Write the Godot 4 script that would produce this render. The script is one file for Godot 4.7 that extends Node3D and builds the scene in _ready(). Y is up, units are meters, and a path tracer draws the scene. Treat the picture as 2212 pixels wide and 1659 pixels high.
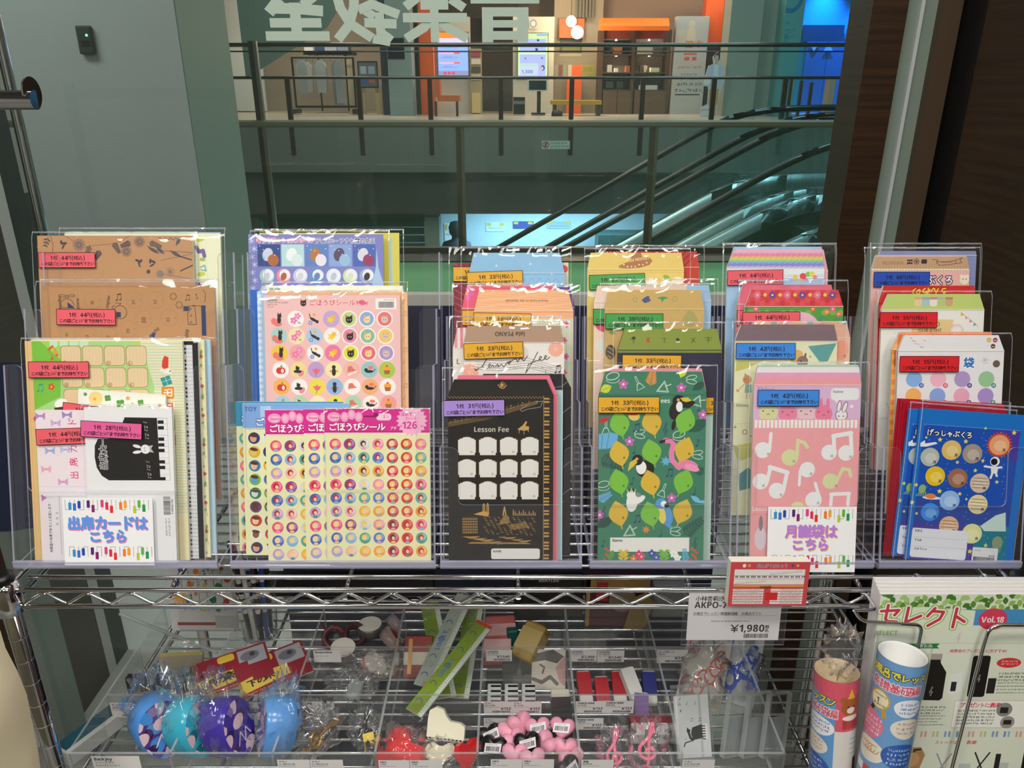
extends Node3D
# A stationery rack in a shop window that looks out on a mall atrium.
const W := 2212.0
const H := 1659.0
const F := 1650.0                 # focal length in photo pixels
const EYE := Vector3(0.0,1.45,0.0)
const PITCH := 21.4               # degrees below level
var M := {}                       # materials by name
var taken := {}                   # how often a top-level name was used
var rng := RandomNumberGenerator.new()

func _ready() -> void:
	rng.seed = 20240611
	# ---- camera
	var cam := Camera3D.new()
	cam.name = "camera"
	cam.position = EYE
	cam.rotation_degrees = Vector3(-PITCH,0,0)
	cam.fov = rad_to_deg(2.0 * atan(H * 0.5 / F))
	cam.near = 0.02
	cam.far = 200.0
	cam.current = true
	add_child(cam)
	# ---- surroundings and exposure
	var env := Environment.new()
	env.background_mode = Environment.BG_COLOR
	env.background_color = Color(0.10,0.115,0.11)
	env.tonemap_mode = Environment.TONE_MAPPER_LINEAR
	env.tonemap_exposure = 0.92
	env.sdfgi_enabled = true
	env.ssao_enabled = true
	env.ssil_enabled = true
	var we := WorldEnvironment.new()
	we.name = "world_environment"
	we.environment = env
	add_child(we)
	# ---- ceiling panels of the shop, above and behind the customer
	for a in SHOP_PANELS:
		area_light("ceiling_light", Vector3(a[0],2.735, a[1]), Vector3(0,-1,0), Vector2(a[2], a[3]), a[4], Color(1.0,0.985,0.96))
	# ---- light over the atrium, the shops opposite and the floor below
	for a in MALL_PANELS:
		area_light("ceiling_light", Vector3(a[0], a[1], a[2]), Vector3(0,-1,0), Vector2(a[3], a[4]), a[5], a[6])
	# ---- build
	make_materials()
	build_room()
	build_window()
	build_atrium()
	build_escalators()
	build_far_shops()
	build_rack()
	build_holders()
	build_packs()
	build_tray()
	build_tray_goods()
	build_front_things()

# x, z, width, depth, energy of each panel in the shop ceiling
const SHOP_PANELS := [
	[-0.75,0.10,0.30,0.30,1.2],[0.0,0.0,0.30,0.30,1.2],[0.75,0.10,0.30,0.30,1.2],
	[-1.2,1.3,0.60,0.60,2.1],[0.3,1.3,0.60,0.60,2.1],[1.6,1.3,0.60,0.60,1.2],
	[-0.4,-0.85,0.12,0.12,0.20],[0.45,-0.85,0.12,0.12,0.20]]
# x, y, z, width, depth, energy, colour of each panel over the mall
const MALL_PANELS := [
	[-2.4,3.05,-2.2,1.6,0.5,4.2, Color(0.95,1.0,0.97)],
	[1.2,3.05,-2.6,1.6,0.3,2.0, Color(0.95,1.0,0.97)],
	[0.5,3.05,-5.6,2.4,0.4,3.0, Color(0.9,1.0,0.95)],
	[-1.5,6.0,-9.5,3.0,1.5,30.0, Color(0.95,1.0,0.93)],
	[3.5,6.0,-9.0,3.0,1.5,30.0, Color(0.7,0.97,1.0)],
	[-3.8,3.75,-15.2,2.0,0.8,9.0, Color(1.0,0.96,0.88)],
	[0.6,3.75,-15.0,2.6,0.6,6.0, Color(1.0,0.92,0.8)],
	[3.6,3.75,-15.0,2.0,0.6,5.5, Color(1.0,0.95,0.88)],
	[0.8,-0.75,-14.6,3.0,1.0,26.0, Color(0.7,0.92,1.0)]]

func area_light(called: String, at: Vector3, towards: Vector3, size: Vector2, energy: float, color: Color) -> void:
	var l := AreaLight3D.new()
	l.name = numbered(called + "_source")
	l.area_size = size
	l.light_energy = energy
	l.light_color = color
	l.area_range = 40.0
	l.area_attenuation = 2.0
	l.shadow_enabled = true
	add_child(l)
	l.position = at
	l.look_at(at + towards, Vector3(0,0,1) if absf(towards.y) > 0.9 else Vector3.UP)

# ------------------------------------------------------------------ helpers: names and labels
func numbered(called: String) -> String:
	var n: int = taken.get(called,0)
	taken[called] = n + 1
	return called if n == 0 else "%s_%03d" % [called, n]

func thing(called: String, label: String, category: String, at := Vector3.ZERO, group := "") -> Node3D:
	var o := Node3D.new()
	o.name = numbered(called)
	add_child(o)
	o.position = at
	tag(o, label, category, group)
	return o

func tag(o: Node, label: String, category: String, group := "", kind := "") -> Node:
	o.set_meta("label", label)
	o.set_meta("category", category)
	if group != "":
		o.set_meta("group", group)
	if kind != "":
		o.set_meta("kind", kind)
	return o

func part(called: String, mesh: Mesh, mat, parent: Node, at := Vector3.ZERO) -> MeshInstance3D:
	var o := MeshInstance3D.new()
	o.name = called
	o.mesh = mesh
	o.position = at
	if mat is Material:
		o.material_override = mat
	elif mat is Array:
		for i in mini(mat.size(), mesh.get_surface_count()):
			o.set_surface_override_material(i, mat[i])
	parent.add_child(o, true)
	return o

func single(called: String, mesh: Mesh, mat, label: String, category: String, group := "") -> MeshInstance3D:
	var o := part(numbered(called), mesh, mat, self)
	tag(o, label, category, group)
	return o

func struct(called: String, mesh: Mesh, mat, label := "") -> MeshInstance3D:
	var o := part(numbered(called), mesh, mat, self)
	o.set_meta("kind", "structure")
	if label != "":
		o.set_meta("label", label)
	return o

# ------------------------------------------------------------------ helpers: photo pixels to rays
func ray(p: Vector2) -> Vector3:
	var t := deg_to_rad(PITCH)
	var fwd := Vector3(0,-sin(t),-cos(t))
	var up := Vector3(0, cos(t),-sin(t))
	return Vector3.RIGHT * ((p.x - W * 0.5) / F) - up * ((p.y - H * 0.5) / F) + fwd

func on_z(px: float, py: float, z: float) -> Vector3:       # where the sight line meets the upright plane at depth z
	var d := ray(Vector2(px, py))
	return EYE + d * ((z - EYE.z) / d.z)

func on_y(px: float, py: float, y: float) -> Vector3:       # where it meets the level plane at height y
	var d := ray(Vector2(px, py))
	return EYE + d * ((y - EYE.y) / d.y)

func on_plane(px: float, py: float, o: Vector3, n: Vector3) -> Vector3:
	var d := ray(Vector2(px, py))
	return EYE + d * (n.dot(o - EYE) / n.dot(d))

# ------------------------------------------------------------------ helpers: meshes
class G:
	var st := SurfaceTool.new()
	var flat := true
	func _init(smooth := false) -> void:
		st.begin(Mesh.PRIMITIVE_TRIANGLES)
		flat = not smooth
	func v(p: Vector3, uv := Vector2.ZERO) -> void:
		st.set_smooth_group(-1 if flat else 0)
		st.set_uv(uv)
		st.add_vertex(p)
	func tri(a: Vector3, b: Vector3, c: Vector3, ua := Vector2.ZERO, ub := Vector2.ZERO, uc := Vector2.ZERO) -> void:   # anticlockwise from outside
		v(a, ua); v(c, uc); v(b, ub)
	func quad(a: Vector3, b: Vector3, c: Vector3, d: Vector3, ua := Vector2(0,1), ub := Vector2(1,1), uc := Vector2(1,0), ud := Vector2(0,0)) -> void:
		tri(a, b, c, ua, ub, uc)
		tri(a, c, d, ua, uc, ud)
	func quad_(a: Vector3, b: Vector3, c: Vector3, d: Vector3) -> G:
		quad(a, b, c, d)
		return self
	func quad2(lo: Vector3, hi: Vector3) -> G:            # upright sheet that faces +z
		quad(lo, Vector3(hi.x, lo.y, lo.z), Vector3(hi.x, hi.y, lo.z), Vector3(lo.x, hi.y, lo.z))
		return self
	func box(at: Vector3, size: Vector3, b := Basis.IDENTITY) -> G:
		var s := size * 0.5
		var p := []
		for i in 8:
			p.append(at + b * Vector3(s.x * (1 if i & 1 else -1), s.y * (1 if i & 2 else -1), s.z * (1 if i & 4 else -1)))
		quad(p[4], p[5], p[7], p[6]); quad(p[1], p[0], p[2], p[3])
		quad(p[5], p[1], p[3], p[7]); quad(p[0], p[4], p[6], p[2])
		quad(p[6], p[7], p[3], p[2]); quad(p[0], p[1], p[5], p[4])
		return self
	func box2(lo: Vector3, hi: Vector3) -> G:
		return box((lo + hi) * 0.5, (hi - lo).abs())
	func soft_box(at: Vector3, size: Vector3, r: float, b := Basis.IDENTITY) -> G:      # bevelled edges
		var s := size * 0.5
		var ring := func(z: float, k: float) -> Array:
			var q := []
			for c in [[1,-1],[1,1],[-1,1],[-1,-1]]:
				var cx: float = c[0] * (s.x - k)
				var cy: float = c[1] * (s.y - k)
				var e := r * 0.7
				if c[0] * c[1] < 0:
					q.append(Vector3(cx - c[0] * e, cy, z)); q.append(Vector3(cx, cy - c[1] * e, z))
				else:
					q.append(Vector3(cx, cy - c[1] * e, z)); q.append(Vector3(cx - c[0] * e, cy, z))
			return q
		var rings := [ring.call(s.z, r), ring.call(s.z - r,0.0), ring.call(-s.z + r,0.0), ring.call(-s.z, r)]
		for k in 3:
			for i in 8:
				var j := (i + 1) % 8
				quad(at + b * rings[k + 1][i], at + b * rings[k + 1][j], at + b * rings[k][j], at + b * rings[k][i])
		for k in [0,3]:
			for i in range(1,7):
				if k == 0:
					tri(at + b * rings[k][0], at + b * rings[k][i], at + b * rings[k][i + 1])
				else:
					tri(at + b * rings[k][0], at + b * rings[k][i + 1], at + b * rings[k][i])
		return self
	func tube(path: Array, r, sides := 8, closed_ends := true) -> G:
		var n := path.size()
		var rings := []
		var side := Vector3.ZERO
		for i in n:
			var t: Vector3 = (path[mini(i + 1, n - 1)] - path[maxi(i - 1,0)]).normalized()
			if side == Vector3.ZERO:
				side = t.cross(Vector3.UP if absf(t.y) < 0.95 else Vector3.RIGHT).normalized()
			side = (side - t * side.dot(t)).normalized()
			var up := t.cross(side).normalized()
			var rr: float = r[i] if r is Array else r
			var q := []
			for k in sides:
				var a := TAU * k / sides
				q.append(path[i] + (side * cos(a) + up * sin(a)) * rr)
			rings.append(q)
		for i in n - 1:
			for k in sides:
				var l := (k + 1) % sides
				quad(rings[i][k], rings[i][l], rings[i + 1][l], rings[i + 1][k])
		if closed_ends:
			var was := flat
			flat = true
			for k in range(1, sides - 1):
				tri(rings[0][0], rings[0][k + 1], rings[0][k])
				tri(rings[n - 1][0], rings[n - 1][k], rings[n - 1][k + 1])
			flat = was
		return self
	func lathe(profile: Array, at: Vector3, axis: Vector3, sides := 20) -> G:           # profile of Vector2(radius, along)
		axis = axis.normalized()
		var a := axis.cross(Vector3.UP if absf(axis.y) < 0.9 else Vector3.RIGHT).normalized()
		var b := axis.cross(a)
		var n := profile.size()
		for i in n - 1:
			for k in sides:
				var c0 := TAU * k / sides
				var c1 := TAU * (k + 1) / sides
				var d0 := a * cos(c0) + b * sin(c0)
				var d1 := a * cos(c1) + b * sin(c1)
				var p: Vector2 = profile[i]
				var q: Vector2 = profile[i + 1]
				var u0 := Vector2(float(k) / sides,1.0 - float(i) / (n - 1))
				var u1 := Vector2(float(k + 1) / sides,1.0 - float(i) / (n - 1))
				var w := Vector2(0,-1.0 / (n - 1))
				quad(at + axis * p.y + d0 * p.x, at + axis * p.y + d1 * p.x, at + axis * q.y + d1 * q.x, at + axis * q.y + d0 * q.x, u0, u1, u1 + w, u0 + w)
		return self
	# an outline given in (x, y) of the frame, extruded by depth along -z of the frame; uv runs over the box lo..hi
	func slab(outline: PackedVector2Array, t: Transform3D, depth: float, lo: Vector2, hi: Vector2, front := true, sides := true, back := true) -> G:
		var pts := outline
		var area := 0.0
		for i in pts.size():
			area += pts[i].cross(pts[(i + 1) % pts.size()])
		if area < 0.0:
			pts = pts.duplicate()
			pts.reverse()
		var size := hi - lo
		var idx := Geometry2D.triangulate_polygon(pts)
		for i in range(0, idx.size(),3):
			var a := pts[idx[i]]
			var b := pts[idx[i + 1]]
			var c := pts[idx[i + 2]]
			if (b - a).cross(c - a) < 0.0:
				var s := b
				b = c
				c = s
			if front:
				tri(t * Vector3(a.x, a.y,0), t * Vector3(b.x, b.y,0), t * Vector3(c.x, c.y,0), fuv(a, lo, size), fuv(b, lo, size), fuv(c, lo, size))
			if back:
				tri(t * Vector3(a.x, a.y,-depth), t * Vector3(c.x, c.y,-depth), t * Vector3(b.x, b.y,-depth), fuv(a, lo, size), fuv(c, lo, size), fuv(b, lo, size))
		if sides:
			for i in pts.size():
				var a := pts[i]
				var b := pts[(i + 1) % pts.size()]
				quad(t * Vector3(a.x, a.y,-depth), t * Vector3(b.x, b.y,-depth), t * Vector3(b.x, b.y,0), t * Vector3(a.x, a.y,0))
		return self
	static func fuv(p: Vector2, lo: Vector2, size: Vector2) -> Vector2:
		return Vector2((p.x - lo.x) / size.x,1.0 - (p.y - lo.y) / size.y)
	func done(onto: ArrayMesh = null) -> ArrayMesh:
		st.generate_normals()
		return st.commit(onto) if onto else st.commit()

func poly(flat: Array) -> PackedVector2Array:               # [x, y, x, y ...]
	var q := PackedVector2Array()
	for i in range(0, flat.size(),2):
		q.append(Vector2(flat[i], flat[i + 1]))
	return q

func round_rect(x0: float, y0: float, x1: float, y1: float, r: float, n := 4) -> PackedVector2Array:
	var q := PackedVector2Array()
	for c in [[x1 - r, y0 + r,-90],[x1 - r, y1 - r,0],[x0 + r, y1 - r,90],[x0 + r, y0 + r,180]]:
		for i in n + 1:
			var a := deg_to_rad(c[2] + 90.0 * i / n)
			q.append(Vector2(c[0] + cos(a) * r, c[1] + sin(a) * r))
	return q

func bent(path: Array, r: float, n := 5) -> Array:          # a path with its corners rounded
	var out := [path[0]]
	for i in range(1, path.size() - 1):
		var a: Vector3 = path[i] + (path[i - 1] - path[i]).limit_length(r)
		var b: Vector3 = path[i] + (path[i + 1] - path[i]).limit_length(r)
		for k in n + 1:
			var t := float(k) / n
			out.append(a.lerp(path[i], t).lerp(path[i].lerp(b, t), t))
	out.append(path[-1])
	return out

# ------------------------------------------------------------------ helpers: materials
func mat(called: String, c: Color, rough := 0.6, metal := 0.0, spec := 0.5) -> StandardMaterial3D:
	var m := StandardMaterial3D.new()
	m.resource_name = called
	m.albedo_color = c
	m.roughness = rough
	m.metallic = metal
	m.metallic_specular = spec
	M[called] = m
	return m

func kept(called: String, c: Color, rough := 0.6, metal := 0.0) -> StandardMaterial3D:
	return M[called] if M.has(called) else mat(called, c, rough, metal)

func X(s: String) -> Color:
	return Color.html(s)

func pane(called: String, c: Color, rough := 0.03) -> StandardMaterial3D:
	var m := mat(called, c, rough)
	m.transparency = BaseMaterial3D.TRANSPARENCY_ALPHA
	m.cull_mode = BaseMaterial3D.CULL_DISABLED
	return m

func glow(called: String, c: Color, energy: float) -> StandardMaterial3D:
	var m := mat(called, Color(0.9,0.9,0.9),0.5)
	m.emission_enabled = true
	m.emission = c
	m.emission_energy_multiplier = energy
	return m

func noise_tex(freq: float, ramp: Array, size := 512, octaves := 4, sx := 1.0, sy := 1.0, seed_ := 1) -> ImageTexture:
	var n := FastNoiseLite.new()
	n.seed = seed_
	n.frequency = 1.0
	n.fractal_octaves = octaves
	var im := Image.create(size, size, false, Image.FORMAT_RGB8)
	for y in size:
		for x in size:
			var v := clampf(n.get_noise_2d(x * freq * sx, y * freq * sy) * 0.9 + 0.5,0.0,1.0)
			var a: Color = ramp[0]
			var b: Color = ramp[1]
			im.set_pixel(x, y, a.lerp(b, v))
	return ImageTexture.create_from_image(im)

# ------------------------------------------------------------------ print: a small drawing surface for flat graphics
# Units are those of the drawing (w by h); it is drawn at twice the texture's size and then halved.
class Canvas:
	var im: Image
	var k := 1.0
	var o := Vector2.ZERO
	var rx := Vector2(1,0)
	var ry := Vector2(0,1)
	var font: Dictionary
	var latin: Dictionary
	func _init(w: float, h: float, px: int, bg: Color, font_: Dictionary, latin_: Dictionary) -> void:
		k = 2.0 * px / w
		im = Image.create(px * 2, maxi(2, int(h * k * 0.5) * 2), false, Image.FORMAT_RGB8)
		im.fill(bg)
		font = font_
		latin = latin_
	func frame(at := Vector2.ZERO, turn := 0.0) -> Canvas:        # moves and turns what is drawn next
		o = at
		rx = Vector2(1,0).rotated(deg_to_rad(turn))
		ry = Vector2(0,1).rotated(deg_to_rad(turn))
		return self
	func units(w: float) -> Canvas:                               # the drawing is now w units wide
		k = im.get_width() / w
		return self
	func T(p: Vector2) -> Vector2:
		return (o + rx * p.x + ry * p.y) * k
	func raw(q: PackedVector2Array, c: Color) -> void:             # filled polygon in pixels, even-odd
		var y0 := INF
		var y1 := -INF
		for p in q:
			y0 = minf(y0, p.y)
			y1 = maxf(y1, p.y)
		var n := q.size()
		for y in range(maxi(0, int(floor(y0))), mini(im.get_height() - 1, int(ceil(y1))) + 1):
			var yy := y + 0.5
			var xs := PackedFloat32Array()
			for i in n:
				var a := q[i]
				var b := q[(i + 1) % n]
				if (a.y <= yy) != (b.y <= yy):
					xs.append(a.x + (b.x - a.x) * (yy - a.y) / (b.y - a.y))
			xs.sort()
			for i in range(0, xs.size() - 1,2):
				var l := int(round(xs[i]))
				var r := int(round(xs[i + 1]))
				if r > l:
					im.fill_rect(Rect2i(l, y, r - l,1), c)
	func poly(flat: Array, c: Color) -> Canvas:
		var q := PackedVector2Array()
		for i in range(0, flat.size(),2):
			q.append(T(Vector2(flat[i], flat[i + 1])))
		raw(q, c)
		return self
	func rect(x: float, y: float, w: float, h: float, c: Color) -> Canvas:
		return poly([x, y, x + w, y, x + w, y + h, x, y + h], c)
	func rrect(x: float, y: float, w: float, h: float, r: float, c: Color) -> Canvas:
		var q := []
		for a in [[x + w - r, y + r,-90],[x + w - r, y + h - r,0],[x + r, y + h - r,90],[x + r, y + r,180]]:
			for i in 6:
				var t := deg_to_rad(a[2] + 18.0 * i)
				q.append(a[0] + cos(t) * r)
				q.append(a[1] + sin(t) * r)
		return poly(q, c)
	func oval(x: float, y: float, a: float, b: float, c: Color, turn := 0.0, n := 28) -> Canvas:
		var q := []
		for i in n:
			var p := Vector2(cos(TAU * i / n) * a, sin(TAU * i / n) * b).rotated(deg_to_rad(turn))
			q.append(x + p.x)
			q.append(y + p.y)
		return poly(q, c)
	func dot(x: float, y: float, r: float, c: Color) -> Canvas:
		return oval(x, y, r, r, c)
	func ring(x: float, y: float, r: float, t: float, c: Color, in_c: Color) -> Canvas:
		dot(x, y, r, c)
		return dot(x, y, r - t, in_c)
	func line(flat: Array, t: float, c: Color, caps := true) -> Canvas:
		var q: Array[Vector2] = []
		for i in range(0, flat.size(),2):
			q.append(T(Vector2(flat[i], flat[i + 1])))
		var r := maxf(t * k * 0.5,0.55)
		for i in q.size() - 1:
			var d := q[i + 1] - q[i]
			if d.length() < 0.01:
				continue
			var s := d.normalized().orthogonal() * r
			raw(PackedVector2Array([q[i] + s, q[i + 1] + s, q[i + 1] - s, q[i] - s]), c)
		if caps and r > 1.0:
			for p in q:
				var e := PackedVector2Array()
				for i in 10:
					e.append(p + Vector2(cos(TAU * i / 10), sin(TAU * i / 10)) * r)
				raw(e, c)
		return self
	func arc(x: float, y: float, r: float, a0: float, a1: float, t: float, c: Color, ry_ := -1.0) -> Canvas:
		var q := []
		for i in 13:
			var a := deg_to_rad(lerpf(a0, a1, i / 12.0))
			q.append(x + cos(a) * r)
			q.append(y + sin(a) * (r if ry_ < 0.0 else ry_))
		return line(q, t, c)
	func star(x: float, y: float, r: float, c: Color, points := 5, inner := 0.45, turn := -90.0) -> Canvas:
		var q := []
		for i in points * 2:
			var a := deg_to_rad(turn + 180.0 * i / points)
			var rr := r if i % 2 == 0 else r * inner
			q.append(x + cos(a) * rr)
			q.append(y + sin(a) * rr)
		return poly(q, c)
	func flower(x: float, y: float, r: float, c: Color, heart: Color, petals := 5, turn := 0.0) -> Canvas:
		for i in petals:
			var a := deg_to_rad(turn + 360.0 * i / petals)
			oval(x + cos(a) * r * 0.55, y + sin(a) * r * 0.55, r * 0.5, r * 0.36, c, turn + 360.0 * i / petals,12)
		return dot(x, y, r * 0.25, heart)
	func leaf(x: float, y: float, l: float, w: float, turn: float, c: Color) -> Canvas:
		var q := []
		for i in 9:
			var t := i / 8.0
			var p := Vector2(l * t,-w * sin(PI * t)).rotated(deg_to_rad(turn))
			q.append(x + p.x); q.append(y + p.y)
		for i in range(7,0,-1):
			var t := i / 8.0
			var p := Vector2(l * t, w * sin(PI * t)).rotated(deg_to_rad(turn))
			q.append(x + p.x); q.append(y + p.y)
		return poly(q, c)
	func fern(x: float, y: float, l: float, w: float, turn: float, c: Color, n := 6) -> Canvas:
		var d := Vector2(1,0).rotated(deg_to_rad(turn))
		line([x, y, x + d.x * l, y + d.y * l], l * 0.04, c)
		for i in n:
			var t := (i + 0.6) / n
			for s in [-1,1]:
				leaf(x + d.x * l * t, y + d.y * l * t, w * (1.15 - 0.6 * t), w * 0.17, turn + s * 55, c)
		return self
	func note(x: float, y: float, s: float, c: Color, kind := 0, turn := 0.0) -> Canvas:   # 0 quaver,1 pair,2 crotchet,3 treble clef
		var oo := o
		var ox := rx
		var oy := ry
		o = oo + ox * x + oy * y
		rx = ox.rotated(deg_to_rad(turn))
		ry = oy.rotated(deg_to_rad(turn))
		if kind == 3:
			line([0.1 * s,0.9 * s,0, s,-0.12 * s,0.85 * s],0.1 * s, c)
			line([0.1 * s,0.9 * s,-0.05 * s,-0.7 * s,0.1 * s,-s,0.22 * s,-0.7 * s,-0.1 * s,-0.25 * s,-0.35 * s,0.15 * s,-0.2 * s,0.5 * s,0.15 * s,0.5 * s,0.32 * s,0.25 * s,0.1 * s,0.02 * s,-0.1 * s,0.2 * s],0.09 * s, c)
		else:
			oval(-0.25 * s,0.75 * s,0.27 * s,0.2 * s, c,-20,14)
			line([-0.02 * s,0.7 * s,-0.02 * s,-0.8 * s],0.1 * s, c, false)
			if kind == 0:
				poly([-0.06 * s,-0.85 * s,0.4 * s,-0.4 * s,0.35 * s,0.1 * s,0.28 * s,-0.3 * s,-0.04 * s,-0.5 * s], c)
			if kind == 1:
				oval(0.65 * s,0.65 * s,0.27 * s,0.2 * s, c,-20,14)
				line([0.88 * s,0.6 * s,0.88 * s,-0.9 * s],0.1 * s, c, false)
				poly([-0.06 * s,-0.8 * s,0.93 * s,-0.95 * s,0.93 * s,-0.62 * s,-0.06 * s,-0.47 * s], c)
		o = oo
		rx = ox
		ry = oy
		return self
	func barcode(x: float, y: float, w: float, h: float, c: Color, seed_ := 3) -> Canvas:
		var r := RandomNumberGenerator.new()
		r.seed = seed_
		var at := 0.0
		while at < w:
			var b := w * r.randf_range(0.008,0.026)
			rect(x + at, y, minf(b, w - at), h, c)
			at += b + w * r.randf_range(0.008,0.022)
		return self
	# Japanese lettering drawn stroke by stroke, latin letters from the font's outlines
	func text(s: String, x: float, y: float, size: float, t: float, c: Color, track := 1.0, vertical := false) -> Canvas:
		for ch in s:
			if font.has(ch):
				for stroke in font[ch]:
					var q := []
					for i in range(0, stroke.size(),2):
						q.append(x + stroke[i] / 20.0 * size)
						q.append(y + stroke[i + 1] / 20.0 * size)
					line(q, t, c, true)
				if vertical:
					y += size * track
				else:
					x += size * track
			elif ch == " ":
				x += size * 0.4
			elif latin.has(ch):
				x += glyph(ch, x, y, size, c) * (track if track < 1.0 else 1.0)
		return self
	func glyph(ch: String, x: float, y: float, size: float, c: Color) -> float:
		var g: Array = latin[ch]
		var q: PackedVector2Array = g[0]
		for i in range(0, q.size(),3):
			raw(PackedVector2Array([T(Vector2(x, y) + q[i] * size), T(Vector2(x, y) + q[i + 1] * size), T(Vector2(x, y) + q[i + 2] * size)]), c)
		return g[1] * size
	func tiny(x: float, y: float, w: float, size: float, c: Color, seed_ := 1) -> Canvas:   # a line of print too small to read: short strokes
		var r := RandomNumberGenerator.new()
		r.seed = seed_
		var at := 0.0
		while at < w:
			for i in 4:
				var px := x + at + r.randf() * size * 0.75
				var py := y + r.randf() * size
				if r.randf() < 0.5:
					line([px, py, px + size * 0.4, py], size * 0.13, c, false)
				else:
					line([px, y + size * 0.1, px, y + size * 0.85], size * 0.13, c, false)
			at += size * 1.0
		return self
	func tex() -> ImageTexture:
		im.shrink_x2()
		return ImageTexture.create_from_image(im)

var font := {}
var latin := {}

func latin_outlines() -> void:
	var sf := SystemFont.new()
	sf.font_names = PackedStringArray(["Droid Sans"])
	sf.font_weight = 700
	for ch in "ABCDEFGHIJKLMNOPQRSTUVWXYZabcdefghijklmnopqrstuvwxyz0123456789,.()&-!/%'":
		var tm := TextMesh.new()
		tm.font = sf
		tm.text = ch
		tm.font_size = 64
		tm.pixel_size = 0.01
		tm.depth = 0.0
		tm.horizontal_alignment = HORIZONTAL_ALIGNMENT_LEFT
		tm.curve_step = 2.0
		var a := tm.get_mesh_arrays()
		var vs: PackedVector3Array = a[Mesh.ARRAY_VERTEX]
		var ix: PackedInt32Array = a[Mesh.ARRAY_INDEX]
		var q := PackedVector2Array()
		var wide := 0.0
		for i in ix:
			q.append(Vector2(vs[i].x,-vs[i].y))
		var lo := Vector2(INF, INF)
		var hi := Vector2(-INF,-INF)
		for p in q:
			lo = lo.min(p)
			hi = hi.max(p)
		# letters hang from the cap line, which this font puts 0.24 above the middle
		for i in q.size():
			q[i] = Vector2((q[i].x - lo.x) / 0.56, (q[i].y + 0.24) / 0.56 + 0.09)
		wide = (hi.x - lo.x) / 0.56 + 0.1
		latin[ch] = [q, wide]

func canvas(w: float, h: float, px: int, bg: Color) -> Canvas:
	return Canvas.new(w, h, px, bg, font, latin)

func paper(called: String, c: Canvas, rough := 0.42) -> StandardMaterial3D:
	var m := mat(called, Color.WHITE, rough)
	m.albedo_texture = c.tex()
	m.texture_repeat = false
	return m

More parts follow.
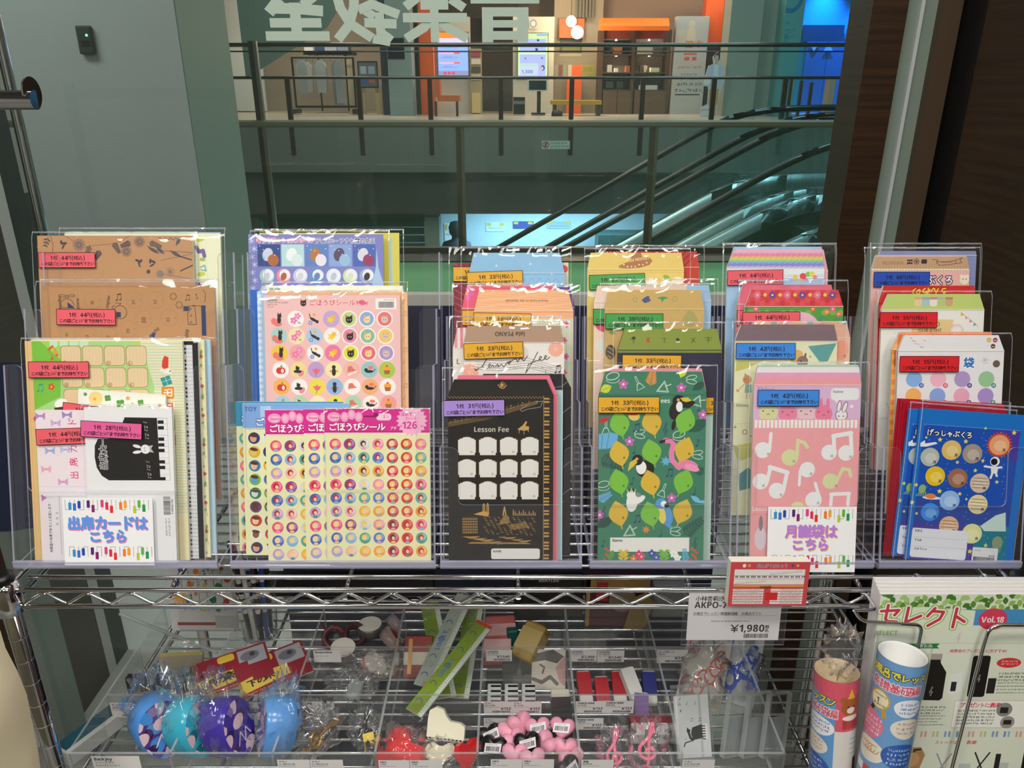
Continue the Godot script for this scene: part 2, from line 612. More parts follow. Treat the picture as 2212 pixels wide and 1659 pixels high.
# ------------------------------------------------------------------ Japanese letters as strokes on a 20 by 20 grid: x y x y ...; next stroke
const KANA := {
	"枚": "1 6 9 6;5 1 5 19;5 7 1 14;5 8 9 12;13 1 10 8;12 5 19 5;17 5 15 12 10 19;11 8 15 14 19 19",
	"円": "3 2 3 19;3 2 17 2 17 18 15 18;10 2 10 10;3 10 17 10",
	"税": "8 2 2 4;1 7 9 7;5 3 5 19;5 8 1 14;5 9 9 13;12 1 14 4;18 1 16 4;11 5 18 5 18 10 11 10 11 5;13 10 13 14 10 19;16 10 16 18 19 18 19 15",
	"込": "2 2 5 5;1 9 5 9 5 15;1 18 5 15 9 18 19 18;9 3 12 3;12 3 11 8 7 14;12 5 14 10 19 14",
	"こ": "4 5 9 6 15 5;4 12 5 16 10 17 17 16",
	"の": "10 4 9 10 6 15 3 15 2 11 5 6 10 4 15 5 18 9 17 14 12 17",
	"袋": "5 1 1 6;4 4 4 10;7 5 19 4;11 1 13 6 18 10 19 8;15 1 17 3;2 12 18 12;10 10 10 12;9 12 1 17;7 14 7 19 11 17;17 13 13 15;11 13 14 17 19 19",
	"ご": "3 5 8 6 13 5;3 12 4 16 9 17 16 16;15 2 16 5;18 1 19 4",
	"と": "6 2 8 10;16 6 7 11 4 15 7 18 17 17",
	"レ": "5 3 5 17 17 10",
	"シ": "4 3 8 5;3 8 7 10;4 17 11 15 17 7",
	"ジ": "4 3 8 5;2 8 6 10;4 17 11 14 16 7;13 2 15 5;17 1 19 4",
	"ま": "3 5 17 5;3 10 17 10;10 1 10 15 7 18 4 16 7 14 16 18",
	"で": "2 4 17 3;16 4 9 7 7 12 10 16 15 17;14 8 15 11;17 7 18 10",
	"お": "2 6 12 5;7 1 7 17 4 18 2 15 7 11 14 9 18 12 16 17 12 18;14 3 18 6",
	"持": "1 5 8 5;5 1 5 18 3 17;1 12 8 9;10 4 18 4;14 1 14 8;9 8 19 8;9 12 19 12;16 9 16 18 14 17;11 14 13 16",
	"ち": "3 5 16 4;9 1 5 11;5 11 12 8 17 11 15 16 8 18",
	"下": "2 3 18 3;10 3 10 19;11 7 15 11",
	"さ": "3 6 17 5;8 1 14 11;5 11 4 15 8 18 15 17",
	"い": "4 4 4 12 7 17 9 14;14 5 16 9 17 13",
	"出": "10 1 10 18;4 3 4 9 16 9;16 3 16 9;3 11 3 18 17 18;17 11 17 18",
	"席": "10 0 10 3;3 3 18 3;4 3 4 11 1 19;6 7 18 7;9 5 9 10;15 5 15 10;9 10 15 10;6 12 6 17;6 12 18 12 18 17 16 17;12 10 12 19",
	"カ": "3 6 17 6 16 17 12 16;10 1 9 9 4 18",
	"ー": "2 10 18 10",
	"ド": "7 1 7 19;7 8 15 13;13 3 15 6;17 2 19 5",
	"は": "4 2 3 10 4 18;9 6 18 6;14 2 14 15 11 18 8 16 11 14 18 18",
	"ら": "7 1 12 4;5 6 4 13;4 13 11 9 16 12 14 17 7 18",
	"月": "5 2 5 12 2 19;5 2 16 2 16 18 13 18;5 7 16 7;5 12 16 12",
	"謝": "3 1 5 2;1 4 7 4;2 7 6 7;2 10 6 10;2 13 6 13 6 18 2 18 2 13;11 1 10 3;9 3 9 13;9 3 13 3 13 18 11 17;9 6 13 6;9 9 13 9;8 13 13 13;13 11 8 18;14 6 20 6;18 1 18 18 16 17;15 9 16 12",
	"ほ": "4 2 3 10 4 18;9 3 18 3;9 8 18 8;14 3 14 15 11 18 8 16 11 14 18 18",
	"う": "7 2 13 4;4 8 11 6 16 9 14 15 8 19",
	"び": "2 5 8 4 4 10 6 17 11 17 14 11 13 4 16 9 18 11;15 2 16 4;18 1 19 3",
	"ひ": "2 5 8 4 4 10 6 17 11 17 14 11 13 4 16 9 18 11",
	"ル": "6 4 6 10 2 17;12 2 12 17 19 10",
	"キ": "3 6 17 5;2 12 18 11;9 1 12 19",
	"ラ": "4 3 16 3;3 8 17 8 15 14 7 19",
	"ッ": "4 8 6 12;9 7 11 11;16 7 14 14 8 18",
	"ス": "4 4 15 4 11 11 3 18;11 11 17 17",
	"ズ": "4 4 15 4 11 11 3 18;11 11 17 17;16 1 17 3;18 0 20 2",
	"ン": "3 4 7 7;3 17 10 15 17 6",
	"げ": "4 2 3 10 4 18;9 6 17 6;13 2 13 11 10 18;15 1 16 3;18 0 19 2",
	"っ": "4 9 11 7 16 10 14 15 8 17",
	"し": "6 2 6 14 9 17 14 16 17 12",
	"じ": "6 2 6 14 9 17 14 16 17 12;11 3 12 5;15 2 16 4",
	"ゃ": "3 11 12 8 16 10 14 13 10 13;7 6 11 19;10 6 12 8",
	"ゅ": "4 6 4 16;4 13 9 8 15 9 15 14 10 14;11 5 11 13 8 18",
	"ぶ": "8 2 12 4 8 8 12 13 9 17 6 15;3 12 2 16;15 11 18 16;15 3 16 5;18 2 19 4",
	"く": "14 2 6 10 14 18",
	"ろ": "4 3 14 3 5 12 12 9 16 12 14 17 7 18",
	"セ": "2 8 17 6 14 11;7 2 7 15 9 17 17 17",
	"ゼ": "2 8 16 6 13 11;6 2 6 15 8 17 16 17;15 1 16 3;18 0 19 2",
	"ク": "8 2 3 10;7 5 16 5 14 12 5 19",
	"グ": "8 2 3 10;7 5 16 5 14 12 5 19;15 1 16 3;18 0 19 2",
	"リ": "5 3 5 12;14 2 14 11 8 19",
	"ト": "7 1 7 19;7 8 16 13",
	"小": "10 1 10 18 8 17;5 7 2 14;15 7 18 14",
	"林": "1 6 9 6;5 1 5 19;5 7 1 14;5 8 9 13;11 6 19 6;15 1 15 19;15 7 11 15;15 8 20 15",
	"杏": "2 4 18 4;10 1 10 11;9 4 2 10;11 4 18 10;5 13 15 13 15 19 5 19 5 13",
	"莉": "2 3 18 3;7 1 7 5;13 1 13 5;9 7 3 8;1 11 11 11;6 8 6 19;6 11 2 16;6 12 11 15;14 8 14 14;18 7 18 18 16 18",
	"沙": "3 2 5 4;1 7 4 9;2 18 6 12;13 1 13 11;10 5 8 10;16 4 19 9;18 10 14 15 8 19",
	"風": "4 2 4 12 1 19;4 2 16 2 16 16 19 19 19 15;6 5 14 4;7 8 13 8 13 12 7 12 7 8;10 5 10 16;6 17 14 16 15 18",
	"呂": "6 2 14 2 14 8 6 8 6 2;10 8 9 11;4 11 16 11 16 19 4 19 4 11",
	"楽": "10 0 8 2;7 2 13 2 13 9 7 9 7 2;7 5 13 5;3 3 5 5;2 9 5 7;17 3 15 5;15 7 18 9;1 12 19 12;10 9 10 20;9 12 2 18;11 12 18 18",
	"譜": "3 1 5 2;1 4 7 4;2 7 6 7;2 10 6 10;2 13 6 13 6 18 2 18 2 13;11 1 12 3;17 1 16 3;9 4 19 4;13 4 13 9;16 4 16 9;10 5 11 8;19 5 18 8;8 9 20 9;10 12 18 12 18 19 10 19 10 12;10 15 18 15",
	"基": "3 4 17 4;6 1 6 11;14 1 14 11;6 7 14 7;6 9 14 9;1 11 19 11;6 11 2 15;14 11 18 15;10 12 10 18;5 15 15 15;2 18 18 18",
	"礎": "1 3 7 3;4 3 1 12;2 9 6 9 6 16 2 16 2 9;8 3 13 3;11 1 11 8;14 3 20 3;17 1 17 8;9 10 19 10 18 12;14 10 14 18;14 14 18 14;11 13 11 17 8 19;11 17 20 19",
	"編": "4 1 1 5 5 8;7 4 2 11 8 10;4 11 4 19;2 13 1 17;6 13 7 16;9 2 20 2;10 5 19 5 19 8 10 8;10 5 10 12 8 19;10 11 19 11 19 19;10 15 19 15;13 11 13 19;16 11 16 19",
	"ん": "10 2 3 18 7 11 10 12 11 17 14 18 18 13",
	"が": "2 7 12 6 11 16 8 17;7 2 3 16;14 6 17 11;15 2 16 4;18 1 19 3",
	"ょ": "10 5 10 15 7 17 4 15 8 14 14 17;10 9 15 9",
	"ナ": "2 7 18 7;10 1 10 10 5 19",
	"ノ": "15 2 12 11 4 19",
	"な": "2 5 10 4;7 1 4 10;14 4 18 7;13 7 13 15 10 18 7 16 10 14 17 18",
	"え": "8 1 12 3;4 7 14 7 3 18 9 12 12 17 18 17",
	"て": "2 4 17 3 9 8 8 14 14 18",
	"わ": "5 1 5 19;1 6 8 5 1 16 10 8 16 10 16 15 11 18",
	"デ": "5 3 14 3;2 8 17 8;10 8 9 14 5 19;15 2 16 4;18 1 19 3",
	"ィ": "14 6 5 13;10 10 10 19",
	"ニ": "5 6 15 6;2 15 18 15",
	"ア": "2 4 17 4 12 10;10 7 9 13 5 18",
	"雪": "4 1 16 1;1 4 19 4;1 4 1 7;19 4 19 7;10 1 10 9;4 6 7 6;4 8 7 8;13 6 16 6;13 8 16 8;4 12 16 12 16 19 4 19;4 15 16 15",
	"女": "8 1 4 12 16 18;15 6 11 14 4 19;1 7 19 7",
	"王": "3 3 17 3;4 10 16 10;2 18 18 18;10 3 10 18",
	"¥": "3 2 10 10 17 2;10 10 10 19;4 11 16 11;4 15 16 15",
	"チ": "15 2 4 5;2 9 18 9;10 4 10 12 6 19",
	"年": "6 1 2 7;5 4 17 4;5 9 16 9;6 9 6 14;1 14 19 14;11 4 11 20",
	"日": "5 2 15 2 15 18 5 18 5 2;5 10 15 10",
	"プ": "3 4 15 4 13 12 5 18;17 1 19 2 18 4 16 3 17 1",
	"に": "4 2 3 10 4 18;9 6 17 6;9 14 11 17 18 16",
	"す": "2 5 18 5;11 1 11 12 8 14 7 11 11 9 11 14 6 19",
	"め": "5 4 9 16;13 3 9 13 4 17 3 12 8 8 15 8 17 13 13 18",
	"発": "3 3 8 3 2 9;12 1 18 7;16 2 13 5;4 9 16 9;2 12 18 12;8 9 7 15 2 19;12 9 12 17 18 18 18 15",
	"表": "3 3 17 3;4 6 16 6;1 9 19 9;10 1 10 9;9 9 2 14;6 12 6 19 11 17;16 11 13 13;11 10 18 18",
	"会": "10 1 2 8;10 1 18 8;6 8 14 8;3 11 17 11;9 11 5 17 15 16;13 14 17 19",
	"最": "5 1 15 1 15 7 5 7 5 1;5 4 15 4;1 9 19 9;4 9 4 19;8 9 8 18;4 12 8 12;4 15 8 15;1 18 9 16;11 12 17 12 11 19;12 13 18 19",
	"適": "2 2 4 4;1 8 4 8 4 15;1 18 4 15 8 18 19 18;13 1 13 3;7 3 19 3;8 6 8 16;8 6 18 6 18 16;10 3 11 6;16 3 15 6;10 9 16 9;13 7 13 11;10 11 16 11 16 15 10 15 10 11",
	"音": "10 0 10 3;3 3 17 3;6 5 8 8;14 5 12 8;1 8 19 8;5 11 15 11 15 19 5 19 5 11;5 15 15 15",
	"教": "1 4 11 4;6 1 6 8;1 8 12 8;11 2 1 13;3 12 10 12 7 14 7 18 4 18;1 16 11 14;14 1 12 7;13 5 20 5;18 5 16 12 11 19;13 8 16 14 20 19",
	"室": "10 0 10 3;1 3 19 3;1 3 1 6;19 3 19 6;4 7 16 7;9 7 5 11 15 11;13 9 17 13;4 15 16 15;10 11 10 19;1 19 19 19",
	"本": "1 6 19 6;10 1 10 19;9 6 2 15;11 6 18 15;6 15 14 15",
	"員": "6 1 14 1 14 5 6 5 6 1;4 7 16 7 16 15 4 15 4 7;4 10 16 10;4 12 16 12;7 16 3 19;13 16 17 19",
	"あ": "3 5 16 4;8 1 8 15;14 8 9 16 4 17 3 13 8 9 15 10 17 14 12 18",
	"る": "4 3 14 3 5 12 12 8 17 12 14 18 9 18 9 15 13 16",
	"を": "3 5 15 4;9 1 4 11 9 9 11 15;17 8 7 13 7 17 16 18",
	"証": "3 1 5 2;1 4 7 4;2 7 6 7;2 10 6 10;2 13 6 13 6 18 2 18 2 13;9 3 19 3;14 3 14 18;14 10 19 10;10 9 10 18;8 18 20 18",
	"ピ": "5 2 5 15 7 17 17 17;15 6 5 10;17 1 19 2 18 4 16 3 17 1",
	"ビ": "5 2 5 15 7 17 17 17;15 6 5 10;16 2 17 4;18 1 19 3",
	"ボ": "2 6 15 6;9 1 9 18 7 17;5 9 2 15;12 9 16 15;16 1 17 3;18 0 20 2",
	"イ": "16 2 4 10;11 6 11 19",
	"常": "10 0 10 4;5 1 7 4;15 1 13 4;2 4 18 4;2 4 2 7;18 4 18 7;6 7 14 7 14 10 6 10 6 7;4 13 4 19;4 13 16 13 16 18;10 10 10 20",
	"磐": "1 2 8 2 8 9;2 2 2 8 1 10;1 6 9 5;11 1 17 1 17 5;11 5 18 5 11 10;12 6 18 10;1 12 19 12;8 12 2 18;6 15 16 15 16 20 6 20 6 15",
	"ミ": "4 3 16 5;4 9 15 11;3 15 16 18",
	"ュ": "5 8 13 8 12 16;2 16 17 16",
}

func read_font() -> void:
	for ch in KANA:
		var strokes := []
		for s in KANA[ch].split(";"):
			var q := []
			for n in s.strip_edges().split(" "):
				q.append(float(n))
			strokes.append(q)
		font[ch] = strokes
	latin_outlines()

# ------------------------------------------------------------------ materials used in many places
func make_materials() -> void:
	read_font()
	mat("chrome", Color(0.83,0.83,0.84),0.08,1.0)
	mat("steel", Color(0.6,0.61,0.6),0.28,1.0)
	mat("bronze", X("574d40"),0.4,0.2)
	mat("black_plastic", Color(0.02,0.02,0.022),0.4)
	mat("white_paint", X("b9bcb8"),0.6)
	mat("paper_edge", X("e4e0d4"),0.7)
	pane("acrylic", Color(0.92,0.92,1.0,0.012),0.03)
	var e := mat("acrylic_edge", Color(0.72,0.72,0.82,0.5),0.3)
	e.transparency = BaseMaterial3D.TRANSPARENCY_ALPHA
	pane("tray_acrylic", Color(0.85,0.87,0.87,0.06),0.03)
	var e2 := mat("tray_edge", Color(0.72,0.74,0.74,0.5),0.3)
	e2.transparency = BaseMaterial3D.TRANSPARENCY_ALPHA
	pane("film", Color(0.96,0.97,1.0,0.0),0.05).metallic_specular = 0.42
	pane("bag_film", Color(0.95,0.96,1.0,0.03),0.07)
	pane("film_edge", Color(0.95,0.96,1.0,0.22),0.1)
	pane("window_glass", Color(0.42,0.55,0.48,0.06),0.0)
	pane("rail_glass", Color(0.42,0.5,0.46,0.08),0.0)
	# dark wood veneer with level grain, cut in three pieces so that repeats do not show
	var wood := mat("veneer", Color.WHITE,0.42)
	wood.albedo_texture = wood_tex()
	wood.uv1_triplanar = true
	wood.uv1_world_triplanar = true
	wood.uv1_scale = Vector3(0.9,0.9,0.9)
	var floor_m := mat("shop_floor", Color.WHITE,0.35)
	floor_m.albedo_texture = noise_tex(0.05,[X("7b7a74"), X("8f8e87")],256)
	floor_m.uv1_triplanar = true
	floor_m.uv1_world_triplanar = true
	mat("mall_floor", X("a9aba6"),0.25)
	mat("green_carpet", X("5d8a5a"),0.85)
	mat("ceiling_white", X("d5d4cf"),0.8)
	mat("shop_ceiling", X("6e6d6a"),0.8)
	mat("wall_white", X("a5a49f"),0.7)
	mat("pillar_grey", X("9aa09f"),0.5)
	mat("pillar_green", X("8fa597"),0.5)
	mat("fascia", X("6a6f66"),0.4)
	mat("concrete", X("93938a"),0.55)
	mat("dark_brown", X("2b1c12"),0.45)
	mat("dark_metal", X("1b1a19"),0.4)
	mat("orange", X("d4561c"),0.5)
	mat("beige", X("988b78"),0.6)

func wood_tex() -> ImageTexture:
	var n := FastNoiseLite.new()
	n.seed = 5
	n.frequency = 1.0
	n.fractal_octaves = 4
	var size := 512
	var im := Image.create(size, size, false, Image.FORMAT_RGB8)
	var a := X("3d2713")
	var b := X("28190c")
	for y in size:
		for x in size:
			var u := float(x) / size
			var fade := absf(u - 0.5) * 2.0                    # blends the two ends so that the texture repeats
			var g1 := n.get_noise_2d(u * 3.0, y * 0.22)
			var g2 := n.get_noise_2d((1.0 - u) * 3.0 + 9.0, y * 0.22)
			var g := lerpf(g1, (g1 + g2) * 0.5, fade)
			var f := n.get_noise_2d(x * 0.5, y * 0.9)
			im.set_pixel(x, y, a.lerp(b, clampf(0.5 + g * 1.1 + f * 0.25,0.0,1.0)))
	return ImageTexture.create_from_image(im)

# ------------------------------------------------------------------ the shop
func build_room() -> void:
	struct("floor", G.new().box2(Vector3(-2.6,-0.12,-1.36), Vector3(2.6,0.0,3.0)).done(), M.shop_floor)
	struct("ceiling", G.new().box2(Vector3(-2.6,2.75,-1.45), Vector3(2.6,2.9,3.0)).done(), M.shop_ceiling)
	struct("wall_back", G.new().box2(Vector3(-2.6,0,3.0), Vector3(2.6,2.75,3.15)).done(), M.wall_white)
	struct("wall_left", G.new().box2(Vector3(-2.75,0,-1.36), Vector3(-2.6,2.75,3.0)).done(), M.wall_white)
	struct("wall_far_right", G.new().box2(Vector3(2.6,0,-1.36), Vector3(2.75,2.75,3.0)).done(), M.wall_white)
	var x := 0.733
	var side := struct("wall_right", G.new().box2(Vector3(x + 0.003,0,-1.45), Vector3(x + 0.2,2.75,0.25)).done(), M.dark_metal, "dark backing behind wood veneer panels beside the window")
	for q in [[-1.297,-0.62],[-0.614,0.25]]:
		part("panel", G.new().box2(Vector3(x - 0.006,0.0, q[0]), Vector3(x + 0.003,2.75, q[1])).done(), M.veneer, side)
	struct("wall_front_right", G.new().box2(Vector3(x + 0.2,0,-1.45), Vector3(2.6,2.75,-1.30)).done(), M.veneer)
	struct("wall_front_left", G.new().box2(Vector3(-2.6,0,-1.45), Vector3(-1.30,2.75,-1.36)).done(), M.wall_white)
	# fittings in the ceiling
	for a in SHOP_PANELS:
		var small: bool = a[2] < 0.2
		var t := thing("ceiling_light", "small square recessed spotlight in shop ceiling" if small else "square white light panel in shop ceiling", "light", Vector3(a[0],2.75, a[1]), "shop ceiling lights")
		part("frame", G.new().box(Vector3(0,-0.004,0), Vector3(a[2] + 0.04,0.008, a[3] + 0.04)).done(), M.white_paint, t)
		part("diffuser", G.new().box(Vector3(0,-0.010,0), Vector3(a[2],0.004, a[3])).done(), glow("lamp_white", Color(1,0.97,0.92),6.0) if not M.has("lamp_white") else M.lamp_white, t)

# ------------------------------------------------------------------ the shop window with its frame
# strokes of the letters, seen from inside: width, then x y x y ... in sheet units
const LETTERS := {
	"room": ["pale vinyl letter shaped like a roof over crossbars, on window glass",[[74,94,276,593,276],[73,136,174,537,174],[82,339,20,339,276],[82,170,62,360,66,536,82],[86,135,97,230,-10],[70,400,40,500,-30],[70,130,-40,560,-40],[70,94,-150,593,-150],[70,128,-150,128,-80],[70,560,-150,560,-80],[70,340,-210,340,-150]]],
	"teach": ["pale vinyl letter of crossing diagonal strokes, on window glass",[[74,672,-30,692,60,760,180,910,282],[74,806,-30,796,60,750,190,665,290],[70,650,-60,860,-60],[70,740,-190,700,-60],[72,870,172,1120,182],[72,990,110,995,250,1060,300],[68,930,296,1065,322],[70,845,70,935,30,1125,105],[66,850,60,950,125],[70,850,-60,1130,-60],[70,990,-190,990,-20]]],
	"music": ["pale vinyl letter with spreading legs under a crossbar, on window glass",[[72,1173,134,1670,134],[66,1417,-10,1417,325],[90,1312,28,1527,28],[60,1342,-180,1342,28],[60,1497,-180,1497,28],[60,1312,-80,1527,-80],[60,1312,-170,1527,-170],[70,1195,52,1290,-20],[70,1545,-10,1650,62],[70,1200,-140,1280,-90],[70,1560,-90,1640,-140],[72,1400,140,1330,210,1205,288],[72,1440,140,1520,210,1655,288]]],
	"sound": ["pale boxy vinyl letter with two slots, on window glass",[[50,1700,2,2230,2],[86,1829,55,1829,325],[86,2103,55,2103,325],[70,1786,90,2147,90],[58,1786,181,2147,181],[68,1786,271,2147,271],[50,1740,-150,2190,-150],[60,1966,-210,1966,-150],[50,1850,-130,1880,-20],[50,2080,-130,2050,-20]]]}
func build_window() -> void:
	var z := -1.36
	var w := Node3D.new()
	w.name = "window_1"
	w.set_meta("kind", "structure")
	w.set_meta("label", "large plate glass shop window behind the wire rack")
	add_child(w)
	part("pane", G.new().quad2(Vector3(-1.035,0.03, z), Vector3(0.58,2.75, z)).done(), M.window_glass, w)
	part("window_frame", G.new().box2(Vector3(-1.06,0, z - 0.07), Vector3(-1.035,2.75, z + 0.01)).done(), mat("frame_grey", X("7f8a84"),0.4,0.4), w)
	part("window_frame", G.new().box2(Vector3(-1.035,0, z - 0.02), Vector3(0.58,0.03, z + 0.02)).done(), M.frame_grey, w)
	part("jamb", G.new().box2(Vector3(0.578,0, z - 0.09), Vector3(0.635,2.75, z)).done(), M.veneer, w)
	part("glass_strip", G.new().box2(Vector3(0.635,0, z - 0.03), Vector3(0.688,2.75, z - 0.012)).done(), mat("frosted_strip", X("7d8a80"),0.22), w)
	part("edge_bead", G.new().box2(Vector3(0.6575,0, z - 0.012), Vector3(0.6635,2.75, z - 0.004)).done(), mat("bead", X("b9c0bd"),0.25), w)
	part("jamb", G.new().box2(Vector3(0.688,0, z - 0.05), Vector3(0.72,2.75, z + 0.005)).done(), mat("jamb_brown", X("4a3a2c"),0.35), w)
	part("shadow_gap", G.new().box2(Vector3(0.72,0, z - 0.05), Vector3(0.733,2.75, z - 0.02)).done(), M.black_plastic, w)
	# white vinyl letters on the outside of the pane, read from the corridor
	mat("vinyl", X("c3d6c8"),0.6)
	for k in LETTERS:
		var o := on_z(540,0, z - 0.006)
		var sx := (on_z(1160,0, z - 0.006).x - o.x) / 2212.0
		var sy := (o.y - on_z(540,110, z - 0.006).y) / 392.0
		var g := G.new()
		var lift := 0.0
		for q in LETTERS[k][1]:
			var h: float = q[0] * 0.5
			for i in range(1, q.size() - 3,2):
				var p := Vector2(q[i], q[i + 1])
				var e := Vector2(q[i + 2], q[i + 3])
				var d := (e - p).normalized()
				var n := d.orthogonal() * h
				var more := d * h * 0.5 if q.size() > 5 else Vector2.ZERO
				var c4 := []
				lift += 0.00012
				for c in [p + n - more, e + n + more, e - n + more, p - n - more]:
					c4.append(Vector3(o.x + c.x * sx, o.y - c.y * sy, z - 0.005 - lift))
				g.quad(c4[3], c4[2], c4[1], c4[0])
		var letter := part(numbered("window_letter"), g.done(), M.vinyl, self)
		tag(letter, LETTERS[k][0], "letter", "mirrored letters on the window")
	# what stands along the passage to the left of the pane
	var x := -1.06
	var c := Node3D.new()
	c.name = "wall_passage"
	c.set_meta("kind", "structure")
	add_child(c)
	part("panel", G.new().box2(Vector3(x - 0.3,0,-1.594), Vector3(x,2.75,-1.446)).done(), M.veneer, c)
	part("trim", G.new().box2(Vector3(x - 0.3,0,-1.63), Vector3(x + 0.001,2.75,-1.594)).done(), M.white_paint, c)
	part("trim", G.new().box2(Vector3(x - 0.3,0,-1.697), Vector3(x,2.75,-1.63)).done(), M.black_plastic, c)
	var d := Node3D.new()
	d.name = "door_1"
	d.set_meta("kind", "structure")
	d.set_meta("label", "open glass door with a tall chrome pull handle")
	add_child(d)
	part("pane", G.new().box2(Vector3(x - 0.02,0.55,-1.706), Vector3(x - 0.008,2.6,-1.698)).done(), mat("glass_edge", X("5f8f80"),0.15), d)
	var hp := bent([Vector3(x + 0.0,0.86,-1.70), Vector3(x + 0.035,0.86,-1.675), Vector3(x + 0.035,2.3,-1.675), Vector3(x,2.3,-1.70)],0.02)
	part("handle", G.new(true).tube(hp,0.011,10).done(), M.chrome, d)

# ------------------------------------------------------------------ far things are set on an upright plane at their own depth
func far_box(px0: float, py0: float, px1: float, py1: float, z: float, depth: float) -> ArrayMesh:
	var m := (py0 + py1) * 0.5
	var a := on_z(px0, m, z)
	var b := on_z(px1, m, z)
	var top := on_z(px0, py0, z).y
	var low := on_z(px0, py1, z).y
	return G.new().box2(Vector3(a.x, low, z - depth), Vector3(b.x, top, z)).done()

func far_rect(px0: float, py0: float, px1: float, py1: float, z: float) -> Array:       # [low corner, high corner]
	var m := (py0 + py1) * 0.5
	return [Vector3(on_z(px0, m, z).x, on_z(px0, py1, z).y, z), Vector3(on_z(px1, m, z).x, on_z(px1, py0, z).y, z)]

func far_sheet(px0: float, py0: float, px1: float, py1: float, z: float) -> ArrayMesh:  # a printed face, uv 0..1
	var r := far_rect(px0, py0, px1, py1, z)
	return G.new().quad2(r[0], r[1]).done()

# ------------------------------------------------------------------ corridor, railings and the void
const FAR_FLOOR := 0.926
func build_atrium() -> void:
	struct("floor_corridor", G.new().box2(Vector3(-7,-0.3,-4.9), Vector3(4,0.0,-1.36)).done(), M.mall_floor)
	struct("floor_carpet", G.new().box2(Vector3(-7,-0.3,-6.62), Vector3(4,0.0,-4.9)).done(), M.green_carpet, "green floor strip along the atrium railing")
	struct("floor_kerb", G.new().box2(Vector3(-7,-0.5,-7.05), Vector3(4,0.012,-6.62)).done(), mat("kerb", X("3d382f"),0.4))
	struct("ceiling_corridor", G.new().box2(Vector3(-7,3.1,-6.8), Vector3(4,3.3,-1.45)).done(), M.ceiling_white)
	struct("wall_corridor_left", G.new().box2(Vector3(-7.2,0,-17), Vector3(-7,4.2,-1.36)).done(), M.concrete)
	struct("wall_corridor_right", G.new().box2(Vector3(4.0,0,-7), Vector3(4.2,3.1,-1.45)).done(), M.concrete)
	# column with the card reader
	var p0 := on_z(84,500,-3.2)
	var p1 := on_z(446,482,-3.2)
	var col := struct("pillar", G.new().box2(Vector3(p0.x,0,-3.75), Vector3(p1.x - 0.004,3.1,-3.2)).done(), M.pillar_grey, "pale grey square pillar in the corridor")
	part("side_panel", G.new().box2(Vector3(p1.x - 0.004,0,-3.75), Vector3(p1.x,3.1,-3.205)).done(), M.pillar_green, col)
	var rd := thing("card_reader", "small dark card reader with green light on grey pillar", "card reader", on_z(189,87,-3.2))
	part("body", G.new().soft_box(Vector3(0,0,0.012), Vector3(0.058,0.1,0.024),0.006).done(), mat("reader_dark", X("2c3130"),0.4), rd)
	part("slot", G.new().box(Vector3(0.003,-0.012,0.0245), Vector3(0.032,0.02,0.002)).done(), M.black_plastic, rd)
	part("indicator_light", G.new(true).lathe([Vector2(0,0.004), Vector2(0.004,0.003), Vector2(0.005,0)], Vector3(0.012,0.016,0.024), Vector3(0,0,1),10).done(), glow("green_led", Color(0.1,1.0,0.55),2.0), rd)
	# near railing,7 m away
	var z := -7.0
	var rail := thing("atrium_railing", "bronze railing with tall glass panels along the green carpet", "railing", Vector3(0,0, z))
	var y_top := on_z(1106,258, z).y
	part("handrail", G.new().soft_box(Vector3(-1.5, y_top - 0.035,0), Vector3(11,0.06,0.09),0.015).done(), mat("rail_bronze", X("8a8272"),0.3,0.3), rail)
	part("bottom_rail", G.new().box(Vector3(-1.5,0.03,0), Vector3(11,0.06,0.08)).done(), M.bronze, rail)
	var xs := []
	for px in [160.0,577.0,993.0,1402.0,1813.0]:
		xs.append(on_z(px,400, z).x)
	xs.push_front(xs[0] - 1.75)
	for i in xs.size():
		var tall: bool = i == 2
		part("post", G.new().box2(Vector3(xs[i] - 0.022,0.0,-0.02), Vector3(xs[i] + 0.022,1.79 if tall else y_top - 0.06,0.02)).done(), M.dark_brown if tall else M.bronze, rail)
		part("post_cover", G.new().box2(Vector3(xs[i] + 0.022,0.05,-0.015), Vector3(xs[i] + 0.05,1.79 if tall else y_top - 0.06,0.03)).done(), kept("post_grey", X("776f62"),0.35,0.3), rail)
		if i < xs.size() - 1:
			part("pane", G.new().quad2(Vector3(xs[i] + 0.05,0.05,0), Vector3(xs[i + 1] - 0.022, y_top - 0.065,0)).done(), M.rail_glass, rail)
	var no_entry := canvas(180,52,180, X("b9cdd0"))
	no_entry.ring(26,26,21,5, X("b5434a"), X("b9cdd0")).line([14,38,38,14],5, X("b5434a")).rect(22,12,8,28, X("5a4a50"))
	no_entry.tiny(54,10,110,11, X("47565c"),4).tiny(54,30,116,11, X("47565c"),5)
	single("notice", far_sheet(1170,304,1231,322, z + 0.012), paper("notice_print", no_entry), "small no-climbing notice stuck on the railing glass", "notice")
	# far edge of the void
	var zf := -12.5
	struct("floor_opposite", G.new().box2(Vector3(-7, FAR_FLOOR - 0.25,-19.5), Vector3(8, FAR_FLOOR, zf)).done(), mat("far_floor", X("b0a695"),0.3))
	struct("wall_fascia", G.new().box2(Vector3(-7, on_z(1106,372, zf).y, zf - 0.3), Vector3(8, FAR_FLOOR - 0.02, zf + 0.02)).done(), M.fascia)
	var y_lint := on_z(1106,462,-13.0).y
	struct("wall_lower", G.new().box2(Vector3(-7, y_lint,-13.3), Vector3(8, FAR_FLOOR - 0.25,-13.0)).done(), M.concrete)
	struct("floor_lower", G.new().box2(Vector3(-7,-3.8,-19), Vector3(8,-3.6,-6.9)).done(), mat("lower_floor", X("6f7c7a"),0.3))
	struct("wall_void_right", G.new().box2(Vector3(7.0,-3.6,-12.8), Vector3(7.2,5.5,-7)).done(), M.concrete)
